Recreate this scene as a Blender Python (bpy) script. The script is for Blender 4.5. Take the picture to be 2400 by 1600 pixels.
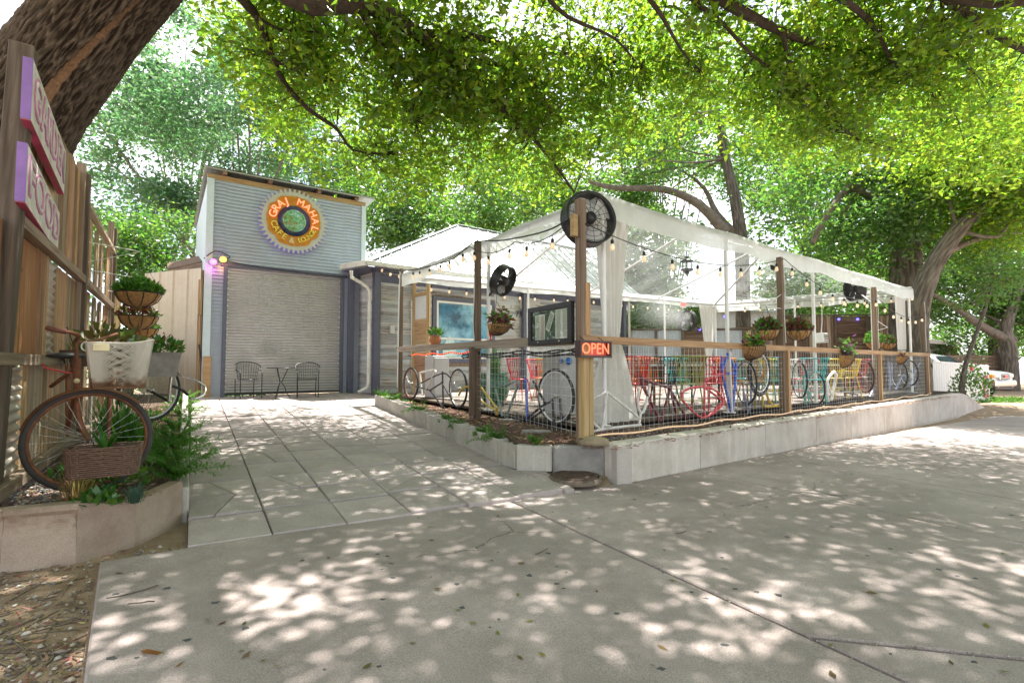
import bpy, bmesh, math, random
import numpy as np
from mathutils import Vector, Matrix, noise
random.seed(7); RNG = np.random.default_rng(11)
R = math.radians
S = bpy.context.scene
for o in list(bpy.data.objects): bpy.data.objects.remove(o)
# ---------------------------------------------------------------- camera, sky, sun, exposure
EYE, F, PITCH = 0.72, 1167.0, R(2.7)
cd = bpy.data.cameras.new('camera'); cam = bpy.data.objects.new('camera', cd)
S.collection.objects.link(cam); S.camera = cam
cam.location = (0, 0, EYE); cam.rotation_euler = (R(90) + PITCH, 0, 0)
cd.sensor_width = 36; cd.lens = F / 2400 * 36; cd.clip_start = .05; cd.clip_end = 900
SUN_AZ, SUN_EL = 40, 67
w = bpy.data.worlds.new('World'); S.world = w; w.use_nodes = True
nt = w.node_tree; bg = nt.nodes['Background']
sk = nt.nodes.new('ShaderNodeTexSky'); sk.sky_type = 'NISHITA'; sk.sun_disc = False
sk.sun_elevation = R(SUN_EL); sk.sun_rotation = R(SUN_AZ); sk.air_density = 1.0; sk.dust_density = 2.5; sk.ozone_density = 1.0
tcw = nt.nodes.new('ShaderNodeTexCoord'); mpw = nt.nodes.new('ShaderNodeMapping'); mpw.inputs['Scale'].default_value = (1, 1, 2.2); nt.links.new(tcw.outputs['Generated'], mpw.inputs[0])
cn = nt.nodes.new('ShaderNodeTexNoise'); cn.inputs['Scale'].default_value = 2.4; cn.inputs['Detail'].default_value = 8; cn.inputs['Roughness'].default_value = .58; nt.links.new(mpw.outputs[0], cn.inputs['Vector'])
cr = nt.nodes.new('ShaderNodeValToRGB'); cr.color_ramp.elements[0].position = .34; cr.color_ramp.elements[1].position = .56; nt.links.new(cn.outputs[0], cr.inputs[0])
cm_ = nt.nodes.new('ShaderNodeMix'); cm_.data_type = 'RGBA'; cm_.inputs[7].default_value = (5.6, 5.75, 6.0, 1); nt.links.new(sk.outputs[0], cm_.inputs[6]); nt.links.new(cr.outputs[0], cm_.inputs[0])
nt.links.new(cm_.outputs[2], bg.inputs[0]); bg.inputs[1].default_value = 0.10
sl = bpy.data.lights.new('sun', 'SUN'); so = bpy.data.objects.new('sun', sl); S.collection.objects.link(so)
sl.energy = 5.0; sl.angle = R(.53); sl.color = (1, .955, .88)
so.rotation_euler = (R(90 - SUN_EL), 0, R(180 - SUN_AZ)); so.location = (0, 0, 30)
S.view_settings.view_transform = 'Standard'; S.view_settings.look = 'None'
S.view_settings.gamma = 1; S.view_settings.use_curve_mapping = False
S.view_settings.exposure = 1.92
S.cycles.max_bounces = 10; S.cycles.transparent_max_bounces = 16; S.cycles.transmission_bounces = 6
# ---------------------------------------------------------------- pixel -> place helpers (2400x1600 picture)
cp_, sp_ = math.cos(PITCH), math.sin(PITCH)
def ray(px, py):
    xc, yc = (px - 1200) / F, (800 - py) / F
    return Vector((xc, cp_ - yc * sp_, sp_ + yc * cp_))
CAMP = Vector((0, 0, EYE))
def at(px, py, Y):
    d = ray(px, py); return CAMP + d * (Y / d.y)
def onplane(px, py, p, n):
    d = ray(px, py); return CAMP + d * ((Vector(p) - CAMP).dot(n) / d.dot(n))
def onz(px, py, z): return onplane(px, py, (0, 0, z), Vector((0, 0, 1)))
def vplane(A, B, off=0):
    d = (Vector((B[0], B[1], 0)) - Vector((A[0], A[1], 0))).normalized(); n = Vector((-d.y, d.x, 0))
    return Vector((A[0], A[1], 0)) + n * off, n
def onv(px, py, A, B, off=0):
    p, n = vplane(A, B, off); return onplane(px, py, p, n)
def V2(v, z): return Vector((v[0], v[1], z))
def az(a): return Vector((math.sin(R(a)), math.cos(R(a)), 0))
# ---------------------------------------------------------------- object helpers
COL = S.collection; WM = {}
def fin(ob, parent=None, m=None, local=False):
    COL.objects.link(ob); m = m or Matrix.Identity(4); ob.matrix_basis = m
    if parent is not None:
        ob.parent = parent
        if not local: ob.matrix_parent_inverse = WM[parent.as_pointer()].inverted(); WM[ob.as_pointer()] = m
        else: WM[ob.as_pointer()] = WM[parent.as_pointer()] @ m
    else: WM[ob.as_pointer()] = m
    return ob
def tag(o, label=None, cat=None, group=None, kind=None):
    for k, v in (('label', label), ('category', cat), ('group', group), ('kind', kind)):
        if v: o[k] = v
    return o
def thing(name, label, cat, loc=(0, 0, 0), rz=0, group=None, rot=None):
    o = bpy.data.objects.new(name, None); o.empty_display_size = .1
    m = Matrix.Translation(Vector(loc)) @ (rot if rot else Matrix.Rotation(rz, 4, 'Z'))
    fin(o, None, m); return tag(o, label, cat, group)
def kids(o): return [c for c in COL.objects if c.parent == o]
def dup(root, loc, rz=0, label=None, group=None, mats=None, s=1, rot=None):
    def cp(o, par):
        c = o.copy(); COL.objects.link(c)
        if par: c.parent = par; c.matrix_parent_inverse = o.matrix_parent_inverse.copy()
        for k in CH[o.as_pointer()]: cp(k, c)
        if mats and c.type == 'MESH' and o.data.materials and o.data.materials[0].name in mats:
            key = (o.data.name, mats[o.data.materials[0].name].name)
            if key not in MC:
                d = o.data.copy(); d.materials[0] = mats[o.data.materials[0].name]; MC[key] = d
            c.data = MC[key]
        return c
    c = cp(root, None)
    c.matrix_basis = Matrix.Translation(Vector(loc)) @ (rot if rot else Matrix.Rotation(rz, 4, 'Z')) @ Matrix.Scale(s, 4)
    WM[c.as_pointer()] = c.matrix_basis.copy()
    if label: c['label'] = label
    if group: c['group'] = group
    return c
MC = {}
class ChMap(dict):
    def __missing__(s, p): return []
CH = ChMap()
def index_children(root):
    st = [root]
    while st:
        o = st.pop(); CH[o.as_pointer()] = [c for c in COL.objects if c.parent == o]; st += CH[o.as_pointer()]
# chamfered box topology
_c = [(x, y, z) for x in (-1, 1) for y in (-1, 1) for z in (-1, 1)]
_vi = {(c, a): i for i, (c, a) in enumerate((c, a) for c in _c for a in range(3))}
_bf = []
for a in range(3):
    for s in (-1, 1): _bf.append([_vi[c, a] for c in _c if c[a] == s])
for c1 in _c:
    for a in range(3):
        if c1[a] == -1:
            c2 = tuple(1 if i == a else c1[i] for i in range(3)); b, d = [i for i in range(3) if i != a]
            _bf.append([_vi[c1, b], _vi[c2, b], _vi[c2, d], _vi[c1, d]])
for c in _c: _bf.append([_vi[c, 0], _vi[c, 1], _vi[c, 2]])
def _bv(L, W, H, ch):
    h = (L / 2, W / 2, H / 2); out = []
    for c in _c:
        for a in range(3): out.append(tuple(c[i] * (h[i] if i == a else h[i] - ch) for i in range(3)))
    return out
_t = [Vector(v) for v in _bv(2, 2, 2, .2)]
for i, f in enumerate(_bf):
    cen = sum((_t[k] for k in f), Vector()) / len(f); n = cen.normalized()
    ax = (n.orthogonal()).normalized(); ay = n.cross(ax)
    _bf[i] = sorted(f, key=lambda k: math.atan2((_t[k] - cen).dot(ay), (_t[k] - cen).dot(ax)))
class MB:
    def __init__(s): s.v = []; s.f = []; s.sm = []
    def add(s, vs, fs, sm=False):
        o = len(s.v); s.v += [tuple(v) for v in vs]; s.f += [[k + o for k in f] for f in fs]; s.sm += [sm] * len(fs); return s
    def box(s, c, d, rz=0, ch=.003, m=None):
        M = m or (Matrix.Translation(Vector(c)) @ Matrix.Rotation(rz, 4, 'Z'))
        ch = min(ch, min(d) * .3); return s.add([M @ Vector(v) for v in _bv(*d, ch)], _bf)
    def bar(s, p0, p1, w, h, ch=.003, up=Vector((0, 0, 1))):
        M, L = barm(p0, p1, up); ch = min(ch, w * .3, h * .3, L * .3); return s.add([M @ Vector(v) for v in _bv(L, w, h, ch)], _bf)
    def tube(s, pts, r, n=8, cap=True, close=False):
        pts = [Vector(p) for p in pts]; N = len(pts)
        rs = list(r) if hasattr(r, '__len__') else [r] * N
        vs = []; fs = []; a = None
        for i, p in enumerate(pts):
            q0 = pts[(i - 1) % N] if (close or i) else p; q1 = pts[(i + 1) % N] if (close or i < N - 1) else p
            t = (q1 - q0).normalized()
            if a is None: a = t.orthogonal().normalized()
            a = (a - t * a.dot(t)); a = a.normalized() if a.length > 1e-6 else t.orthogonal().normalized()
            b = t.cross(a)
            vs += [p + (a * math.cos(k * 2 * math.pi / n) + b * math.sin(k * 2 * math.pi / n)) * rs[i] for k in range(n)]
        for i in range(N if close else N - 1):
            j = (i + 1) % N
            fs += [[i * n + k, i * n + (k + 1) % n, j * n + (k + 1) % n, j * n + k] for k in range(n)]
        s.add(vs, fs, True)
        if cap and not close and n > 2:
            s.add(vs[:n], [list(range(n))[::-1]]); s.add(vs[-n:], [list(range(n))])
        return s
    def lathe(s, prof, n=20, m=None, cap=True, sm=True):
        M = m or Matrix.Identity(4); vs = []; fs = []
        for r, z in prof: vs += [M @ Vector((r * math.cos(k * 2 * math.pi / n), r * math.sin(k * 2 * math.pi / n), z)) for k in range(n)]
        for i in range(len(prof) - 1): fs += [[i * n + k, i * n + (k + 1) % n, (i + 1) * n + (k + 1) % n, (i + 1) * n + k] for k in range(n)]
        s.add(vs, fs, sm)
        if cap:
            if prof[0][0] > 1e-4: s.add(vs[:n], [list(range(n))[::-1]])
            if prof[-1][0] > 1e-4: s.add(vs[-n:], [list(range(n))])
        return s
    def prism(s, top, th=None, bot=None):
        n = len(top); top = [Vector(p) for p in top]
        bot = [Vector(p) for p in bot] if bot else [p - Vector((0, 0, th)) for p in top]
        return s.add(top + bot, [list(range(n)), list(range(n, 2 * n))[::-1]] + [[i, i + n, (i + 1) % n + n, (i + 1) % n] for i in range(n)])
    def slab(s, pts, th):           # polygon given thickness along its normal
        pts = [Vector(p) for p in pts]; n = (pts[1] - pts[0]).cross(pts[2] - pts[0]).normalized() * th
        return s.prism(pts, bot=[p - n for p in pts])
    def grid(s, P, sm=True):        # P[i][j]
        a, b = len(P), len(P[0])
        return s.add([p for r_ in P for p in r_], [[i * b + j, i * b + j + 1, (i + 1) * b + j + 1, (i + 1) * b + j] for i in range(a - 1) for j in range(b - 1)], sm)
    def mesh(s, name, mat):
        me = bpy.data.meshes.new(name); me.from_pydata(s.v, [], s.f)
        me.polygons.foreach_set('use_smooth', s.sm); me.materials.append(mat); me.update(); return me
    def build(s, name, mat, parent=None, m=None, local=False):
        return fin(bpy.data.objects.new(name, s.mesh(name, mat)), parent, m, local)
def barm(p0, p1, up=Vector((0, 0, 1))):
    p0, p1 = Vector(p0), Vector(p1); d = p1 - p0; L = d.length; x = d.normalized()
    if abs(x.dot(up)) > .98: up = Vector((0, 1, 0)) if abs(x.y) < .9 else Vector((1, 0, 0))
    y = up.cross(x).normalized(); z = x.cross(y)
    M = Matrix((x, y, z)).transposed().to_4x4(); M.translation = (p0 + p1) / 2; return M, L
def board(name, p0, p1, w, h, mat, parent=None, up=Vector((0, 0, 1)), ch=.003):
    M, L = barm(p0, p1, up); mb = MB(); ch = min(ch, w * .3, h * .3); mb.add(_bv(L, w, h, ch), _bf)
    return mb.build(name, mat, parent, M)
def bb(name, c, d, mat, parent=None, rz=0, ch=.004, local=False):
    return MB().box((0, 0, 0), d, 0, ch).build(name, mat, parent, Matrix.Translation(Vector(c)) @ Matrix.Rotation(rz, 4, 'Z'), local)
def fastmesh(name, V, Fq, mat, smooth=False):
    me = bpy.data.meshes.new(name); n, k = Fq.shape
    me.vertices.add(len(V)); me.vertices.foreach_set('co', np.ascontiguousarray(V, dtype=np.float32).ravel())
    me.loops.add(n * k); me.loops.foreach_set('vertex_index', Fq.astype(np.int32).ravel())
    me.polygons.add(n); me.polygons.foreach_set('loop_start', np.arange(0, n * k, k, dtype=np.int32))
    me.update(calc_edges=True); me.materials.append(mat); return me
def leafmesh(name, C, L, Wd, mat, rng, droop=.25, jit=.3, dirs=None):
    N = len(C); d = rng.normal(size=(N, 3)); d[:, 2] = d[:, 2] * .6 - droop
    if dirs is not None: d = d * .5 + dirs
    d /= np.linalg.norm(d, axis=1)[:, None]
    u = rng.normal(size=(N, 3)); u[:, 2] *= .7; u[:, 2] += .0; s = np.cross(d, u); s /= np.linalg.norm(s, axis=1)[:, None]
    nrm = np.cross(s, d); l = (L * (1 + jit * rng.uniform(-1, 1, N)))[:, None]; wd = l * (Wd / L) * .5
    V = np.empty((N, 4, 3)); V[:, 0] = C; V[:, 1] = C + d * l * .45 + s * wd + nrm * l * .06
    V[:, 2] = C + d * l - nrm * l * .08; V[:, 3] = C + d * l * .45 - s * wd + nrm * l * .06
    return fastmesh(name, V.reshape(-1, 3), np.arange(N * 4).reshape(N, 4), mat)
def textmesh(body, size, ext, mat, align='CENTER', name='lettering', bev=0, off=0):
    c = bpy.data.curves.new(name, 'FONT'); c.body = body; c.size = size; c.extrude = ext; c.align_x = align; c.align_y = 'CENTER'; c.resolution_u = 3; c.bevel_depth = bev; c.offset = off
    o = bpy.data.objects.new(name, c); COL.objects.link(o)
    me = bpy.data.meshes.new_from_object(o.evaluated_get(bpy.context.evaluated_depsgraph_get()))
    bpy.data.objects.remove(o); bpy.data.curves.remove(c); me.materials.clear(); me.materials.append(mat); me.name = name; return me
def framem(o, x, z):      # matrix with local x, z axes
    x = Vector(x).normalized(); z = Vector(z).normalized(); y = z.cross(x).normalized(); z = x.cross(y)
    M = Matrix((x, y, z)).transposed().to_4x4(); M.translation = Vector(o); return M
# ---------------------------------------------------------------- materials
def _new(name):
    m = bpy.data.materials.new(name); m.use_nodes = True; n = m.node_tree; return m, n, n.nodes['Principled BSDF']
def _ramp(n, stops):
    r = n.nodes.new('ShaderNodeValToRGB'); e = r.color_ramp.elements
    while len(e) < len(stops): e.new(.5)
    for k, (p, c) in enumerate(stops): e[k].position = p; e[k].color = (*c, 1)
    return r
def _co(n, kind='Object', sc=(1, 1, 1), rnd=False):
    t = n.nodes.new('ShaderNodeTexCoord'); mp = n.nodes.new('ShaderNodeMapping'); mp.inputs['Scale'].default_value = sc
    n.links.new(t.outputs[kind], mp.inputs[0])
    if rnd:
        oi = n.nodes.new('ShaderNodeObjectInfo'); ml = n.nodes.new('ShaderNodeMath'); ml.operation = 'MULTIPLY'; ml.inputs[1].default_value = 37
        n.links.new(oi.outputs['Random'], ml.inputs[0]); cx = n.nodes.new('ShaderNodeCombineXYZ')
        for k in range(3): n.links.new(ml.outputs[0], cx.inputs[k])
        n.links.new(cx.outputs[0], mp.inputs['Location'])
    return mp
def _noise(n, co, sc, det=6, ro=.6):
    t = n.nodes.new('ShaderNodeTexNoise'); t.inputs['Scale'].default_value = sc; t.inputs['Detail'].default_value = det; t.inputs['Roughness'].default_value = ro
    n.links.new(co.outputs[0], t.inputs['Vector']); return t
def _bump(n, b, src, st, dist=.01):
    bp = n.nodes.new('ShaderNodeBump'); bp.inputs['Strength'].default_value = st; bp.inputs['Distance'].default_value = dist
    n.links.new(src, bp.inputs['Height']); n.links.new(bp.outputs[0], b.inputs['Normal'])
def _mix(n, a, b, fac, mode='MIX'):
    m = n.nodes.new('ShaderNodeMix'); m.data_type = 'RGBA'; m.blend_type = mode
    for k, v in ((6, a), (7, b)):
        if isinstance(v, tuple): m.inputs[k].default_value = (*v, 1)
        else: n.links.new(v, m.inputs[k])
    if isinstance(fac, (int, float)): m.inputs[0].default_value = fac
    else: n.links.new(fac, m.inputs[0])
    return m.outputs[2]
def _hsvrand(n, col, hv=.02, vv=.25):   # per-object tint
    oi = n.nodes.new('ShaderNodeObjectInfo'); h = n.nodes.new('ShaderNodeHueSaturation'); mr = n.nodes.new('ShaderNodeMapRange')
    mr.inputs[3].default_value = 1 - vv; mr.inputs[4].default_value = 1 + vv; n.links.new(oi.outputs['Random'], mr.inputs[0])
    n.links.new(mr.outputs[0], h.inputs['Value']); n.links.new(col, h.inputs['Color'])
    m2 = n.nodes.new('ShaderNodeMath'); m2.operation = 'MULTIPLY'; m2.inputs[1].default_value = 7.31; fr = n.nodes.new('ShaderNodeMath'); fr.operation = 'FRACT'
    n.links.new(oi.outputs['Random'], m2.inputs[0]); n.links.new(m2.outputs[0], fr.inputs[0]); m3 = n.nodes.new('ShaderNodeMapRange')
    m3.inputs[3].default_value = .5 - hv; m3.inputs[4].default_value = .5 + hv; n.links.new(fr.outputs[0], m3.inputs[0]); n.links.new(m3.outputs[0], h.inputs['Hue'])
    return h.outputs[0]
def pm(name, c, rough=.6, metal=0, var=.15, sc=8, bump=.0, dirt=None, dsc=2.5, damt=.5, rv=0, spec=.5, coat=0, bsc=60):
    m, n, b = _new(name); co = _co(n, rnd=True); t = _noise(n, co, sc)
    col = _ramp(n, [(.3, tuple(x * (1 - var) for x in c)), (.7, tuple(min(1, x * (1 + var)) for x in c))]); n.links.new(t.outputs[0], col.inputs[0]); out = col.outputs[0]
    if dirt:
        t2 = _noise(n, co, dsc, 8, .7); r2 = _ramp(n, [(.42, (0, 0, 0)), (.68, (damt,) * 3)]); n.links.new(t2.outputs[0], r2.inputs[0]); out = _mix(n, out, dirt, r2.outputs[0])
    if rv: out = _hsvrand(n, out, .0, rv)
    n.links.new(out, b.inputs['Base Color']); b.inputs['Roughness'].default_value = rough; b.inputs['Metallic'].default_value = metal
    b.inputs['Specular IOR Level'].default_value = spec; b.inputs['Coat Weight'].default_value = coat
    if bump: t3 = _noise(n, co, bsc, 5); _bump(n, b, t3.outputs[0], bump)
    return m
def wood(name, stops, sc=(1.2, 26, 26), bump=.35, rough=.75, vv=.25, hv=.012, knots=True, weather=None):
    m, n, b = _new(name); co = _co(n, sc=sc, rnd=True); t = _noise(n, co, 1.0, 7, .62); t.inputs['Distortion'].default_value = .6
    r = _ramp(n, stops); n.links.new(t.outputs[0], r.inputs[0]); out = r.outputs[0]
    co2 = _co(n, sc=(1, 1, 1), rnd=True)
    if knots:
        vo = n.nodes.new('ShaderNodeTexVoronoi'); vo.inputs['Scale'].default_value = 3.2; n.links.new(co2.outputs[0], vo.inputs['Vector'])
        kr = _ramp(n, [(.0, (1, 1, 1)), (.07, (0, 0, 0))]); n.links.new(vo.outputs['Distance'], kr.inputs[0]); out = _mix(n, out, tuple(x * .35 for x in stops[0][1]), kr.outputs[0])
    if weather:
        t2 = _noise(n, co2, 2.2, 6, .7); r2 = _ramp(n, [(.42, (0, 0, 0)), (.62, (.85,) * 3)]); n.links.new(t2.outputs[0], r2.inputs[0]); out = _mix(n, out, weather, r2.outputs[0])
    out = _hsvrand(n, out, hv, vv); n.links.new(out, b.inputs['Base Color']); b.inputs['Roughness'].default_value = rough; b.inputs['Specular IOR Level'].default_value = .25
    _bump(n, b, t.outputs[0], bump, .004); return m
def leafm(name, c, tr, hue=.03, val=.35, gl=.06, mixf=.5):
    m = bpy.data.materials.new(name); m.use_nodes = True; n = m.node_tree; n.nodes.clear()
    out = n.nodes.new('ShaderNodeOutputMaterial'); g = n.nodes.new('ShaderNodeNewGeometry')
    def var(c):
        h = n.nodes.new('ShaderNodeHueSaturation'); h.inputs['Color'].default_value = (*c, 1)
        a = n.nodes.new('ShaderNodeMapRange'); a.inputs[3].default_value = 1 - val; a.inputs[4].default_value = 1 + val; n.links.new(g.outputs['Random Per Island'], a.inputs[0]); n.links.new(a.outputs[0], h.inputs['Value'])
        f = n.nodes.new('ShaderNodeMath'); f.operation = 'MULTIPLY'; f.inputs[1].default_value = 13.7; fr = n.nodes.new('ShaderNodeMath'); fr.operation = 'FRACT'; n.links.new(g.outputs['Random Per Island'], f.inputs[0]); n.links.new(f.outputs[0], fr.inputs[0])
        a2 = n.nodes.new('ShaderNodeMapRange'); a2.inputs[3].default_value = .5 - hue; a2.inputs[4].default_value = .5 + hue; n.links.new(fr.outputs[0], a2.inputs[0]); n.links.new(a2.outputs[0], h.inputs['Hue']); return h.outputs[0]
    d = n.nodes.new('ShaderNodeBsdfDiffuse'); t = n.nodes.new('ShaderNodeBsdfTranslucent'); gs = n.nodes.new('ShaderNodeBsdfGlossy'); gs.inputs['Roughness'].default_value = .35
    n.links.new(var(c), d.inputs[0]); n.links.new(var(tr), t.inputs[0]); mx = n.nodes.new('ShaderNodeMixShader'); mx.inputs[0].default_value = mixf
    n.links.new(d.outputs[0], mx.inputs[1]); n.links.new(t.outputs[0], mx.inputs[2]); m2 = n.nodes.new('ShaderNodeMixShader'); m2.inputs[0].default_value = gl
    n.links.new(mx.outputs[0], m2.inputs[1]); n.links.new(gs.outputs[0], m2.inputs[2]); n.links.new(m2.outputs[0], out.inputs[0]); return m
def emm(name, c, st, base=None):
    m, n, b = _new(name); b.inputs['Base Color'].default_value = (*(base or c), 1); b.inputs['Emission Color'].default_value = (*c, 1); b.inputs['Emission Strength'].default_value = st; b.inputs['Roughness'].default_value = .4; return m
def clearm(name, tint, tf, dcol, gl=.06, rough=.08, wr=True):    # clear vinyl: transparent + white film + gloss
    m = bpy.data.materials.new(name); m.use_nodes = True; n = m.node_tree; n.nodes.clear(); out = n.nodes.new('ShaderNodeOutputMaterial')
    t = n.nodes.new('ShaderNodeBsdfTransparent'); t.inputs[0].default_value = (*tint, 1); d = n.nodes.new('ShaderNodeBsdfDiffuse'); d.inputs[0].default_value = (*dcol, 1)
    tr = n.nodes.new('ShaderNodeBsdfTranslucent'); tr.inputs[0].default_value = (*dcol, 1); g = n.nodes.new('ShaderNodeBsdfGlossy'); g.inputs['Roughness'].default_value = rough
    a = n.nodes.new('ShaderNodeMixShader'); a.inputs[0].default_value = .5; n.links.new(d.outputs[0], a.inputs[1]); n.links.new(tr.outputs[0], a.inputs[2])
    b = n.nodes.new('ShaderNodeMixShader'); co = _co(n, sc=(1, 1, 1)); nz = _noise(n, co, 1.3, 6, .6); mr = n.nodes.new('ShaderNodeMapRange'); mr.inputs[1].default_value = .35; mr.inputs[2].default_value = .7; mr.inputs[3].default_value = tf * .6; mr.inputs[4].default_value = min(1, tf * 1.5)
    n.links.new(nz.outputs[0], mr.inputs[0]); n.links.new(mr.outputs[0], b.inputs[0]); n.links.new(t.outputs[0], b.inputs[1]); n.links.new(a.outputs[0], b.inputs[2])
    c = n.nodes.new('ShaderNodeMixShader'); fr = n.nodes.new('ShaderNodeLayerWeight'); fr.inputs[0].default_value = .5; pw_ = n.nodes.new('ShaderNodeMath'); pw_.operation = 'POWER'; pw_.inputs[1].default_value = 4; mm = n.nodes.new('ShaderNodeMath'); mm.operation = 'MULTIPLY_ADD'; mm.inputs[1].default_value = .6; mm.inputs[2].default_value = gl
    n.links.new(fr.outputs['Facing'], pw_.inputs[0]); n.links.new(pw_.outputs[0], mm.inputs[0]); n.links.new(mm.outputs[0], c.inputs[0]); n.links.new(b.outputs[0], c.inputs[1]); n.links.new(g.outputs[0], c.inputs[2])
    if wr:
        bp = n.nodes.new('ShaderNodeBump'); bp.inputs['Strength'].default_value = .35; bp.inputs['Distance'].default_value = .05; nz2 = _noise(n, co, 3.5, 4); n.links.new(nz2.outputs[0], bp.inputs['Height']); n.links.new(bp.outputs[0], g.inputs['Normal'])
    n.links.new(c.outputs[0], out.inputs[0]); return m
def concrete(name, c, var=.12, stain=(.16, .14, .12), st=.35, agg=.25, bump=.25, spots=0, obj=False, k=None, streak=0, crack=0):
    k = k or (3 if obj else 1.4)
    m, n, b = _new(name); co = _co(n, rnd=obj); t = _noise(n, co, 1.1 * k, 8, .65)
    r = _ramp(n, [(.3, tuple(x * (1 - var) for x in c)), (.7, tuple(x * (1 + var) for x in c))]); n.links.new(t.outputs[0], r.inputs[0]); out = r.outputs[0]
    f = _noise(n, co, 160, 3, .7); fr = _ramp(n, [(.35, (1 - agg,) * 3), (.6, (1.0,) * 3), (.75, (1 + agg * .5,) * 3)]); n.links.new(f.outputs[0], fr.inputs[0]); out = _mix(n, out, fr.outputs[0], 1.0, 'MULTIPLY')
    t2 = _noise(n, co, .8 * k, 9, .72); r2 = _ramp(n, [(.46, (0, 0, 0)), (.68, (st,) * 3)]); n.links.new(t2.outputs[0], r2.inputs[0]); out = _mix(n, out, stain, r2.outputs[0])
    if streak:
        c3 = _co(n, sc=(7, 7, .7), rnd=obj); t3 = _noise(n, c3, 1, 6, .65); r3 = _ramp(n, [(.5, (0, 0, 0)), (.66, (streak,) * 3)]); n.links.new(t3.outputs[0], r3.inputs[0]); out = _mix(n, out, tuple(min(1, x * 1.35) for x in c), r3.outputs[0])
        t4 = _noise(n, _co(n, sc=(9, 9, .9), rnd=obj), 1, 6, .65); r4 = _ramp(n, [(.55, (0, 0, 0)), (.7, (streak,) * 3)]); n.links.new(t4.outputs[0], r4.inputs[0]); out = _mix(n, out, stain, r4.outputs[0])
    if crack:
        dn = _noise(n, co, 1.7, 5); dm = n.nodes.new('ShaderNodeMix'); dm.data_type = 'RGBA'; dm.blend_type = 'ADD'; dm.inputs[0].default_value = .35; n.links.new(co.outputs[0], dm.inputs[6]); n.links.new(dn.outputs['Color'], dm.inputs[7])
        cv = n.nodes.new('ShaderNodeTexVoronoi'); cv.feature = 'DISTANCE_TO_EDGE'; cv.inputs['Scale'].default_value = crack; n.links.new(dm.outputs[2], cv.inputs['Vector']); cr_ = _ramp(n, [(.0, (.7,) * 3), (.0015, (.5,) * 3), (.004, (0, 0, 0))]); n.links.new(cv.outputs['Distance'], cr_.inputs[0])
        cmk = _noise(n, co, .5, 3); cm2 = _ramp(n, [(.50, (0, 0, 0)), (.58, (1, 1, 1))]); n.links.new(cmk.outputs[0], cm2.inputs[0]); out = _mix(n, out, (.06, .05, .04), _mix(n, cr_.outputs[0], cm2.outputs[0], 1.0, 'MULTIPLY'))
        bs = _noise(n, co, .35, 7, .7); br_ = _ramp(n, [(.46, (.74, .74, .73)), (.6, (1.04,) * 3)]); n.links.new(bs.outputs[0], br_.inputs[0]); out = _mix(n, out, br_.outputs[0], 1.0, 'MULTIPLY')
    if spots:
        vo = n.nodes.new('ShaderNodeTexVoronoi'); vo.inputs['Scale'].default_value = 1.6; n.links.new(co.outputs[0], vo.inputs['Vector'])
        sr = _ramp(n, [(.0, (.55,) * 3), (.035, (.5,) * 3), (.05, (0, 0, 0))]); n.links.new(vo.outputs['Distance'], sr.inputs[0]); out = _mix(n, out, (.09, .09, .09), sr.outputs[0])
    if obj: out = _hsvrand(n, out, 0, .09)
    n.links.new(out, b.inputs['Base Color']); b.inputs['Roughness'].default_value = .88; b.inputs['Specular IOR Level'].default_value = .3
    _bump(n, b, f.outputs[0], bump, .004); return m
def soilm(name, c1, c2, c3):
    m, n, b = _new(name); co = _co(n); t = _noise(n, co, 3, 8, .7); r = _ramp(n, [(.3, c1), (.6, c2)]); n.links.new(t.outputs[0], r.inputs[0])
    vo = n.nodes.new('ShaderNodeTexVoronoi'); vo.inputs['Scale'].default_value = 55; n.links.new(co.outputs[0], vo.inputs['Vector']); vr = _ramp(n, [(.0, (1, 1, 1)), (.35, (0, 0, 0))]); n.links.new(vo.outputs['Distance'], vr.inputs[0])
    t2 = _noise(n, co, 25, 4); ml = n.nodes.new('ShaderNodeMath'); ml.operation = 'MULTIPLY'; n.links.new(vr.outputs[0], ml.inputs[0]); n.links.new(t2.outputs[0], ml.inputs[1])
    n.links.new(_mix(n, r.outputs[0], c3, ml.outputs[0]), b.inputs['Base Color']); b.inputs['Roughness'].default_value = .95; b.inputs['Specular IOR Level'].default_value = .2; _bump(n, b, ml.outputs[0], .6, .02); return m
m_walk = concrete('sidewalk_concrete', (.50, .42, .405), spots=1, agg=.4, stain=(.2, .165, .14), crack=.42)
m_paver = concrete('paver_concrete', (.455, .39, .375), obj=True, st=.3, agg=.35)
m_wall = concrete('wall_concrete', (.58, .53, .48), st=.5, stain=(.27, .21, .165), obj=True, k=2.2, streak=.22)
m_wallL = concrete('old_wall_concrete', (.44, .35, .28), st=.55, stain=(.22, .14, .10), bump=.5, obj=True)
m_stone = concrete('grey_stone', (.40, .38, .355), st=.7, stain=(.13, .125, .12), bump=.6, agg=.4, obj=True)
m_block = concrete('cinder_block', (.50, .47, .42), st=.4, stain=(.22, .18, .14), obj=True, bump=.5, streak=.25)
m_dirt = soilm('dirt', (.21, .145, .095), (.31, .23, .16), (.42, .38, .34))
m_soil = soilm('garden_soil', (.045, .03, .02), (.11, .075, .055), (.2, .17, .15))
m_grav = soilm('gravel', (.10, .10, .10), (.20, .19, .185), (.42, .41, .40))
WD = [(.3, (.22, .13, .07)), (.5, (.40, .25, .135)), (.7, (.54, .37, .22))]
m_wpost = wood('weathered_post', [(.3, (.10, .072, .05)), (.5, (.19, .14, .10)), (.72, (.28, .215, .155))], sc=(.9, 30, 30))
m_wtan = wood('tan_lumber', [(.3, (.28, .17, .08)), (.5, (.42, .28, .145)), (.72, (.52, .37, .21))], vv=.12)
m_wrail = wood('grey_rail', [(.3, (.17, .13, .10)), (.5, (.30, .245, .195)), (.72, (.40, .34, .28))], vv=.08)
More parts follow.
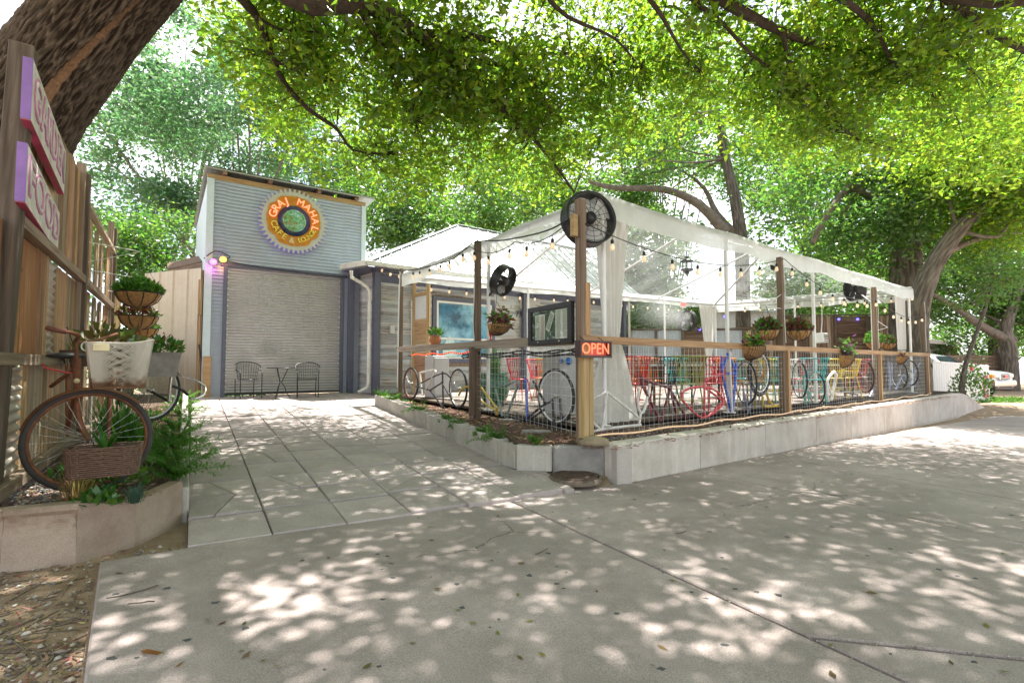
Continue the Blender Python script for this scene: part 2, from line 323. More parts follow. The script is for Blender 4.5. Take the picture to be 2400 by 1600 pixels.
m_wfence = wood('fence_board', WD, vv=.4, hv=.02)
m_wgrey = wood('grey_board', [(.3, (.19, .14, .105)), (.5, (.35, .27, .20)), (.7, (.48, .39, .30))], vv=.3)
m_wdark = wood('dark_post', [(.3, (.06, .045, .035)), (.5, (.125, .095, .075)), (.7, (.2, .155, .125))], vv=.15)
m_wred = wood('red_plywood', [(.3, (.20, .085, .04)), (.5, (.33, .15, .07)), (.7, (.42, .22, .11))], vv=.12)
m_deck = wood('deck_plank', [(.3, (.13, .105, .09)), (.5, (.22, .185, .165)), (.7, (.30, .26, .235))], vv=.2)
m_wpal = wood('pallet_brown', [(.3, (.07, .042, .028)), (.5, (.16, .10, .068)), (.7, (.26, .18, .125))], vv=.4)
m_siding = wood('weathered_siding', [(.3, (.13, .105, .09)), (.42, (.33, .29, .26)), (.52, (.50, .49, .48)), (.62, (.28, .23, .19)), (.74, (.20, .36, .32))], sc=(1.1, 16, 20), vv=.3, hv=.03, knots=False, weather=(.42, .47, .50))
m_blue = pm('pale_blue_siding', (.385, .425, .54), .35, .15, var=.06, dirt=(.30, .22, .18), dsc=1.2, damt=.25)
m_trimb = pm('pale_blue_trim', (.55, .64, .70), .5, var=.06)
m_shut = pm('shutter_steel', (.48, .46, .48), .28, .55, var=.05, sc=3)
m_navy = pm('navy_trim', (.095, .10, .145), .45, var=.15)
m_white = pm('white_paint', (.74, .74, .72), .45, var=.05)
m_whitem = pm('white_metal', (.72, .73, .72), .35, .1, var=.04)
m_gutter = pm('gutter_white', (.62, .61, .57), .5, var=.1, dirt=(.3, .27, .23), damt=.4)
m_roofm = pm('galvalume_roof', (.42, .45, .44), .42, .5, var=.12)
m_tan = pm('tan_metal', (.50, .42, .32), .45, .1, var=.05, dirt=(.62, .56, .48), damt=.3, dsc=1.5)
m_black = pm('black_metal', (.02, .02, .021), .4, .2)
m_blackp = pm('black_plastic', (.025, .025, .027), .5)
m_rubber = pm('tyre_rubber', (.03, .03, .03), .75, bump=.2)
m_chrome = pm('chrome', (.6, .6, .6), .22, 1, var=.1)
m_rust = pm('rusty_steel', (.22, .085, .04), .75, .2, var=.35, sc=14, dirt=(.11, .05, .035), damt=.8, dsc=9, bump=.2)
m_galv = pm('galvanised_wire', (.60, .61, .61), .45, .1, var=.05)
m_coco = pm('coco_liner', (.36, .20, .075), .95, var=.3, sc=30, bump=.6)
m_terra = pm('terracotta', (.42, .15, .06), .7, var=.15)
m_wick = pm('wicker', (.13, .075, .05), .7, var=.4, sc=40)
m_green = pm('green_glaze', (.015, .12, .05), .18, var=.3, coat=.4)
m_fabric = clearm('curtain_vinyl', (.95, .95, .95), 1.55, (.80, .78, .75), gl=.02, rough=.4)
m_valance = clearm('valance_vinyl', (.95, .97, .96), 1.25, (.82, .84, .81), gl=.03, rough=.35)
m_vinyl = clearm('clear_vinyl', (.97, .98, .98), .12, (.75, .8, .8), gl=.05, rough=.06)
m_glass = clearm('picture_glass', (.96, .97, .97), .01, (.5, .5, .5), gl=.04, rough=.02, wr=False)
m_bulb = emm('warm_bulb', (1, .55, .22), .12, (.9, .8, .65))
m_wire = pm('black_wire', (.02, .02, .02), .6)
m_bark = pm('bark', (.17, .14, .115), .95, var=.35, sc=6, bump=.8, bsc=18, spec=.15)
m_leafA = leafm('canopy_leaf', (.075, .13, .012), (.31, .50, .035), mixf=.6, gl=.03)
m_leafB = leafm('background_leaf', (.05, .115, .02), (.17, .36, .045), mixf=.52)
m_leafC = leafm('bluegreen_leaf', (.05, .12, .05), (.15, .34, .11), mixf=.5)
m_leafD = leafm('plant_leaf', (.05, .15, .02), (.14, .34, .03), mixf=.35)
m_fern = leafm('fern_leaf', (.06, .17, .02), (.18, .42, .03), mixf=.35)
m_coleus = leafm('coleus_leaf', (.13, .03, .025), (.25, .06, .03), hue=.05, mixf=.3)
m_litter = leafm('leaf_litter', (.30, .18, .11), (.2, .12, .06), hue=.07, val=.65, mixf=.2)
m_purple = leafm('purple_leaf', (.16, .03, .13), (.3, .06, .25), hue=.03, mixf=.3)
# ================================================================ ground planes
dU = az(52.0); 
def zs(x, y): return -.544 - .0165 * (dU.x * x + dU.y * y - 4.117)
NS = Vector((.0165 * dU.x, .0165 * dU.y, 1)).normalized()
def onwalk(px, py): 
    return onplane(px, py, (1.12, 5.25, -.544), NS)
gnd = MB(); g = 260
gnd.prism([Vector((x, y, zs(x, y) - .045)) for x, y in ((-g, -g), (g, -g), (g, g), (-g, g))], .5)
tag(gnd.build('ground', m_dirt), kind='structure')
# clipping
def clip(poly, p, n):
    out = []
    for i in range(len(poly)):
        a, b = poly[i], poly[(i + 1) % len(poly)]; da, db = (a - p).dot(n), (b - p).dot(n)
        if da >= 0: out.append(a)
        if da * db < 0: out.append(a + (b - a) * (da / (da - db)))
    return out
def v2(p): return Vector((p[0], p[1]))
def area(P): return abs(sum(P[i].x * P[(i + 1) % len(P)].y - P[(i + 1) % len(P)].x * P[i].y for i in range(len(P)))) / 2
def ccw(P): return P if sum(P[i].x * P[(i + 1) % len(P)].y - P[(i + 1) % len(P)].x * P[i].y for i in range(len(P))) > 0 else P[::-1]
def inset(P, d):
    P = ccw(P); Q = list(P)
    for i in range(len(P)):
        e = P[(i + 1) % len(P)] - P[i]
        if e.length < 1e-5: continue
        n = Vector((-e.y, e.x)).normalized(); Q = clip(Q, P[i] + n * d, n)
        if len(Q) < 3: return []
    return Q
def split(polys, a, b):
    a, b = v2(a), v2(b); d = b - a; n = Vector((-d.y, d.x)).normalized(); out = []
    for P in polys:
        for s in (1, -1):
            q = clip(P, a, n * s)
            if len(q) > 2 and area(q) > .01: out.append(q)
    return out
# ---------------------------------------------------------------- sidewalk slabs
W0 = onwalk(1449, 1136); WE = Vector((13.78, 15.26, 0)); dW = (V2(WE, 0) - V2(W0, 0)).normalized()
sL = onwalk(228, 1315); sB = onwalk(185, 1600); LF = onwalk(438, 1281)
LFz = V2(LF, LF.z + .012)
fr = Vector((.03, 4.62, 0))
side = [v2(sB + (sB - sL) * 2.5), v2(sB + (sB - sL) * 2.5) + Vector((34, 0)), v2(WE + dW * 20) + Vector((22, -10)), v2(WE + dW * 20), v2(W0) , v2(onwalk(1290, 1150)), v2(onwalk(1204, 1150)), v2(LF), v2(sL)]
# split the concave outline into two convex pieces at the front edge of the path
_e = (v2(LF) - v2(sL)).normalized()
A1 = [side[0], side[1], side[2], v2(LF) + _e * 40, side[8]]
J = [(onwalk(1189, 1169), onwalk(2134, 1600))]
polys = [A1]
polys = split(polys, *J[0])
j2 = (onwalk(1644, 1105), onwalk(2400, 1271)); j3 = (onwalk(1794, 1066), onwalk(2400, 1174)); j4 = (onwalk(1929, 1494), onwalk(2400, 1544))
n1 = v2(J[0][1]) - v2(J[0][0]); n1 = Vector((-n1.y, n1.x))
left = [P for P in polys if (sum(P, Vector((0, 0))) / len(P) - v2(J[0][0])).dot(n1) < 0]; right = [P for P in polys if P not in left]
step = (v2(j3[0]) - v2(j2[0]))
right = split(right, *j2); right = split(right, *j3)
for k in range(1, 7): right = split(right, V2(v2(j3[0]) + step * k * 1.5, 0), V2(v2(j3[1]) + step * k * 1.5, 0))
r2 = []
jd = v2(j2[1]) - v2(j2[0]); jn = Vector((-jd.y, jd.x))
for P in right:
    c = sum(P, Vector((0, 0))) / len(P)
    r2 += split([P], *j4) if (c - v2(j2[0])).dot(jn) < 0 else [P]
walk = MB(); cen = Vector((4, 6))
walk.prism([Vector((p.x, p.y, zs(p.x, p.y) - .035)) for p in ccw(A1)], .1)
wk = tag(walk.build('sidewalk', m_dirt), kind='structure')
for P in left + r2:
    q = inset(P, .013)
    if len(q) < 3: continue
    t = inset(P, .022); mb = MB()
    mb.prism([Vector((p.x, p.y, zs(p.x, p.y) - .008)) for p in q], .06)
    if len(t) == len(q): mb.prism([Vector((p.x, p.y, zs(p.x, p.y))) for p in t], bot=[Vector((p.x, p.y, zs(p.x, p.y) - .008)) for p in q])
    else: mb.prism([Vector((p.x, p.y, zs(p.x, p.y))) for p in t], .03)
    mb.build('slab', m_walk, wk)
# ---------------------------------------------------------------- entrance path of loose pavers
PL0, PL1 = LF, onz(449, 923, 0.0)
dP = (V2(PL1, 0) - V2(PL0, 0)).normalized(); nP = Vector((dP.y, -dP.x, 0)); LP = (V2(PL1, 0) - V2(PL0, 0)).length
def zp(x, y):
    r_ = Vector((x, y, 0)) - V2(PL0, 0); t = min(1.2, max(-.05, r_.dot(dP) / LP)); w_ = min(1, max(0, r_.dot(nP) / 2.6))
    z0 = (LF.z + .006) * (1 - w_) + (-.485) * w_
    return z0 * max(0, 1 - t) ** 1.25
RF = V2(fr, -.485)
def onpath(px, py):
    z = -.2
    for _ in range(25): p = onz(px, py, z); z = z * .4 + zp(p.x, p.y) * .6
    return p
K0 = onpath(1161, 1055); K1 = onpath(883, 951)     # foot of the block edging
KB = onpath(1209, 1073)
dK = (V2(K1, 0) - V2(K0, 0)).normalized(); nK = Vector((dK.y, -dK.x, 0))
HC = V2(onz(877, 920, 0), 0)
BLc, BRc = Vector((-7.19, 11.55, 0)), Vector((-4.09, 13.72, 0)); dG = (BRc - BLc).normalized(); nG = Vector((-dG.y, dG.x, 0))   # garage front line, nG points back
fe = [v2(LF) + (v2(RF) - v2(LF)) * 1.22]
outline = ccw([v2(LF), v2(RF), v2(KB) + Vector((.06, .0)), v2(K1), v2(HC) + Vector((.25, .1)), v2(BRc), v2(BLc), v2(PL1)])
hull = [v2(LF), v2(LF) + (v2(RF) - v2(LF)) * 1.25, v2(KB) + Vector((.1, 0)), v2(K0), v2(K1), v2(HC) + Vector((.3, 0)), v2(BRc) + Vector((0, .3)), v2(BLc) - v2(dG) * .6]
hull = ccw(hull)
fa = (v2(RF) - v2(LF)).normalized()       # joints across run parallel to the front edge
def cvx(P, H):
    H = ccw(H)
    for i in range(len(H)):
        e = H[(i + 1) % len(H)] - H[i]; P = clip(P, H[i], Vector((-e.y, e.x)).normalized())
        if len(P) < 3: return []
    return P
kmid = v2(K1) - fa * 9
hullA = [v2(LF), v2(LF) + (v2(RF) - v2(LF)) * 1.27, v2(KB) + Vector((.12, -.02)), v2(K1), kmid]
hullB = [kmid, v2(K1), v2(HC) + Vector((.3, 0)), v2(BRc) + Vector((0, .3)), v2(BLc) - v2(dG) * .6]
base = MB()
for H_ in (hullA, hullB):
    Q = cvx(ccw(H_), [v2(LF), v2(LF) + fa * 12, v2(LF) + fa * 12 + v2(dP) * 20, v2(LF) + v2(dP) * 20])
    for i in range(26):
        b0 = v2(LF) + v2(dP) * (i * .5 + (.10 if i == 0 else 0)); T = cvx(Q, [b0, b0 + fa * 12, b0 + fa * 12 + v2(dP) * .5, b0 + v2(dP) * .5])
        if len(T) > 2: base.prism([Vector((p.x, p.y, zp(p.x, p.y) - .03)) for p in ccw(T)], .25)
path = tag(base.build('path', m_soil), kind='structure')
rp = random.Random(3); cw = .515
for c in range(14):
    off = 0 if c % 2 == 0 else rp.uniform(-.1, .1); s_ = off - .02; row = 0
    while s_ < 12.5:
        ln = .52 if row % 3 else .60
        a0 = v2(LF) + fa * (c * cw) + v2(dP) * max(s_, 0); 
        P0 = [a0, a0 + fa * cw, a0 + fa * cw + v2(dP) * (ln - .036 + min(s_, 0)), a0 + v2(dP) * (ln - .036 + min(s_, 0))]; s_ += ln; row += 1
        for H_ in (hullA, hullB):
            P = cvx(P0, H_)
            if len(P) < 3 or area(P) < .01: continue
            parts = [P]
            if (c, row) in ((0, 3), (1, 3), (1, 5), (3, 2), (0, 2), (4, 8)):
                m_ = sum(P, Vector((0, 0))) / len(P); an = rp.uniform(0, 3); parts = split([P], V2(m_, 0), V2(m_ + Vector((math.cos(an), math.sin(an))), 0))
            dz = rp.uniform(-.005, .005); tx, ty = rp.uniform(-.012, .012), rp.uniform(-.012, .012)
            for q in parts:
                cc = sum(q, Vector((0, 0))) / len(q); e1 = inset(q, .004); e2 = inset(q, .009)
                if len(e1) < 3: continue
                zz = lambda p: zp(p.x, p.y) + dz + (p.x - cc.x) * tx + (p.y - cc.y) * ty
                mb = MB(); mb.prism([Vector((p.x, p.y, zz(p) - .009)) for p in e1], .06)
                if len(e2) == len(e1): mb.prism([Vector((p.x, p.y, zz(p))) for p in e2], bot=[Vector((p.x, p.y, zz(p) - .009)) for p in e1])
                mb.build('paver', m_paver, path)
# ---------------------------------------------------------------- fences of the patio (lines only), beds, deck
CF = at(1364, 1035, 5.65); ER = at(2172, 917, 14.1); EL = at(936, 919, 11.6); ML = at(1116, 970, 8.0)
C0, E0, L0 = V2(CF, 0), V2(ER, 0), V2(EL, 0)
dR = (E0 - C0).normalized(); nR = Vector((-dR.y, dR.x, 0)); lenR = (E0 - C0).length
dL = (L0 - C0).normalized(); nL = Vector((dL.y, -dL.x, 0)); lenL = (L0 - C0).length
dH = az(52); nH = Vector((-dH.y, dH.x, 0))
BZ = -.15
HE = HC + dH * 10.2
bed = MB()
bp = ccw([v2(K0) + v2(nK) * .02, v2(onz(1209, 1043, -.175)) + Vector((0, .12)), v2(onz(1294, 1045, -.175)) + Vector((0, .12)), v2(onz(1421, 1047, -.175)) + Vector((.02, .12)), v2(W0) + v2(dW) * .05 + Vector((-dW.y, dW.x)) * .1, v2(WE) + v2(dW) * 1.0 + Vector((-dW.y, dW.x)) * .1, v2(HE) + Vector((9, 2)), v2(HC), v2(K1) + v2(dK) * 2.5])
NB = 40
bed.prism([Vector((p.x, p.y, BZ)) for p in bp], .6)
tag(bed.build('planting_bed_ground', m_soil), kind='structure')
# deck of planks
DZ = -.02
dk = [v2(C0 + dR * .5 + nR * .35 + nL * .0), v2(E0 + nR * .35 - dR * .2), v2(HE) + Vector((6.5, 1.5)), v2(HC) - v2(nH) * .02, v2(L0 + nL * .35)]
dk[0] = v2(C0 + (nR + nL).normalized() * .75)
dkp = ccw(dk)
dm = MB(); dm.prism([Vector((p.x, p.y, DZ - .03)) for p in dkp], .04)
deck = tag(dm.build('deck', m_wdark), kind='structure')
k = -2.0; o0 = v2(C0)
rb = random.Random(5)
while k < 16:
    P = [o0 - v2(dR) * 12 + v2(nR) * k, o0 + v2(dR) * 22 + v2(nR) * k, o0 + v2(dR) * 22 + v2(nR) * (k + .138), o0 - v2(dR) * 12 + v2(nR) * (k + .138)]; k += .145
    for i in range(len(dkp)):
        e = dkp[(i + 1) % len(dkp)] - dkp[i]; P = clip(P, dkp[i], Vector((-e.y, e.x)).normalized())
        if len(P) < 3: break
    if len(P) < 3 or area(P) < .05: continue
    xs = [(p - o0).dot(v2(dR)) for p in P]; x0, x1 = min(xs), max(xs); yo = k - .145 + .069
    mid = x0 + (x1 - x0) * rb.uniform(.35, .65)
    for a_, b_ in ((x0 + .04, mid - .003), (mid + .003, x1 - .04)):
        if b_ - a_ > .1: board('plank', V2(o0 + v2(dR) * a_ + v2(nR) * yo, DZ - .012), V2(o0 + v2(dR) * b_ + v2(nR) * yo, DZ - .012), .138, .026, m_deck, deck)
# ---------------------------------------------------------------- concrete retaining wall
rw = thing('retaining_wall', 'long low cast concrete wall beside the pavement under the wire fence', 'wall', W0)
nW = Vector((-dW.y, dW.x, 0)); WT = -.125
jx = [1449, 1640, 1794, 1913, 1995, 2073, 2150, 2254]
js = [max(0, (V2(onv(p, 1000, W0, WE), 0) - V2(W0, 0)).dot(dW)) for p in jx]
for a_, b_ in zip(js[:-1], js[1:]):
    p, q = V2(W0, 0) + dW * (a_ + .006), V2(W0, 0) + dW * (b_ - .006)
    mb = MB(); t0, t1 = WT, WT
    def sec(x, zt):
        g_ = zs(x.x, x.y) - .08
        return [V2(x, g_), V2(x, zt - .018), V2(x + nW * .018, zt), V2(x + nW * .20, zt), V2(x + nW * .20, g_)]
    A_, B_ = sec(p, t0), sec(q, t1)
    mb.add(A_ + B_, [[0, 1, 2, 3, 4], [9, 8, 7, 6, 5]] + [[i, i + 5, (i + 1) % 5 + 5, (i + 1) % 5] for i in range(5)])
    mb.build('wall_panel', m_wall, rw)
e0 = V2(W0, 0) + dW * js[-1]; e1 = e0 + dW * 3.4 - nW * .25
mb = MB(); d_ = (e1 - e0).normalized(); n_ = Vector((-d_.y, d_.x, 0)); P = []
for t in np.linspace(0, 1, 9):
    x = e0 + (e1 - e0) * t; g_ = zs(x.x, x.y) - .05; zt = WT + (g_ + .1 - WT) * (t * t * (3 - 2 * t)) ** .8
    P.append([V2(x, g_), V2(x, zt), V2(x + n_ * .2, zt), V2(x + n_ * .2, g_)])
mb.grid(P, False); mb.add(P[-1], [[0, 1, 2, 3]]); mb.build('sloping_end', m_wall, rw)
# corner stones and block edging along the path
ST = -.175; sA, sB2 = onz(1421, 1047, ST), onz(1294, 1045, ST); sC = onz(1209, 1043, ST)
def wallseg(a, b, th, zt, zb, name, mat, par, ch=.012):
    d = (V2(b, 0) - V2(a, 0)).normalized(); n = Vector((-d.y, d.x, 0)); L = (V2(b, 0) - V2(a, 0)).length
    M = framem(V2(a, 0) + d * L / 2 + n * th / 2 + Vector((0, 0, (zt + zb) / 2)), d, (0, 0, 1))
    mb = MB(); mb.add(_bv(L - .008, th, zt - zb, ch), _bf); return mb.build(name, mat, par, M)
ce = thing('corner_edging', 'angled run of rough grey stone and pale block at the bed corner above the manhole', 'edging', sB2)
wallseg(sB2, sA, .22, ST + .004, zs(sA.x, sA.y) - .05, 'stone', m_stone, ce, .025)
wallseg(sA + dW * .0, V2(W0, 0) - dW * .006, .2, ST + .03, zs(sA.x, sA.y) - .05, 'end_piece', m_wall, ce, .01)
wallseg(sC, sB2, .19, ST, -.46, 'block', m_block, ce, .01)
be = thing('block_edging', 'row of hollow concrete blocks edging the paved path beside the wire fence', 'edging', K0)
def blockmesh():
    mb = MB(); L, W, H, t = .392, .19, .26, .03
    outer = [(-L / 2, -W / 2), (L / 2, -W / 2), (L / 2, W / 2), (-L / 2, W / 2)]
    cells = [(-L / 2 + t, -t / 2), (t / 2, L / 2 - t)]
    xs = [-L / 2, -L / 2 + t, -t / 2, t / 2, L / 2 - t, L / 2]; ys = [-W / 2, -W / 2 + t, W / 2 - t, W / 2]
    for i in range(5):
        for j in range(3):
            if j == 1 and i in (1, 3):
                for z in (-.1,): mb.add([(xs[i], ys[1], z), (xs[i + 1], ys[1], z), (xs[i + 1], ys[2], z), (xs[i], ys[2], z)], [[0, 1, 2, 3]])
                a = [(xs[i], ys[1]), (xs[i + 1], ys[1]), (xs[i + 1], ys[2]), (xs[i], ys[2])]
                for q in range(4):
                    r_ = (q + 1) % 4; mb.add([(*a[q], 0), (*a[r_], 0), (*a[r_], -.1), (*a[q], -.1)], [[0, 1, 2, 3]])
            else: mb.add([(xs[i], ys[j], 0), (xs[i + 1], ys[j], 0), (xs[i + 1], ys[j + 1], 0), (xs[i], ys[j + 1], 0)], [[0, 1, 2, 3]])
    for q in range(4):
        a, b = outer[q], outer[(q + 1) % 4]; mb.add([(*a, 0), (*b, 0), (*b, -H), (*a, -H)], [[3, 2, 1, 0]])
    return mb.mesh('block', m_block)
bm_ = blockmesh()
KS = V2(sC, 0) + Vector((-.02, .01, 0)); Lk = (V2(K1, 0) - KS).length; dKb = (V2(K1, 0) - KS).normalized(); nKb = Vector((dKb.y, -dKb.x, 0))
nbk = int(Lk / .4); BLK = []
for i in range(nbk + 1):
    c = KS + dKb * (.2 + i * .4) + nKb * .1
    zt = max(zp(c.x, c.y) + .135, WT - .01) if i > 2 else WT - .005
    zt = ST + (.075 - ST) * (i / nbk)
    M = framem((c.x, c.y, zt + random.uniform(-.006, .006)), dKb, (0, 0, 1)); o = fin(bpy.data.objects.new('block', bm_), be, M); BLK.append(Vector((c.x, c.y, zt)))
# manhole cover
mh = onz(1348, 1117, -.462)
t = thing('manhole_cover', 'round rusty brown manhole cover at the foot of the corner stone', 'manhole', mh + Vector((0, 0, .0)))
mz = mh.z
prof = [(.0, .022), (.06, .022), (.065, .016), (.1, .016), (.105, .023), (.145, .023), (.15, .016), (.185, .016), (.19, .024), (.235, .024), (.24, .0), (.24, -.04)]
MB().lathe(prof, 36, cap=False).build('lid', pm('rusty_iron', (.10, .065, .05), .8, .3, var=.4, sc=12, bump=.5), t, Matrix.Translation((mh.x, mh.y, mz)))
MB().lathe([(.25, -.04), (.25, .012), (.275, .012), (.28, -.04)], 36, cap=False).build('frame', m_wdark, t, Matrix.Translation((mh.x, mh.y, mz)))
# dirt wedge round the manhole
P = []
for q in range(19):
    px = 1188 + (1432 - 1188) * q / 18; fpt = onwalk(px, 1152 if px < 1300 else 1152 - (px - 1300) * .10); col = []
    bk_ = V2(sC, 0).lerp(V2(sB2, 0), min(1, (px - 1188) / 100)) if px < 1288 else V2(sB2, 0).lerp(V2(sA, 0), (px - 1288) / 144)
    for r_ in range(8):
        u = r_ / 7; p = V2(fpt, 0).lerp(bk_ + Vector((0, .05, 0)), u); col.append(V2(p, (zs(p.x, p.y) + .002) * (1 - u ** .7) + (-.475) * u ** .7 + .008 * noise.noise(p * 9)))
    P.append(col)
tag(MB().grid(P).build('dirt_patch', m_dirt), kind='structure')
# ---------------------------------------------------------------- left planting bed with old wall
lp = [onz(0, 1327, -.47), onz(178, 1299, -.46), onz(316, 1253, -.44), onz(427, 1195, -.42)]
lt = [-.15, -.155, -.235, -.20]
pw = thing('planter_wall', 'old stained tan concrete wall of the raised bed at the lower left', 'wall', lp[1])
ext0 = lp[0] + (lp[0] - lp[1]) * 2
segs = [(ext0, lp[0]), (lp[0], lp[1]), (lp[1], lp[2]), (lp[2], lp[3])]
for k, (a, b) in enumerate(segs):
    d = (V2(b, 0) - V2(a, 0)).normalized(); n = Vector((-d.y, d.x, 0)); L = (V2(b, 0) - V2(a, 0)).length
    P = []; zt0 = -.15 if k < 2 else lt[k - 1]; zt1 = -.15 if k == 0 else lt[k]
    if k == 3: zt0, zt1 = -.225, -.20
    NX, NZ = 30, 14
    for i in range(NX + 1):
        col = []
        x = V2(a, 0) + d * (L * i / NX * .997); zt = zt0 + (zt1 - zt0) * i / NX; zb = zs(x.x, x.y) - .06
        for j in range(NZ + 1):
            z = zb + (zt - zb) * j / NZ; h_ = j / NZ
            off = noise.noise(Vector((x.x * 6, x.y * 6, z * 9))) * .006
            if k < 2 and .62 < h_ < .86: off += (-.02 + .025 * noise.noise(Vector((x.x * 18, x.y * 18, z * 30))))
            col.append(V2(x, z) - n * off)
        col += [V2(x + n * .012, zt + .008), V2(x + n * .11, zt + .006 + .004 * noise.noise(x * 9)), V2(x + n * .125, zt - .1)]
        P.append(col)
    mb = MB().grid(P, False); mb.add(P[0], [list(range(len(P[0])))]); mb.add(P[-1], [list(range(len(P[0])))[::-1]])
    mb.build('wall_panel', m_wallL, pw)
# edging along the path's left side
pe = thing('planter_edging', 'line of pale concrete kerb pieces between the fern bed and the paved path', 'edging', lp[3])
q0 = V2(lp[3], 0); q1 = V2(PL1, 0) - nP * .12 - dP * 1.2; L = (q1 - q0).length; dd = (q1 - q0).normalized(); i = 0; s_ = .02
while s_ < L - .4:
    c0 = q0 + dd * s_; c1 = q0 + dd * (s_ + .58); z0 = zp(c0.x, c0.y)
    board('kerb_piece', V2(c0, max(z0, -.42) + .01), V2(c1, max(zp(c1.x, c1.y), -.4) + .012), .09, .32, m_block, pe, ch=.012); s_ += .6
# soil of the left bed
FL0 = Vector((-3.55, 3.45, 0)); dF = Vector((-.559, .829, 0)).normalized(); nF = Vector((dF.y, -dF.x, 0))  # nF points to the path
sb = MB(); P = []
for i in range(26):
    row = []; a = V2(lp[1], 0) * 0
    t = i / 25
    l_ = FL0 - dF * 1.2 + dF * (12.5 * t) - nF * .6
    r_ = (V2(lp[3], 0) + dd * (L * 1.12 * t) - nP * .03)
    if i == 0: r_ = V2(lp[2], 0) + Vector((-.05, .13, 0)); l_ = V2(ext0, 0) + Vector((0, .12, 0))
    if i == 1: l_ = FL0 - dF * .5 - nF * .8
    for j in range(16):
        x = l_ + (r_ - l_) * (j / 15); z = -.235 + .04 * (j / 15) * 0 + .05 * noise.noise(x * 1.7) + (.24 * t * t) - (.03 if i == 0 else 0)
        if i > 1: z = max(z, -.23 + .2 * t)
        row.append(V2(x, z))
    P.append(row)
tag(MB().grid(P).build('left_bed_ground', m_soil), kind='structure')
LBED = lambda x: -.22 + .03
# ================================================================ garage with roller shutter
ga = thing('garage', 'pale blue boarded garage with grey roller shutter under a thin metal roof', 'building', BLc)
GW = (BRc - BLc).length; GH = 5.12
def gp(s, z, o=0): return BLc + dG * s - nG * o + Vector((0, 0, z))
def sg(px): return (V2(onv(px, 800, BLc, BRc), 0) - BLc).dot(dG)
dl, dr = sg(521), sg(803); DH = 3.08
def lap(mb, s0, s1, z0, z1, ex=.092, o=.0, dep=.024):
    z = z0; P = []
    while z < z1 - .002:
        t = min(z + ex, z1); P += [[gp(s0, z, o), gp(s1, z, o)], [gp(s0, z, o + dep), gp(s1, z, o + dep)], [gp(s0, t, o + .002), gp(s1, t, o + .002)]]; z = t
    mb.grid(P, False)
mb = MB(); lap(mb, 0, dl, -.05, GH, .085); lap(mb, dr, GW, -.05, GH, .085); lap(mb, dl, dr, DH, GH, .085)
mb.build('siding', m_blue, ga)
mb = MB()   # body behind the skin
for s0, s1, z0, z1 in ((.02, dl, -.05, GH), (dr, GW - .02, -.05, GH), (dl, dr, DH, GH)):
    mb.prism([gp(s0, z1, -.01), gp(s1, z1, -.01), gp(s1, z1, -.12), gp(s0, z1, -.12)], z1 - z0)
for s in (.02, GW - .12): mb.prism([gp(s, GH, -.12), gp(s + .1, GH, -.12), gp(s + .1, GH, -5), gp(s, GH, -5)], GH + .05)
mb.prism([gp(.02, GH, -4.9), gp(GW, GH, -4.9), gp(GW, GH, -5), gp(.02, GH, -5)], GH)
mb.build('wall', m_trimb, ga)
for s, wd in ((.075, .15), (GW - .06, .12)):
    board('corner_board', gp(s, -.05, .02), gp(s, GH, .02), .05, wd, m_trimb, ga, up=nG) if 0 else MB().box((0, 0, 0), (wd, .05, GH + .05)).build('corner_board', m_trimb, ga, framem(gp(s, GH / 2 - .02, .03), dG, (0, 0, 1)))
mb = MB(); P = []       # shutter curtain
z = 0.03; N = 44; h = (DH - .03) / N; prof = [(0, 0), (.22, .012), (.5, .017), (.78, .012), (.97, .0)]
for k in range(N):
    for f_, o_ in prof: P.append([gp(dl + .05, z + (k + f_) * h, -.05 + o_), gp(dr - .05, z + (k + f_) * h, -.05 + o_)])
mb.grid(P, False); sh = mb.build('roller_shutter', m_shut, ga)
MB().box((0, 0, 0), (dr - dl - .12, .03, .06)).build('bottom_bar', m_blackp, sh, framem(gp((dl + dr) / 2, .03, .02), dG, (0, 0, 1)))
mb = MB()
for k in range(N // 2 + 1):
    for s in (dl + .09, dr - .09): mb.box((0, 0, 0), (.03, .012, .035), m=framem(gp(s, .06 + k * 2 * h, -.028), dG, (0, 0, 1)))
tag(mb.build('slat_clips', m_whitem, sh), kind='stuff')
for s in (dl + .03, dr - .03): MB().box((0, 0, 0), (.085, .07, DH + .03)).build('shutter_guide', m_navy, ga, framem(gp(s, DH / 2 - .02, .02), dG, (0, 0, 1)))
MB().box((0, 0, 0), (dr - dl + .15, .05, .07)).build('lintel', m_navy, ga, framem(gp((dl + dr) / 2, DH + .03, .03), dG, (0, 0, 1)))
MB().box((0, 0, 0), (GW, .09, .12)).build('head_beam', m_wtan, ga, framem(gp(GW / 2, GH + .063, -.03), dG, (0, 0, 1)))
rs = [sg(x) for x in (516, 624, 740, 829)]
for s in rs: MB().box((0, 0, 0), (.085, .8, .10)).build('rafter', m_wpal, ga, framem(gp(s, GH + .175, -.28), dG, (0, 0, 1)))
mb = MB(); P = []; nn = 90
for i in range(nn + 1):
    s = -.06 + (GW + .30) * i / nn; zz = .014 * math.cos(i * math.pi * .9)
    P.append([gp(s, GH + .26 + zz, .16), gp(s, GH + .26 + zz - .25, -5.1)])
mb.grid(P, True); P2 = [[p + Vector((0, 0, -.006)) for p in r_] for r_ in P]; mb.grid(P2, True); mb.build('roof', m_roofm, ga)
MB().box((0, 0, 0), (GW + .28, .03, .03)).build('roof_edge', m_roofm, ga, framem(gp(GW / 2 + .09, GH + .225, .13), dG, (0, 0, 1)))
mb = MB().box((0, 0, 0), (.16, .06, 1.0)); mb.build('patch_board', m_wtan, ga, framem(gp(dl - .3, .42, .06), dG, (0, 0, 1)))
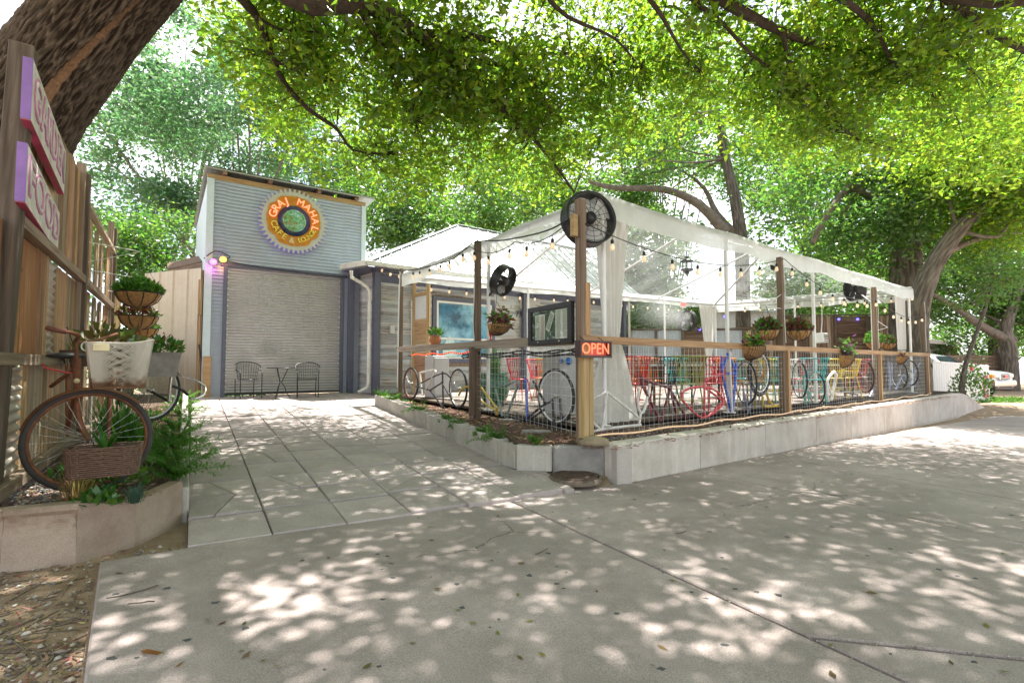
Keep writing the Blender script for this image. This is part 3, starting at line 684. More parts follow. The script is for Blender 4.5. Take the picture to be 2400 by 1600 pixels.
# house wall siding, hip roof, posts
ho = thing('house', 'low house with weathered grey board siding and metal hip roof behind the tent', 'house', HC)
def hp(s, z, o=0): return HC + dH * s - nH * o + Vector((0, 0, z))
HZ = 3.18; rs_ = random.Random(9); ex = .098
wx0 = (V2(onv(1021, 760, HC, HE), 0) - HC).dot(dH); wx1 = (V2(onv(1150, 760, HC, HE), 0) - HC).dot(dH); wz1 = onv(1021, 704, HC, HE).z; wz0 = onv(1021, 840, HC, HE).z
z = -.02; HLn = 10.0
while z < HZ:
    s = 0.02
    while s < HLn - .05:
        e = min(HLn, s + rs_.uniform(1.2, 3.2))
        for a, b in ([(s, e)] if not (z + ex > wz0 - .14 and z < wz1 + .14) else [(s, min(e, wx0 - .13)), (max(s, wx1 + .13), e)]):
            if b - a > .05:
                mm = framem(hp((a + b) / 2, z + ex / 2, .012), dH, Vector((0, 0, 1)) + nH * -.13)
                mbx = MB(); mbx.add(_bv(b - a - .004, .014, ex + .006, .002), _bf); mbx.build('siding_board', m_siding, ho, mm)
        s = e
    z += ex
mb = MB(); 
mb.prism([hp(.02, HZ + .2, -.02), hp(HLn, HZ + .2, -.02), hp(HLn, HZ + .2, -.12), hp(.02, HZ + .2, -.12)], HZ + .3)
mb.prism([hp(HLn - .1, HZ + .2, -.1), hp(HLn, HZ + .2, -.1), hp(HLn, HZ + .2, -6), hp(HLn - .1, HZ + .2, -6)], HZ + .3)
mb.build('wall', m_wgrey, ho)
# return wall to the garage
ra, rb_ = BRc - dG * .12 - nG * .0, HC; dr_ = (rb_ - ra).normalized(); L_ = (rb_ - ra).length
z = -.02; nr_ = Vector((-dr_.y, dr_.x, 0))
while z < HZ:
    mbx = MB(); mbx.add(_bv(L_, .014, ex + .006, .002), _bf)
    mbx.build('siding_board', m_siding, ho, framem((ra + rb_) / 2 + Vector((0, 0, z + ex / 2)) - nr_ * .02, dr_, Vector((0, 0, 1)) + nr_ * -.13)); z += ex
MB().prism([V2(ra + nr_ * .01, HZ), V2(rb_ + nr_ * .01, HZ), V2(rb_ + nr_ * .1, HZ), V2(ra + nr_ * .1, HZ)], HZ + .05).build('return_wall', m_wgrey, ho)
MB().box((0, 0, 0), (.17, .17, HZ + .05)).build('corner_post', m_navy, ho, framem(V2(HC, HZ / 2 - .02) - nH * .07, dH, (0, 0, 1)))
MB().box((0, 0, 0), (.14, .14, HZ)).build('corner_post', m_navy, ho, framem(V2(onv(818, 800, BLc, BRc), HZ / 2 - .02) - nG * .12, dG, (0, 0, 1)))
for px, w_ in ((1228, .12), (1462, .15)):
    p = onv(px, 800, HC - nH * .16, HE - nH * .16); MB().box((0, 0, 0), (w_, w_, HZ)).build('porch_post', m_navy, ho, framem(V2(p, HZ / 2 - .02), dH, (0, 0, 1)))
# eaves, gutter, roof
OV = .5; EZ = HZ + .1
lo = V2(onv(800, 660, BLc, BRc, -.5), 0)
ev = [hp(-.45, EZ, OV), hp(HLn + .5, EZ, OV)]; eL = V2(lo, EZ); apx = at(1071, 528, 17.0); apx2 = apx + dH * 6.5
mb = MB(); mb.slab([ev[0], ev[1], apx2, apx], .05); mb.slab([eL + nG * 3.0 - dG * .3, ev[0], apx], .05); mb.slab([ev[1], ev[1] + nH * 8, apx2], .05); rf = mb.build('roof', m_roofm, ho)
mb = MB()
for k in range(27):
    t = k / 26 * ((ev[1] - ev[0]).length) + .001; a = ev[0] + dH * t
    x = (apx - ev[0]).dot(dH); x2 = (apx2 - ev[0]).dot(dH); Lm = (ev[1] - ev[0]).length
    f_ = min(1, t / x) if t < x else (1 if t < x2 else max(0, (Lm - t) / (Lm - x2)))
    up_ = apx - (ev[0] + dH * x); b = a + up_ * f_
    if f_ > .03: mb.bar(a + Vector((0, 0, .02)), b + Vector((0, 0, .02)), .03, .035)
for a, b in ((ev[0], apx), (apx, apx2), (ev[1], apx2)): mb.bar(a + Vector((0, 0, .02)), b + Vector((0, 0, .02)), .16, .03)
mb.build('seams', pm('seam_metal', (.30, .34, .33), .45, .4), rf)
MB().slab([ev[0] - Vector((0, 0, .09)), ev[0] + nH * OV - Vector((0, 0, .09)), ev[1] + nH * OV - Vector((0, 0, .09)), ev[1] - Vector((0, 0, .09))], -.02).build('soffit', m_navy, ho)
MB().bar(ev[0] - Vector((0, 0, .02)) - nH * .04, ev[1] - Vector((0, 0, .02)) - nH * .04, .1, .11).build('gutter', m_gutter, ho)
MB().bar(eL - Vector((0, 0, .02)), ev[0] - Vector((0, 0, .02)), .12, .13).build('gutter', m_gutter, ho)
MB().slab([eL - Vector((0, 0, .1)), ev[0] - Vector((0, 0, .1)), HC + Vector((0, 0, EZ - .1)) + nH * .1, BRc + Vector((0, 0, EZ - .1))], .02).build('soffit', m_navy, ho)
MB().bar(hp(.1, HZ - .17, .03), hp(HLn, HZ - .17, .03), .03, .22).build('frieze', m_navy, ho)
a = at(825, 636, (HC.y - .75)); dsp = [at(823, 634, 12.2), at(824, 650, 12.2), at(845, 662, 12.45), at(860, 672, 12.55), at(866, 685, 12.6)]
b_ = dsp[-1]; dsp += [V2(b_, 1.5), V2(b_, .28), V2(b_ + Vector((-.03, -.02, 0)), .14), V2(b_ + Vector((-.22, -.12, 0)), .04)]
MB().tube(dsp, .042, 10).build('downspout', m_gutter, ho)
MB().tube([at(1478, 692, 18.0), at(1474, 705, 18.2), V2(at(1474, 705, 18.2), 0)], .045, 8).build('downspout', m_gutter, ho)
# window
m_wing = pm('window_print', (.02, .16, .28), .06, 0, var=.8, sc=2.2, dirt=(.35, .62, .72), dsc=1.1, damt=.9)
wo = .035
wf = MB()
for a, b, c, d in ((wx0 - .12, wx1 + .12, wz1, wz1 + .12), (wx0 - .12, wx0, wz0 - .12, wz1), (wx1, wx1 + .12, wz0 - .12, wz1), (wx0, wx1, wz0 - .12, wz0)):
    wf.box((0, 0, 0), (b - a, .06, d - c), m=framem(hp((a + b) / 2, (c + d) / 2, wo), dH, (0, 0, 1)))
win = wf.build('window', m_navy, ho); wf = MB()
for a, b, c, d in ((wx0, wx1, wz1 - .06, wz1), (wx0, wx0 + .06, wz0, wz1 - .06), (wx1 - .06, wx1, wz0, wz1 - .06), (wx0 + .06, wx1 - .06, wz0 + .33 * (wz1 - wz0), wz0 + .33 * (wz1 - wz0) + .06), (wx0 + .06, wx1 - .06, wz0, wz0 + .05)):
    wf.box((0, 0, 0), (b - a - .002, .05, d - c - .002), m=framem(hp((a + b) / 2, (c + d) / 2, wo + .008), dH, (0, 0, 1)))
wf.build('frame', m_white, win)
MB().box((0, 0, 0), (wx1 - wx0 - .01, .01, wz1 - wz0 - .01)).build('pane', m_wing, win, framem(hp((wx0 + wx1) / 2, (wz0 + wz1) / 2, wo - .01), dH, (0, 0, 1)))
mb = MB()
for sx, w2, h2 in ((.45, .26, .75),):
    mb.lathe([(w2, 0), (w2 * .98, .12), (w2 * .7, .4), (w2 * .3, .55), (0, .6)], 10, framem(hp(wx0 + .45, wz0 + .06, wo + .0), dH, (0, 0, 1)) @ Matrix.Scale(.05, 4, (0, 1, 0)))
mb.build('etched_dome', pm('pale_teal_print', (.55, .75, .75), .2, var=.2), win)
for px, py, w_, h_, mt in ((919, 772, .13, .22, m_galv), (880, 640, .16, .2, m_navy), (967, 712, .12, .17, m_galv), (1226, 712, .2, .34, m_gutter)):
    p = onv(px, py, HC - nH * .08, HE - nH * .08); MB().box((0, 0, 0), (w_, .09, h_), ch=.01).build('electrical_box', mt, ho, framem(p, dH, (0, 0, 1)))
for px, y0, y1 in ((967, 640, 700), (964, 722, 910)): MB().tube([onv(px, y0, HC - nH * .06, HE - nH * .06), onv(px + 1, y1, HC - nH * .06, HE - nH * .06)], .014, 6).build('conduit', m_galv, ho)
MB().box((0, 0, 0), (.5, .02, .6)).build('meter_panel', m_white, ho, framem(hp(wx1 + 1.75, 2.0, .04), dH, (0, 0, 1)))
nm = textmesh('73', .26, .006, m_black); p = onv(1216, 736, HC - nH * .08, HE - nH * .08)
fin(bpy.data.objects.new('house_number', nm), ho, framem(p, dH, -nH))
# ================================================================ trees
def barktube(pts, rad, nseg, nang, amp, fr_, seed, scar=None):
    # dense tube with ridged bark; returns verts, faces, ridge values
    pts = [Vector(p) for p in pts]; L = [0]
    for a, b in zip(pts, pts[1:]): L.append(L[-1] + (b - a).length)
    def samp(s):
        k = max(i for i in range(len(L)) if L[i] <= s + 1e-9); k = min(k, len(pts) - 2); t = (s - L[k]) / (L[k + 1] - L[k])
        p0, p1, p2, p3 = pts[max(k - 1, 0)], pts[k], pts[k + 1], pts[min(k + 2, len(pts) - 1)]
        q = .5 * ((2 * p1) + (p2 - p0) * t + (2 * p0 - 5 * p1 + 4 * p2 - p3) * t * t + (3 * p1 - p0 - 3 * p2 + p3) * t ** 3)
        return q, rad[k] + (rad[k + 1] - rad[k]) * t
    V = []; C = []; a = None; prev = None
    ps = [samp(L[-1] * i / nseg) for i in range(nseg + 1)]
    for i, (p, r_) in enumerate(ps):
        t = (ps[min(i + 1, nseg)][0] - ps[max(i - 1, 0)][0]).normalized()
        if a is None: a = t.orthogonal().normalized()
        a = (a - t * a.dot(t)).normalized(); b = t.cross(a); s = L[-1] * i / nseg
        for k in range(nang):
            th = 2 * math.pi * k / nang; d = a * math.cos(th) + b * math.sin(th)
            q = Vector((math.cos(th) * r_ * fr_, math.sin(th) * r_ * fr_, s * fr_ * .11 + seed))
            w_ = noise.noise_vector(q * .35) * .9
            n1 = 1 - abs(noise.noise(q + w_)) * 2; n2 = noise.noise(q * 3.1)
            h = max(-.3, n1) * .75 + n2 * .25; lump = noise.noise(Vector((math.cos(th) * 1.2, math.sin(th) * 1.2, s * .8 + seed)))
            sc_ = 0
            if scar: sc_ = scar(s / L[-1], th)
            V.append(p + d * (r_ * (1 + .05 * lump) + amp * (h - .5) * (1 - sc_) - .03 * sc_)); C.append((h, sc_))
    Fc = [[i * nang + k, i * nang + (k + 1) % nang, (i + 1) * nang + (k + 1) % nang, (i + 1) * nang + k] for i in range(nseg) for k in range(nang)]
    return V, Fc, C
def barkmat(name, dark, lite, scar=(.30, .19, .12)):
    m, n, b = _new(name); at_ = n.nodes.new('ShaderNodeAttribute'); at_.attribute_name = 'ridge'; r = _ramp(n, [(.25, dark), (.62, tuple((x + y) / 2 for x, y in zip(dark, lite))), (.86, lite)]); n.links.new(at_.outputs['Fac'], r.inputs[0])
    a2 = n.nodes.new('ShaderNodeAttribute'); a2.attribute_name = 'scar'; co = _co(n); t = _noise(n, co, 25, 6); rr = _ramp(n, [(.3, tuple(x * .6 for x in scar)), (.65, scar), (.8, (.55, .42, .3))]); n.links.new(t.outputs[0], rr.inputs[0])
    o = _mix(n, r.outputs[0], rr.outputs[0], a2.outputs['Fac']); t2 = _noise(n, co, 60, 4); r2 = _ramp(n, [(.3, (.7,) * 3), (.7, (1.15,) * 3)]); n.links.new(t2.outputs[0], r2.inputs[0])
    n.links.new(_mix(n, o, r2.outputs[0], 1.0, 'MULTIPLY'), b.inputs['Base Color']); b.inputs['Roughness'].default_value = .95; b.inputs['Specular IOR Level'].default_value = .15; _bump(n, b, t2.outputs[0], .5, .01); return m
m_barkA = barkmat('furrowed_bark', (.045, .036, .029), (.185, .15, .12)); m_barkB = barkmat('grey_bark', (.10, .085, .07), (.26, .225, .19))
def barkobj(name, pts, rad, nseg, nang, amp, fr_, seed, mat, parent, scar=None):
    V, Fc, C = barktube(pts, rad, nseg, nang, amp, fr_, seed, scar); me = bpy.data.meshes.new(name); me.from_pydata(V, [], Fc)
    me.polygons.foreach_set('use_smooth', [True] * len(Fc)); a = me.attributes.new('ridge', 'FLOAT', 'POINT'); a.data.foreach_set('value', [c[0] for c in C])
    a = me.attributes.new('scar', 'FLOAT', 'POINT'); a.data.foreach_set('value', [float(c[1]) for c in C]); me.materials.append(mat); me.update()
    return fin(bpy.data.objects.new(name, me), parent)
def smooth(pts, k=3):
    out = []
    for i in range(len(pts) - 1):
        p0, p1, p2, p3 = [Vector(pts[min(max(j, 0), len(pts) - 1)]) for j in (i - 1, i, i + 1, i + 2)]
        for q in range(k):
            t = q / k; out.append(.5 * ((2 * p1) + (p2 - p0) * t + (2 * p0 - 5 * p1 + 4 * p2 - p3) * t * t + (3 * p1 - p0 - 3 * p2 + p3) * t ** 3))
    return out + [Vector(pts[-1])]
def limb(name, pts, r0, r1, parent, mat=None, n=7, k=3):
    P = smooth(pts, k); N = len(P); rr = [r0 + (r1 - r0) * (i / (N - 1)) ** .8 for i in range(N)]
    MB().tube(P, rr, n).build(name, mat or m_bark, parent); return P
m_branch = pm('branch_bark', (.065, .052, .043), .95, var=.3, sc=10, bump=.6, bsc=30, spec=.15)
# ---- the big leaning shade tree on the left
tb = Vector((-7.6, 6.6, -.4))
st = thing('shade_tree', 'huge shade tree with furrowed leaning trunk whose canopy overhangs the whole pavement', 'tree', tb)
tp = [tb, Vector((-7.45, 6.55, 1.2)), Vector((-7.0, 6.45, 2.6)), at(60, 270, 6.3), at(190, 80, 6.1), at(330, -90, 5.9), at(480, -260, 5.6), at(600, -420, 5.4)]
def scar(t, th):
    c = 5.05 + .2 * math.sin(t * 9); d = abs((th - c + math.pi) % (2 * math.pi) - math.pi); w_ = .13 * max(0, 1 - abs(t - .50) / .3)
    return 1.0 if d < w_ else 0.0
barkobj('trunk', tp, [.75, .66, .60, .56, .53, .50, .46, .40], 460, 280, .052, 38, 3.1, m_barkA, st, scar)
BR = []
def pb(lst, y0, y1): return [at(x, y, y0 + (y1 - y0) * i / (len(lst) - 1)) for i, (x, y) in enumerate(lst)]
top = tp[-1]; tk2 = tp[-2]
def br(lst, y0, y1, r0, r1, start=None, n=7):
    P = pb(lst, y0, y1)
    if start is not None: P = [start] + P
    P = limb('branch', P, r0 * 1.25, r1 * 1.3, st, m_branch, n=n); BR.extend(P); return P
A = br([(678, -15), (815, 4), (866, 13), (925, 42), (980, 81), (1044, 123), (1074, 149), (1104, 178), (1150, 225), (1197, 272), (1248, 323), (1295, 378), (1346, 451)], 5.7, 9.0, .13, .015, tk2, 10)
br([(980, 79), (1053, 79), (1108, 85), (1180, 106), (1231, 134), (1308, 125), (1393, 132), (1431, 145)], 6.75, 8.3, .05, .012)
br([(1074, 146), (1150, 147), (1214, 170), (1265, 213), (1291, 264)], 7.1, 8.6, .045, .01)
br([(832, 6), (874, 77), (908, 136), (934, 213), (972, 281)], 6.05, 7.8, .035, .008)
br([(891, 100), (959, 149), (993, 208), (1061, 219)], 6.6, 7.6, .02, .006)
br([(540, -80), (575, 5), (606, 43), (632, 119), (670, 200), (734, 264), (789, 302), (827, 351), (900, 361)], 6.0, 8.6, .075, .01, top)
br([(640, 140), (690, 165), (760, 190), (800, 185)], 6.6, 7.4, .02, .006)
br([(600, 40), (660, 70), (740, 75), (830, 100)], 6.2, 7.2, .02, .006)
K = br([(800, -330), (1100, -180), (1400, -100), (1600, -50), (1730, 23), (1818, 69), (1902, 101), (1997, 122), (2062, 122)], 5.4, 8.5, .15, .012, top, 9)
br([(1833, 76), (1856, 153), (1902, 210), (1940, 249), (1978, 302), (2017, 329)], 7.2, 9.3, .03, .008)
br([(1640, -40), (1860, -60), (1974, 0), (2024, 38), (2055, 77), (2093, 145), (2131, 180), (2189, 203)], 6.2, 8.4, .06, .008)
br([(1450, -90), (1538, 19), (1573, 77), (1603, 126), (1642, 165)], 6.1, 7.6, .035, .008)
br([(1560, -60), (1642, 15), (1695, 57), (1768, 134), (1867, 199), (1875, 240)], 6.4, 8.4, .04, .008)
br([(1860, -60), (2080, -70), (2235, 8), (2288, 50), (2342, 88), (2420, 130)], 6.5, 7.6, .075, .03)
br([(2170, -40), (2208, 0), (2208, 107), (2281, 168)], 6.9, 8.0, .03, .008)
br([(2080, -70), (2265, 6), (2420, 5)], 6.7, 6.3, .05, .03)
br([(1100, -180), (1000, -120), (900, -90), (760, -60)], 5.6, 7.5, .05, .01)
br([(1200, -160), (1260, -40), (1330, 40), (1440, 90), (1500, 160)], 5.7, 8.0, .04, .01)
ov = [Vector((1.5, 4.2, 7.4)), Vector((4, 4.4, 8.0)), Vector((7, 4.0, 8.0)), Vector((10, 4.2, 7.6))]; BR.extend(limb('branch', [K[6]] + ov, .12, .03, st))
ov = [Vector((-1.5, 2.5, 7.6)), Vector((.5, .6, 8.2)), Vector((2.5, -1.5, 8.2))]; BR.extend(limb('branch', [top] + ov, .14, .03, st))
ov = [Vector((1.5, 3.0, 7.8)), Vector((4.5, 1.6, 8.2)), Vector((8, .5, 8))]; BR.extend(limb('branch', [K[3]] + ov, .10, .03, st))
BRn = np.array([tuple(p) for p in BR])
lbx = [300, 430, 470, 560, 640, 760, 860, 1000, 1150, 1300, 1420, 1600, 1800, 2000, 2200, 2420]; lby = [-400, 20, 110, 220, 330, 430, 440, 440, 430, 470, 360, 340, 350, 370, 400, 430]
CL = []; rng = np.random.default_rng(21)
nb_ = len(BRn)
while len(CL) < 5000:
    if rng.random() < .42:
        b_ = BRn[rng.integers(nb_)]; p = Vector(b_) + Vector(rng.normal(size=3) * np.array([.5, .45, .4])) + Vector((0, .45, .12))
        if p.y < 3: continue
    else:
        p = at(rng.uniform(250, 2560), rng.uniform(-330, 480), rng.uniform(8.0, 12.5))
    q = p - CAMP; px = 1200 + F * q.x / q.y; py = 855 - F * q.z / q.y
    if p.y < 9.5 and px > 2440: continue
    lb = np.interp(px, lbx, lby)
    if py > lb + rng.normal() * 16 or p.z < 2.9: continue
    if noise.noise(p * .5) * 1.0 + noise.noise(p * 1.6) * .55 < -.13 + rng.uniform(-.08, .08): continue
    if px < 600 and p.y < 7.0: continue
    CL.append(p)
CV = np.array([tuple(p) for p in CL]); CL2 = []
ex_, ey_ = math.sin(R(SUN_AZ)) / math.tan(R(SUN_EL)), math.cos(R(SUN_AZ)) / math.tan(R(SUN_EL))
while len(CL2) < 8800:
    p = Vector((rng.uniform(-7, 15), rng.uniform(-3, 8.6), rng.uniform(6.4, 9.4)))
    q = p - CAMP
    if q.y > 0 and q.z / q.y < .80: continue
    sx, sy = p.x - ex_ * p.z, p.y - ey_ * p.z      # unseen overhead crown, gaps cut along the sun rays to dapple the pavement
    if noise.noise(Vector((sx * .75, sy * .75, p.z * .06))) + .55 * noise.noise(Vector((sx * 2.0, sy * 2.0, p.z * .15))) < -.20: continue
    CL2.append(p)
CL2n = np.array([tuple(p) for p in CL2])
CLn = np.array([tuple(p) for p in CL])
nl = 20; cen = np.repeat(CLn, nl, axis=0); cen = cen + rng.normal(size=cen.shape) * np.array([.17, .17, .10])
fin(bpy.data.objects.new('crown', leafmesh('crown', cen, .115, .05, m_leafA, rng, .25, .55)), st)
cen = np.repeat(CL2n, 20, axis=0); cen = cen + rng.normal(size=cen.shape) * np.array([.2, .2, .12])
fin(bpy.data.objects.new('crown', leafmesh('crown', cen, .15, .08, m_leafA, rng)), st)  # larger leaves out of view, added for the broken shade they cast
mb = MB()
for i in rng.choice(len(CLn), 2200, replace=False):
    p = CLn[i]; d = np.linalg.norm(BRn - p, axis=1); k = int(np.argmin(d + rng.uniform(0, .5, len(d))))
    if .15 < d[k] < 1.9:
        a, b = Vector(BRn[k]), Vector(p); m_ = (a + b) / 2 + Vector(rng.normal(size=3)) * .08 * d[k] + Vector((0, 0, .06 * d[k])); mb.tube([a, m_, b], [.011, .007, .003], 3, cap=False)
tag(mb.build('twigs', m_branch, st), kind='stuff')
# ---- background trees
def tree(name, label, base, h, crown, nleaf, lsz, lmat, trunk=None, r=.3, limbs=(), bark=m_barkB, gap=-.15, seed=0, cls=.42, nper=60, group=None):
    rg = np.random.default_rng(100 + seed); t = thing(name, label, 'tree', base, group=group)
    tr = trunk or [Vector(base), Vector(base) + Vector((.1, 0, h * .35)), Vector(base) + Vector((.0, .1, h * .75))]
    barkobj('trunk', tr, [r * (1 - .55 * i / (len(tr) - 1)) for i in range(len(tr))], 110, 56, r * .10, 7 / max(r, .15) * .8, seed, bark, t)
    for lm in limbs: limb('limb', lm[0], lm[1], lm[2], t, bark if 0 else m_bark)
    P = []
    while len(P) < nleaf // nper:
        c, rad = crown[rg.integers(len(crown))]; d = rg.normal(size=3); d /= np.linalg.norm(d); q = Vector(c) + Vector(d * np.array(rad) * rg.uniform(.25, 1) ** .5)
        if noise.noise(q * .55 + Vector((seed * 3.3, 0, 0))) + .5 * noise.noise(q * 1.4) < gap: continue
        P.append(tuple(q))
    for q in [P[i] for i in rg.choice(len(P), min(len(P), 12), replace=False)]:
        a = tr[-1] if random.random() < .6 else tr[-2]; b = Vector(q); m_ = (Vector(a) + b) / 2 + Vector(rg.normal(size=3)) * .25 + Vector((0, 0, -.2))
        MB().tube(smooth([Vector(a), m_, b], 3), list(np.linspace(r * .2, .012, 7)), 5).build('branch', m_bark, t)
    P = np.repeat(np.array(P), nper, axis=0); P = P + rg.normal(size=P.shape) * np.array([cls, cls, cls * .55])
    fin(bpy.data.objects.new('crown', leafmesh('crown', P, lsz * 1.25, lsz * .6, lmat, rg)), t); return t
def G(px, Y): 
    p = at(px, 855, Y); return V2(p, zs(p.x, p.y) - .1)
p = G(560, 24); tree('garden_tree', 'tall blue green tree rising behind the garage and tan gate', p, 10, [(at(300, 240, 22), (3.3, 3, 3.0)), (at(520, 330, 24), (4.0, 3, 3.2)), (at(330, 480, 22), (2.2, 2, 2.2)), (at(650, 170, 24), (3.4, 3, 2.6))], 24000, .17, m_leafC, seed=1, r=.4, gap=.06)
p = G(300, 17); tree('gate_tree', 'low bright leafy tree just above the tan metal gate', p, 5, [(at(330, 590, 16.5), (1.6, 1.4, .9)), (at(270, 560, 17), (1.4, 1.3, 1.0)), (at(410, 560, 17.5), (1.3, 1.2, 1.1))], 9000, .12, m_leafB, seed=2, r=.18, cls=.35)
p = G(930, 25); tree('roof_tree', 'dense green tree standing behind the metal hip roof', p, 9, [(at(900, 460, 24), (3.0, 2.5, 2.6)), (at(1060, 440, 25), (3.4, 3, 2.8)), (at(1000, 540, 23), (2.8, 2, 1.4)), (at(1180, 460, 25), (3.0, 3, 2.4))], 26000, .16, m_leafB, seed=3, r=.4, gap=-.25)
lb1 = ([at(1700, 545, 22), at(1640, 480, 22), at(1560, 445, 22), at(1440, 440, 21), at(1380, 425, 21)], .26, .08)
tk = [G(1740, 22.5), at(1740, 620, 22.5), at(1725, 480, 22.5), at(1700, 370, 22.5), at(1680, 260, 22.5)]
tree('tent_tree', 'tree with pale grey trunk rising behind the clear tent roof', tk[0], 9, [(at(1430, 360, 22), (3.4, 3, 2.4)), (at(1640, 300, 23), (3.6, 3, 3.0)), (at(1800, 380, 24), (3.0, 2.5, 2.4)), (at(1420, 480, 24), (2.6, 2, 1.2))], 26000, .16, m_leafB, tk, .34, [lb1, ([at(1735, 560, 22.5), at(1680, 500, 23), at(1650, 440, 23.5), at(1600, 400, 24)], .2, .05)], seed=4, gap=-.1)
tk = [G(2120, 17.5), at(2125, 700, 17.5), at(2120, 520, 17.5), at(2100, 390, 17.5), at(2105, 300, 17.5)]
tree('oak_tree', 'thick trunked tree with forked limbs behind the right end of the tent', tk[0], 9, [(at(1980, 470, 16.5), (2.8, 2, 2.0)), (at(2150, 330, 17), (3.4, 2.5, 2.4)), (at(2320, 300, 16), (2.8, 2.5, 2.8)), (at(2050, 560, 18.5), (2.6, 2, 1.6)), (at(2290, 500, 17.5), (2.2, 2, 2.0))], 32000, .14, m_leafB, tk, .58,
     [([at(2115, 480, 17.5), at(2060, 470, 17), at(1990, 440, 17), at(1930, 520, 16.5), at(1905, 570, 16.5)], .2, .08), ([at(2105, 340, 17.4), at(2130, 290, 17), at(2150, 220, 17)], .25, .1), ([at(2112, 450, 17.4), at(2020, 410, 17), at(1950, 395, 17)], .16, .04)], seed=5, gap=-.12)
tk = [at(2148, 905, 14.9), at(2146, 780, 14.9), at(2156, 700, 14.8), at(2190, 620, 14.6), at(2245, 540, 14.3), at(2330, 460, 14)]
tk[0] = V2(tk[0], -.3)
tree('leaning_tree', 'leaning trunk with ridged bark hard against the end post of the wire fence', tk[0], 8, [(at(2300, 400, 14), (2.2, 2, 1.6)), (at(2390, 330, 13.5), (2.2, 2, 2.2)), (at(2380, 500, 14.5), (1.4, 1.5, 1.0))], 17000, .12, m_leafA, tk, .36, [([at(2200, 600, 14.6), at(2290, 560, 14.8), at(2400, 545, 15)], .13, .05)], seed=6, gap=-.2)
tk = [G(2366, 26), at(2364, 820, 26), at(2360, 760, 26), at(2400, 640, 26)]
tree('far_oak', 'massive dark trunked tree beyond the parked silver car', tk[0], 9, [(at(2330, 640, 26), (3.2, 2.5, 1.9)), (at(2230, 690, 28), (2.8, 2.5, 1.7)), (at(2420, 720, 27), (2.6, 2, 2.0)), (at(2250, 560, 28), (3.4, 2.5, 2.2))], 26000, .17, m_leafB, tk, .40, [([at(2372, 800, 26), at(2310, 770, 26), at(2240, 720, 26), at(2190, 690, 26)], .3, .1)], seed=7, gap=-.2)
tk = [onwalk(2252, 925) * 1, at(2262, 860, 15.6), at(2285, 790, 15.6), at(2310, 720, 15.5), at(2330, 640, 15.5)]; p0 = at(2252, 922, 15.6); tk[0] = V2(p0, -.3)
tree('sapling', 'thin bent sapling growing behind the end of the concrete wall', tk[0], 3, [(at(2300, 700, 15.5), (.9, .8, .6)), (at(2350, 640, 15.5), (.9, .8, .6))], 1500, .09, m_leafB, tk, .075, seed=8, cls=.22)
DT = ['distant tree at the far left edge behind the leaning trunk', 'tall distant tree above the board fence on the left', 'distant tree filling the sky right of the garage roof', 'distant tree above the metal hip roof', 'low distant tree seen through the clear tent roof', 'tall distant tree at the top middle beyond the canopy', 'distant tree between the tent and the thick trunk', 'low distant tree behind the thick trunk', 'tall distant tree at the upper right corner', 'distant tree at the far right edge past the car', 'tall distant tree above the right half of the tent']
# far green backdrop trees beyond the roofs
k = 0
for px, py, Y, s_ in ((80, 420, 34, 5.5), (420, 120, 34, 5.5), (760, 300, 36, 5.5), (1180, 330, 36, 5.5), (1500, 560, 34, 3.6), (1560, 200, 38, 6), (1900, 520, 34, 5), (2080, 640, 36, 4), (2330, 180, 30, 5.5), (2500, 560, 36, 5.5), (1900, 180, 34, 5.5)):
    k += 1; p = G(px, Y)
    tree('distant_tree', DT[k - 1], p, 12, [(at(px, py, Y), (s_, s_ * .8, s_ * .75)), (at(px, min(py + 150, 700), Y), (s_ * .8, s_ * .7, s_ * .5))], 9000, .30, m_leafC if px < 900 else m_leafB, None, .4, seed=20 + k, cls=.62, gap=(.08 if px < 900 else -.25), group='distant trees beyond the roofs')
# ================================================================ patio: wire fences with posts and rails
RT = 1.055     # rail top
def fr_(s, z, o=0): return C0 + dR * s + nR * o + Vector((0, 0, z))
def fl_(s, z, o=0): return C0 + dL * s + nL * o + Vector((0, 0, z))
def sR(px): return (V2(onv(px, 850, C0, E0), 0) - C0).dot(dR)
def sL_(px): return (V2(onv(px, 850, C0, L0), 0) - C0).dot(dL)
def fenceR(px, py, o=.07): return onv(px, py, C0 + nR * o, E0 + nR * o)
def fenceL(px, py, o=.07): return onv(px, py, C0 + nL * o, L0 + nL * o)
def bz(s): return -.16 + .22 * s / lenL       # bed level along the left fence
cpst = thing('corner_post', 'tall weathered corner post carrying the big fan and the menu board', 'post', fr_(0, BZ))
def upright(name, p, z0, z1, w_, mat, par, d): 
    L = z1 - z0; mb = MB(); mb.add(_bv(L, w_, w_, .004), _bf); return mb.build(name, mat, par, framem(V2(p, (z0 + z1) / 2), (0, 0, 1), d))
upright('post', C0, BZ - .2, 2.62, .095, m_wpost, cpst, dR)
upright('sleeve_board', C0 - nL * .0 - nR * .062 - dR * .03, BZ + .06, RT - .09, .085, m_wtan, cpst, dR)
upright('sleeve_board', C0 + dR * .07 - nR * .05, BZ + .08, RT - .09, .075, m_wtan, cpst, dR)
upright('sleeve_board', C0 + dR * .055 - nR * .02, RT + .0, 1.66, .08, m_wtan, cpst, dR)
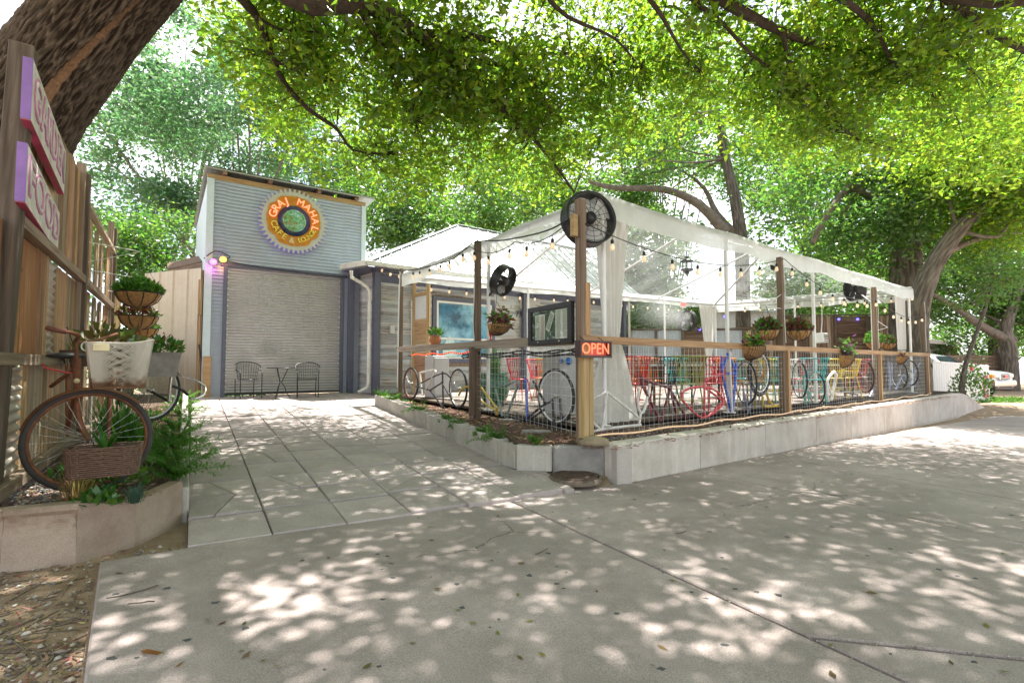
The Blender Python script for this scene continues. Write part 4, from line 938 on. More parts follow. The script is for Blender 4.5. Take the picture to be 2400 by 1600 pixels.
# posts and rails, right
bays = [0.0, sR(1836), sR(2056), lenR - .05]
for i, s in enumerate(bays[1:]):
    t = thing('fence_post', ['tall fence post between two coco hanging baskets with a cable on it', 'tall fence post carrying the black drum fan near the far end of the tent', 'end post of the wire fence beside the leaning tree trunk'][i], 'post', fr_(s, BZ), group='posts of the right wire fence')
    upright('post', fr_(s, 0, .02), BZ - .2, [2.62, 2.55, 2.45][i], .09, m_wpost if i else m_wpost, t, dR)
    upright('sleeve_board', fr_(s + .09, 0, -.02), BZ + .02, RT - .09, .085, m_wtan, t, dR)
    MB().tube(smooth([fr_(s + .02, 2.5, -.035), fr_(s + .03, 2.0, -.045), fr_(s, 1.6, -.04), fr_(s + .03, RT + .05, -.04)], 4), .007, 5).build('cable', m_white, t)
mids = [sL_(1116), lenL]
for i, s in enumerate(mids):
    t = thing('fence_post', ['tall grey fence post between the menu board and the blue window', 'slim wooden post wrapped in cables at the house end of the left rail'][i], 'post', fl_(s, bz(s)), group='posts of the left wire fence')
    upright('post', fl_(s, 0, .02), bz(s) - .25, [2.74, 2.98][i], .095 if i == 0 else .08, m_wpost, t, dL)
    if i == 0: upright('sleeve_board', fl_(s, 0, -.07), bz(s) - .02, RT - .05, .085, m_wpost, t, dL)
    MB().tube(smooth([fl_(s, 2.6, -.04), fl_(s - .02, 1.9, -.05), fl_(s + .02, 1.4, -.045), fl_(s - .03, RT + .05, -.05)], 4), .008, 5).build('cable', m_white, t)
    if i: MB().tube(smooth([fl_(s - .05, 2.9, -.03), fl_(s - .05, 1.9, -.05), fl_(s - .04, 1.2, -.05), fl_(s - .03, .2, -.06)], 4), .014, 6).build('conduit', m_galv, t)
lab = ['long tan top rail of the wire fence from the lit sign to the basket post', 'middle tan top rail of the right wire fence', 'short far top rail of the wire fence beside the leaning tree']
for i in range(3):
    tag(board('fence_rail', fr_(bays[i] + (.04 if i else -.02), RT - .045, -.03), fr_(bays[i + 1] + .036 + (.3 if i == 2 else 0), RT - .045, -.03), .04, .09, m_wtan), lab[i], 'rail', 'rails of the wire fences')
tag(board('fence_rail', fl_(.12, RT - .045, -.03), fl_(lenL + .15, RT + .03, -.03), .05, .12, m_wrail), 'grey weathered top rail running from the menu board back to the house', 'rail', 'rails of the wire fences')
def meshpanel(fn, s0, s1, z0, z1, label, zs_=None):
    mb = MB(); s = s0
    while s <= s1: 
        zb = z0 + (zs_(s) - zs_(s0) if zs_ else 0); mb.tube([fn(s, zb, 0), fn(s, z1, 0)], .0026, 3, cap=False); s += .1
    z = z1
    while z > z0 - .01: mb.tube([fn(s0, z, -.003), fn(s1, z + (zs_(s1) - zs_(s0) if zs_ else 0) * (z1 - z) / (z1 - z0), -.003)], .0026, 3, cap=False); z -= .1
    o = mb.build('wire_mesh', m_galv); tag(o, label, 'wire mesh', 'wire mesh panels of the patio fence')
labs = ['galvanised wire mesh panel below the lit open sign', 'galvanised wire mesh panel under the middle rail of the right fence', 'far galvanised wire mesh panel beside the leaning tree']
for i in range(3): meshpanel(fr_, bays[i] + .12, bays[i + 1] - .05, BZ + .05, RT - .10, labs[i])
meshpanel(fl_, .1, mids[0] - .06, BZ + .06, RT - .10, 'galvanised wire mesh panel on the path side below the menu board', bz)
# rope light along the foot of the fence
rp_ = [fr_(s, BZ + .05 + .012 * math.sin(s * 5), -.05 + .03 * math.sin(s * 2.3)) for s in np.linspace(.1, lenR + .3, 90)]
tag(MB().tube(rp_, .011, 6).build('rope_light', emm('rope_light', (1, .55, .25), .12, (.62, .5, .38))), 'clear orange rope light lying along the foot of the right fence', 'rope light')
rl = thing('red_light_string', 'string of small lit red lamps tucked below the grey rail', 'string light', fl_(3, RT - .12))
m_redl = emm('red_lamp', (1, .08, .02), .7); mb = MB(); mw = []
for s in np.linspace(2.65, lenL - .6, 120):
    q = fl_(s, RT - .135 + .02 * s / lenL + .015 * math.sin(s * 7), .01); mw.append(q)
MB().tube(mw, .012, 5).build('cable', m_wire, rl)
for q in mw[10:110:3]: mb.lathe([(0, -.012), (.012, -.006), (.012, .006), (0, .012)], 6, Matrix.Translation(q - nL * .012))
tag(mb.build('lamps', m_redl, rl), kind='stuff')
mb = MB()
for k in range(4): mb.tube(smooth([fl_(s, RT - .14 - .03 * k % .05 - .05 * math.sin(s * 2.2 + k) ** 2, .03 + .01 * k) for s in np.linspace(.15, 3.4, 9)], 3), .011, 5)
tag(mb.build('cable_bundle', m_wire), 'bundle of black cables slung under the rail below the menu board', 'cables')
# ================================================================ frame tent
TZ = 2.80; TV = .30
tc = [V2(at(1402, 480, 6.0), 0), V2(at(2137, 680, 13.7), 0), V2(at(1677, 711, 16.9), 0), V2(at(945, 640, 11.4), 0)]   # front-near, front-far, back-far, back-near
def T(i, z=0): return tc[i] + Vector((0, 0, TZ + z))
te = thing('tent', 'long frame tent with clear roof and white valance over the patio', 'tent', tc[0])
RZ = 1.12; apL = (tc[0] + tc[3]) / 2 + (tc[1] - tc[0]).normalized() * 2.6; apR = (tc[1] + tc[2]) / 2 - (tc[1] - tc[0]).normalized() * 2.4
apL = V2(apL, TZ + RZ); apR = V2(apR, TZ + RZ)
def sag(a, b, c, d, n=14, m=10, s=.05):
    P = []
    for i in range(n + 1):
        u = i / n; e0 = a.lerp(b, u); e1 = d.lerp(c, u); P.append([e0.lerp(e1, j / m) - Vector((0, 0, s * math.sin(math.pi * j / m) * (.6 + .4 * math.sin(math.pi * u * 4) ** 2))) for j in range(m + 1)])
    return P
for a, b, c, d in ((T(0), T(1), apR, apL), (T(1), T(2), apR, apR + Vector((.001, 0, 0))), (T(2), T(3), apL, apR), (T(3), T(0), apL, apL + Vector((.001, 0, 0)))):
    MB().grid(sag(a, b, c, d)).build('roof_panel', m_vinyl, te)
m_pole = pm('tent_aluminium', (.55, .55, .55), .4, .5, var=.05)
m_polew = pm('tent_leg_white', (.78, .78, .77), .35, var=.04)
for a, b in ((T(0), apL), (T(1), apR), (T(2), apR), (T(3), apL), (apL, apR)): MB().tube([a, b], .032, 8).build('rafter', m_pole, te)
ns_ = 4
for k in range(1, ns_):
    u = k / ns_; rt = apL.lerp(apR, min(1, max(0, (u - .22) / .56)))
    for i, j in ((0, 1), (3, 2)): MB().tube([T(i).lerp(T(j), u), rt], .03, 8).build('rafter', m_pole, te)
for i, j in ((0, 1), (1, 2), (2, 3), (3, 0)): MB().tube([T(i, -.04), T(j, -.04)], .032, 8).build('eave_pole', m_pole, te)
def leg(px, i, j):
    p = onv(px, 700, tc[i], tc[j]); MB().tube([V2(p, DZ), V2(p, TZ - .03)], .03, 10).build('leg', m_polew, te); MB().box(V2(p, DZ + .006), (.16, .16, .012)).build('base_plate', m_pole, te)
for px in (1415, 1703, 1906, 2043, 2130): leg(px, 0, 1)
for px in (1145,): leg(px, 0, 3)
for px in (1238, 1557, 1676): leg(px, 3, 2)
for px in (1862,): leg(px, 2, 1)
def valance(i, j, outw, drop, seed):
    a, b = T(i, .02), T(j, .02); L = (b - a).length; n = (Vector((b.y - a.y, a.x - b.x, 0))).normalized() * outw; P = []
    N = int(L / .06)
    for k in range(N + 1):
        p = a.lerp(b, k / N); w_ = noise.noise(Vector((k * .11, seed, 0))); d_ = drop * (1 + .2 * noise.noise(Vector((k * .06, seed, 3)))); s_ = -.05 * math.sin(math.pi * k / N * ns_ % math.pi) * .5
        P.append([p + Vector((0, 0, s_ + .05)) - n * .12, p + n * .03 + Vector((0, 0, s_))] + [p + n * (.035 + .05 * w_ * q / 4 + .02 * noise.noise(Vector((k * .35, q * .5, seed))) * q / 4) + Vector((0, 0, s_ - d_ * q / 4)) for q in range(1, 5)])
    MB().grid(P).build('valance', m_valance, te)
valance(0, 1, 1, TV, 1); valance(1, 2, 1, TV, 2); valance(2, 3, 1, .16, 3); valance(3, 0, 1, TV, 4)
# curtains
def curtain(label, c, d, top, bot, tie, w_top, w_tie, w_bot, seed, amp=.06, n=60, m=40):
    P = []; nn_ = Vector((-d.y, d.x, 0))
    for i in range(n + 1):
        row = []; u = i / n - .5
        for j in range(m + 1):
            z = top + (bot - top) * j / m
            if z > tie: f = (z - tie) / (top - tie); wd = w_tie + (w_top - w_tie) * f ** .8
            else: f = (tie - z) / max(.01, tie - bot); wd = w_tie + (w_bot - w_tie) * f ** .7
            fold = amp * (math.sin(u * 34 + seed + noise.noise(Vector((u * 4, z, seed)))) * .6 + .4 * noise.noise(Vector((u * 9, z * .6, seed)))) * min(1, wd / w_top + .2)
            row.append(V2(c, z) + d * (u * wd + .05 * (tie - z) * 0) + nn_ * fold)
        P.append(row)
    o = thing('tent_curtain', label, 'curtain', V2(c, bot), group='gathered white tent curtains'); MB().grid(P).build('drape', m_fabric, o)
    a = V2(c, tie); MB().tube([a + d * (math.cos(q) * w_tie * .52) + nn_ * (math.sin(q) * .075) + Vector((0, 0, .01 * math.sin(3 * q))) for q in np.linspace(0, 2 * math.pi, 25)[:-1]], .008, 5, close=True).build('tie', m_wpal, o)
dT = (tc[1] - tc[0]).normalized()
curtain('big white tent curtain tied back right beside the corner post', V2(at(1432, 700, 6.35), 0), dT, TZ - .05, DZ + .01, 1.03, .66, .26, .98, 1.3)
curtain('white curtain bunched at the far right end of the tent', V2(at(2112, 760, 13.55), 0), dT, TZ - .1, 1.0, 1.12, .75, .55, .5, 4.1)
curtain('white curtain hanging at the back corner of the tent', V2(at(1660, 780, 16.6), 0), dT, TZ - .1, .3, 1.0, .95, .35, .5, 7.7)
# ================================================================ string lights
def bulbstring(label, nodes, per, sagd, hang=.0, start=.3):
    t = thing('string_light', label, 'string light', nodes[0], group='warm bulb string lights')
    pts = []; 
    for a, b in zip(nodes, nodes[1:]):
        a, b = Vector(a), Vector(b); n = max(6, int((b - a).length / .15))
        for k in range(n + (1 if b is nodes[-1] else 0)): u = k / n; pts.append(a.lerp(b, u) - Vector((0, 0, sagd * 4 * u * (1 - u))))
    pts.append(Vector(nodes[-1])); MB().tube(pts, .0065, 5).build('cable', m_wire, t)
    acc = start
    for a, b in zip(pts, pts[1:]):
        acc += (b - a).length
        if acc >= per:
            acc -= per; m = Matrix.Translation(b)
            s = fin(bpy.data.objects.new('socket', SOCK), t, m); g_ = fin(bpy.data.objects.new('bulb', BULB), s, m)
SOCK = MB().tube([(0, 0, 0), (0, 0, -.05)], .004, 4).lathe([(.012, -.10), (.02, -.095), (.021, -.06), (.012, -.045)], 8).mesh('socket', m_black)
BULB = MB().lathe([(0, -.185), (.012, -.182), (.026, -.165), (.029, -.148), (.024, -.125), (.014, -.10)], 10).mesh('bulb', m_bulb)
pt = lambda s, z: fr_(s, z, -.06)
bulbstring('string of warm bulbs from the corner fan along the tent front', [pt(.02, 2.33), pt(bays[1], 2.58), pt(bays[2], 2.28), pt(lenR, 2.2)], .62, .27)
bulbstring('string of warm bulbs from the garage corner over the left rail to the corner post', [gp(GW - .02, 3.9, .1), fl_(lenL + .1, 2.95, 0), fl_(mids[0] + .1, 2.66, -.07), fl_(mids[0] * .5, 2.42, -.07), fl_(.0, 2.42, -.08)], .55, .13)
bulbstring('dark unlit string of bulbs along the house side of the tent', [T(3, -.14) + dT * .4, T(3).lerp(T(2), .5) + Vector((0, 0, -.14)), T(2, -.14)], .5, .05)
bulbstring('string of bulbs hung along the back edge of the tent', [T(2, -.12), T(2).lerp(T(1), .5) + Vector((0, 0, -.12)), T(1, -.12)], .55, .04)
tag(MB().tube(smooth([fl_(.02, 2.42, -.08), fl_(.6, 2.38, -.09), fl_(mids[0] * .6, 2.5, -.09), fl_(mids[0], 2.7, -.06), fl_(mids[0] + 1.2, 2.62, -.02), fl_(lenL, 2.9, -.03), V2(HC, 3.1) - nH * .4], 6), .011, 5).build('black_cable', m_wire), 'plain black cable slung between the left fence posts and the eave', 'cable')
# ================================================================ fans
def drum_fan(label, c, axis, r, depth, brk, cage=True):
    t = thing('drum_fan', label, 'fan', c, group='black drum fans'); ax = Vector(axis).normalized(); M = framem(c, ax.orthogonal(), ax)
    MB().lathe([(r * .93, -depth / 2), (r, -depth / 2 - .008), (r * 1.03, -depth / 2), (r * 1.0, -depth * .3), (r * 1.0, depth * .3), (r * 1.03, depth / 2), (r, depth / 2 + .008), (r * .93, depth / 2), (r * .96, 0), (r * .93, -depth / 2)], 40, M, cap=False).build('shroud', m_black, t)
    for zz in (-depth / 2, depth / 2):
        mb = MB()
        for k in range(14):
            a = k * math.pi * 2 / 14; mb.tube([M @ Vector((math.cos(a) * r * .12, math.sin(a) * r * .12, zz)), M @ Vector((math.cos(a) * r, math.sin(a) * r, zz))], .0035, 4, cap=False)
        for q in (.13, .35, .55, .75, .9): mb.tube([M @ Vector((math.cos(a) * r * q, math.sin(a) * r * q, zz)) for a in np.linspace(0, 2 * math.pi, 33)[:-1]], .003, 4, close=True)
        mb.build('grille', m_black, t)
    MB().lathe([(0, -.09), (.07, -.08), (.08, 0), (.07, .08), (0, .09)], 14, M).build('motor', m_blackp, t)
    for k in range(3):
        a = k * 2 * math.pi / 3; P = []
        for i in range(7):
            q = .1 + .78 * i / 6; P.append([M @ Vector((math.cos(a + w_) * r * q, math.sin(a + w_) * r * q, w_ * .12)) for w_ in (-.35, -.1, .15, .4)])
        MB().grid(P).build('blade', m_galv, t)
    M2, L = barm(Vector(brk), Vector(c) + (Vector(brk) - Vector(c)).normalized() * .02); mb = MB(); mb.add(_bv(L, .05, .03, .004), _bf); mb.build('bracket', m_black, t, M2)
    return t
pc = fr_(.0, 0, 0)
drum_fan('big black drum fan on top of the corner post', at(1379, 514, 5.93), (-.35, 1, -.12), .325, .17, fr_(0, 2.35, .04))
MB().box((0, 0, 0), (.07, .06, .25)).build('junction_box', m_wtan, cpst, framem(fr_(-.02, 2.30, .0) - dR * .085, dR, (0, 0, 1)))
drum_fan('tilted drum fan on the tent leg left of the menu board', at(1179, 657, 8.1), (.75, -.45, -.42), .25, .15, V2(onv(1145, 700, tc[0], tc[3]), 1.85))
drum_fan('black drum fan seen edge on at the far fence post', at(2003, 678, 12.6), (-.96, .1, -.15), .28, .24, fr_(bays[2], 2.1, .0))
drum_fan('misting fan facing out of the back corner of the tent', at(1612, 752, 16.2), (-.85, -.45, .0), .33, .16, V2(at(1640, 752, 16.4), 1.9))
mb = MB()
for k in range(3): mb.lathe([(.0, 0), (.0, 0)], 4)
# ================================================================ lantern, heaters, exit sign
lt_ = at(1610, 620, 9.4); t = thing('moroccan_lantern', 'pierced grey metal lantern hanging under the clear tent roof', 'lantern', lt_)
def LL(prof, name, mat, n=8): return MB().lathe([(r_, z) for r_, z in prof], n, sm=False).build(name, mat, t, Matrix.Translation(lt_))
m_lan = pm('lantern_metal', (.13, .15, .15), .45, .6)
LL([(0, .25), (.012, .24), (.012, .17), (.045, .15), (.03, .12), (.06, .10), (.115, .07), (.12, .055), (.0, .06)], 'cap', m_lan)
LL([(0, -.235), (.012, -.225), (.02, -.19), (.05, -.17), (.035, -.15), (.085, -.12), (.12, -.10), (.12, -.09), (0, -.09)], 'finial', m_lan)
LL([(.098, -.09), (.098, .06)], 'glass', m_glass)
for k in range(8):
    a = (k + .5) * math.pi / 4; MB().bar(lt_ + Vector((math.cos(a) * .108, math.sin(a) * .108, -.13)), lt_ + Vector((math.cos(a) * .108, math.sin(a) * .108, .085)), .012, .012).build('rib', m_lan, t)
MB().tube([lt_ + Vector((0, 0, .24)), V2(lt_, TZ + .75)], .004, 4).build('chain', m_lan, t)
es = onv(1601, 714, tc[3] - nR * .1, tc[2] - nR * .1); t = thing('exit_sign', 'small white exit sign with red letters on the tent back beam', 'sign', es)
MB().box((0, 0, 0), (.30, .03, .20)).build('plate', m_white, t, framem(es, dT, (0, 0, 1)))
nT = Vector((-dT.y, dT.x, 0))
fin(bpy.data.objects.new('lettering', textmesh('EXIT', .14, .003, emm('exit_red', (.8, .03, .03), .5))), t, framem(es - nT * .018, dT, -nT))
for px, py, Y, lb in ((1815, 626, 9.2, 'black flood lamp beside the middle fence post under the tent'), (1893, 628, 10.0, 'black flood lamp on the tent leg right of the middle post')):
    c = at(px, py, Y); t = thing('flood_lamp', lb, 'lamp', c); MB().box((0, 0, 0), (.13, .1, .11), ch=.015).build('housing', m_black, t, framem(c, dT, (0, .2, 1))); MB().box((0, 0, 0), (.1, .01, .08)).build('lens', m_glass, t, framem(c - nT * .06, dT, (0, .2, 1))); MB().tube([c, c + Vector((0, 0, .12)), c + nT * .15 + Vector((0, 0, .15))], .01, 5).build('bracket', m_black, t)
# ================================================================ menu board, open sign
q0 = onv(1239, 800, C0 - nL * .09, L0 - nL * .09); mtl, mbr = onv(1241, 712, C0 - nL * .09, L0 - nL * .09), onv(1352, 805, C0 - nL * .09, L0 - nL * .09)
s1 = (V2(q0, 0) - C0).dot(dL); s0 = .06; zb, zt = onv(1347, 803, C0, L0, .09).z, onv(1347, 703, C0, L0, .09).z
t = thing('menu_board', 'black framed glass menu case with two paper menus beside the corner post', 'menu board', fl_(s0, zb, -.09))
mcx = (s0 + s1) / 2; wM = s1 - s0; hM = zt - zb
def mp_(u, v, o): return fl_(s1 - u, zb + v, -.075 - o)
XL = -dL
MM = lambda u, v, o: framem(mp_(u, v, o), XL, (0, 0, 1))
for u, v, a, b in ((wM / 2, .03, wM, .06), (wM / 2, hM - .03, wM, .06), (.035, hM / 2, .07, hM - .12), (wM - .035, hM / 2, .07, hM - .12)): MB().box((0, 0, 0), (a, .06, b)).build('frame', m_black, t, MM(u, v, .0))
MB().box((0, 0, 0), (wM - .12, .008, hM - .11)).build('backing', pm('backing_green', (.05, .06, .055), .6, var=.4, sc=5), t, MM(wM / 2, hM / 2, -.02))
m_paper = pm('paper', (.66, .65, .57), .8, var=.05); m_ink = pm('print_ink', (.12, .12, .11), .8)
for k, (u, v, a, b, ro) in enumerate(((wM * .255, hM * .44, wM * .24, hM * .70, 0), (wM * .76, hM * .49, wM * .28, hM * .74, 0), (wM * .50, hM * .58, wM * .10, hM * .52, -.5))):
    M = MM(u, v, -.008 + .002 * k) @ Matrix.Rotation(-ro, 4, 'Y'); pp = MB().box((0, 0, 0), (a, .0015, b), ch=.0004).build('paper_menu', m_paper, t, M); mb = MB(); rr = random.Random(k)
    if k < 2:
        for r_ in range(34):
            for cx in (-.24, .24):
                wl = a * rr.uniform(.25, .4); mb.box((0, 0, 0), (wl, .0008, b * .009), ch=.0001, m=M @ Matrix.Translation((a * cx, -.0016, b * (.44 - r_ * .026))))
    else:
        for r_ in range(4): mb.box((0, 0, 0), (a * .08, .0008, b * .8), ch=.0001, m=M @ Matrix.Translation((a * (-.3 + r_ * .2), -.0016, 0)))
    tag(mb.build('print_lines', m_ink, pp), kind='stuff')
MB().box((0, 0, 0), (wM - .13, .003, hM - .12), ch=.0005).build('glass', m_glass, t, MM(wM / 2, hM / 2, .012))
for u in (wM * .27, wM * .76): MB().lathe([(0, .012), (.01, .01), (.012, 0), (.006, -.004)], 10, MM(u, .032, .03) @ Matrix.Rotation(R(90), 4, 'X')).build('knob', m_chrome, t)
ow0, ow1 = onv(1357, 820, C0 - nR * .14, E0 - nR * .14), onv(1431, 815, C0 - nR * .14, E0 - nR * .14); so0 = (V2(ow0, 0) - C0).dot(dR); so1 = (V2(ow1, 0) - C0).dot(dR)
oz1 = onv(1395, 798, C0 - nR * .14, E0 - nR * .14).z; oz0 = onv(1395, 838, C0 - nR * .14, E0 - nR * .14).z; ow = so1 - so0; oh = oz1 - oz0
t = thing('open_sign', 'lit red neon open sign in a dark box hung on the corner rail', 'sign', fr_(so0, oz0, -.14))
oc = fr_((so0 + so1) / 2, (oz0 + oz1) / 2, -.12); OM = lambda o: framem(oc - nR * o, dR, (0, 0, 1))
m_osig = pm('dark_brown_case', (.06, .035, .035), .5)
for a, b, c, d in ((0, oh / 2 - .012, ow, .024), (0, -oh / 2 + .012, ow, .024), (-ow / 2 + .012, 0, .024, oh - .048), (ow / 2 - .012, 0, .024, oh - .048)): MB().box((0, 0, 0), (c, .09, d)).build('case', m_osig, t, OM(0) @ Matrix.Translation((a, 0, b)))
MB().box((0, 0, 0), (ow - .04, .01, oh - .04)).build('back_panel', emm('lit_red_panel', (1, .08, .05), .05, (.6, .12, .1)), t, OM(-.03))
fin(bpy.data.objects.new('neon_lettering', textmesh('OPEN', oh * .92, .004, emm('neon_orange', (1, .24, .10), .26))), t, framem(oc - nR * .03, dR, -nR) @ Matrix.Scale(.80 * ow / (oh * .92 * 2.35) * 1.0, 4, (1, 0, 0)))
for a in (-.3, .3): MB().tube([oc + dR * ow * a + Vector((0, 0, oh / 2)), oc + dR * ow * a + nR * .08 + Vector((0, 0, oh / 2 + .05))], .004, 4).build('chain', m_black, t)
# ================================================================ bicycles wired to the fence
def paint(name, c, rough=.35): return pm(name, c, rough, .1, var=.08, dirt=tuple(x * .5 for x in c), damt=.5, dsc=9, coat=.05)
B_white, B_maroon, B_red, B_blue = paint('bike_white', (.72, .70, .66)), paint('bike_maroon', (.13, .02, .035)), paint('bike_red', (.62, .045, .06)), paint('bike_blue', (.03, .10, .55))
B_yel, B_teal, B_grey, B_black, B_slate = paint('bike_yellow', (.62, .42, .02)), paint('bike_teal', (.12, .45, .42)), paint('bike_grey_green', (.22, .29, .28)), paint('bike_black', (.03, .025, .035)), paint('bike_slate', (.16, .20, .34))
def wheelparts(t, c, u, v, r, name='wheel', tyre=.019, rim=m_chrome, tm=None, spokes=20):
    u, v = Vector(u).normalized(), Vector(v); v = (v - u * v.dot(u)).normalized(); w_ = u.cross(v); c = Vector(c)
    P = lambda a, q, o=0: c + u * (math.cos(a) * q) + v * (math.sin(a) * q) + w_ * o
    A = np.linspace(0, 2 * math.pi, 41)[:-1]
    wh = MB().tube([P(a, r) for a in A], tyre, 8, close=True).build(name, tm or m_rubber, t)
    MB().tube([P(a, r - tyre * 1.1) for a in A], tyre * .62, 6, close=True).build('rim', rim, wh)
    mb = MB()
    for k in range(spokes):
        a = 2 * math.pi * k / spokes; o = .025 * (1 if k % 2 else -1); mb.tube([P(a + .35 * (1 if k % 4 < 2 else -1), .022, o), P(a, r - tyre * 1.4)], .0016, 3, cap=False)
    tag(mb.build('spokes', m_chrome, wh), kind='stuff')
    MB().tube([c - w_ * .04, c + w_ * .04], .02, 8).build('hub', m_chrome, wh); return wh
def bike(label, mat, fn, tubes, wheels=(), off=.07, rad=.017):
    p0 = fn(*tubes[0][0], off) if tubes else fn(wheels[0][0], wheels[0][1], off)
    t = thing('bicycle', label, 'bicycle', p0, group='old bicycles wired to the patio fence')
    for tb_ in tubes:
        pts = [fn(x, y, off) for x, y in tb_]
        MB().tube(smooth(pts, 4) if len(pts) > 2 else pts, rad, 8).build('frame_tube', mat, t)
    for wx, wy, r_, tilt, rm, ty in wheels:
        c = fn(wx, wy, off + .03); d = dR if fn is fenceR else dL; n_ = nR if fn is fenceR else nL
        wheelparts(t, c, d * math.cos(tilt) + n_ * math.sin(tilt), (0, 0, 1), r_, 'wheel', ty, rm)
    return t
bike('white bicycle frame with fork lying beside the corner post', B_white, fenceR, [[(1384, 935), (1422, 918)], [(1422, 918), (1497, 978)], [(1422, 919), (1411, 1009)], [(1386, 1012), (1420, 1004), (1502, 995)], [(1498, 909), (1495, 947), (1502, 966), (1511, 957), (1523, 899)], [(1502, 966), (1498, 994)], [(1384, 985), (1407, 1006)]])
bike('dark maroon bicycle frame behind the wire near the lit sign', B_maroon, fenceR, [[(1503, 882), (1504, 900)], [(1504, 888), (1573, 910)], [(1504, 899), (1547, 987)], [(1574, 901), (1548, 987)], [(1571, 913), (1609, 980)], [(1574, 923), (1588, 982)]], rad=.019)
bike('bright red curved cruiser bicycle frame behind the wire', B_red, fenceR, [[(1651, 894), (1651, 975)], [(1596, 920), (1620, 909), (1652, 906), (1680, 917), (1697, 938)], [(1597, 935), (1616, 956), (1638, 975), (1652, 977), (1675, 966), (1697, 944)], [(1597, 938), (1600, 920)], [(1652, 908), (1697, 941)], [(1652, 892), (1675, 880), (1699, 875)], [(1660, 975), (1697, 938)]], rad=.017)
bike('tall blue and white bicycle frame standing upright by the wire basket', B_blue, fenceR, [[(1692, 835), (1692, 866), (1697, 894), (1714, 968)], [(1726, 849), (1723, 894), (1718, 963)], [(1716, 812), (1700, 845), (1692, 870)], [(1704, 828), (1716, 850), (1724, 870)], [(1700, 875), (1726, 874)]], rad=.02)
bike('white bicycle fork held between blue tubes below the wire basket', B_white, fenceR, [[(1709, 812), (1712, 890), (1716, 966)], [(1704, 815), (1714, 832)]], rad=.02, off=.05)
bike('large black tyred wheel hung high on the wire below the coco basket', m_chrome, fenceR, [], [(1780, 873, .36, .05, m_chrome, .036)])
bike('narrow silver wheel with slate fork leaning below the wire basket', B_slate, fenceR, [[(1742, 909), (1745, 935), (1754, 956), (1760, 935), (1761, 913)], [(1754, 956), (1754, 966)]], [(1748, 897, .335, .95, m_chrome, .015)])
bike('bright yellow bicycle frame low on the wire at the middle post', B_yel, fenceR, [[(1788, 928), (1789, 950), (1808, 952), (1830, 950)], [(1797, 922), (1803, 940), (1815, 951)], [(1827, 910), (1828, 950)]], rad=.022)
bike('pale teal bicycle frame just beyond the middle fence post', B_teal, fenceR, [[(1883, 880), (1886, 920), (1890, 948)], [(1883, 884), (1898, 945)], [(1888, 905), (1903, 930)]], [(1874, 890, .33, .75, m_chrome, .014)])
bike('white spoked wheel standing on the deck edge past the middle post', B_white, fenceR, [], [(1913, 910, .30, .85, m_whitem, .015)])
bike('white triangular bicycle frame in the middle fence bay', B_white, fenceR, [[(1955, 870), (1939, 893), (1941, 941)], [(1960, 877), (1949, 938)], [(1939, 897), (1949, 925)], [(1955, 870), (1961, 880)]], rad=.026)
bike('red rimmed wheel with dark frame near the far fence post', B_black, fenceR, [[(1978, 880), (1981, 935)], [(2006, 882), (2001, 900), (1998, 930)], [(1970, 915), (2010, 925)]], [(2027, 883, .35, .8, B_red, .018)], rad=.02)
bike('slate blue bicycle tubes leaning against the far fence post', B_slate, fenceR, [[(2051, 882), (2052, 900), (2038, 930)], [(2053, 890), (2055, 928)]], rad=.025)
bike('dark blue bicycle frame and wheel in the last fence bay', B_slate, fenceR, [[(2082, 846), (2086, 915)], [(2090, 850), (2089, 905)], [(2100, 912), (2117, 878), (2130, 905)]], [(2108, 879, .34, .75, m_chrome, .016)], rad=.022)
bike('navy bicycle with thin wheel at the end of the wire fence', B_slate, fenceR, [[(2128, 905), (2145, 870), (2156, 850)], [(2142, 862), (2144, 908)], [(2135, 868), (2150, 900)]], [(2130, 874, .34, .85, m_chrome, .016)], rad=.02)
# left run
bike('white and black bicycle frame below the grey rail near the house', B_white, fenceL, [[(984, 873), (1018, 866)], [(984, 873), (989, 926)], [(1021, 869), (992, 925)]], rad=.02)
bike('black bicycle with two wheels under the grey rail by the window', B_black, fenceL, [[(981, 900), (1035, 875), (1055, 884)], [(1007, 915), (1035, 897)], [(1037, 870), (1039, 955)], [(1009, 916), (1039, 956)], [(1035, 895), (1058, 935)], [(975, 905), (1010, 915)]], [(963, 898, .34, -.15, m_rust, .02), (1074, 910, .335, -.05, m_chrome, .02)], rad=.016)
bike('yellow bicycle frame bent round the middle post of the left fence', B_yel, fenceL, [[(1123, 902), (1165, 957)], [(1124, 938), (1163, 962)], [(1075, 926), (1085, 910), (1100, 905)], [(1165, 955), (1164, 972)]], rad=.018)
bike('grey green bicycle frame on the path side wire panel', B_grey, fenceL, [[(1161, 911), (1178, 975)], [(1213, 893), (1213, 905), (1186, 977)], [(1180, 904), (1211, 893)]], rad=.018)
bike('dark bicycle with fork and pale wheel next to the corner post', B_black, fenceL, [[(1294, 933), (1297, 975), (1300, 1014)], [(1313, 933), (1316, 985)], [(1236, 980), (1272, 950), (1292, 940)], [(1238, 985), (1275, 960)], [(1250, 893), (1278, 945)]], [(1302, 929, .335, -.1, m_whitem, .02)], rad=.017)
bike('single blue bicycle tube standing against the left wire panel', B_blue, fenceL, [[(1232, 886), (1234, 930), (1236, 985)]], rad=.018)
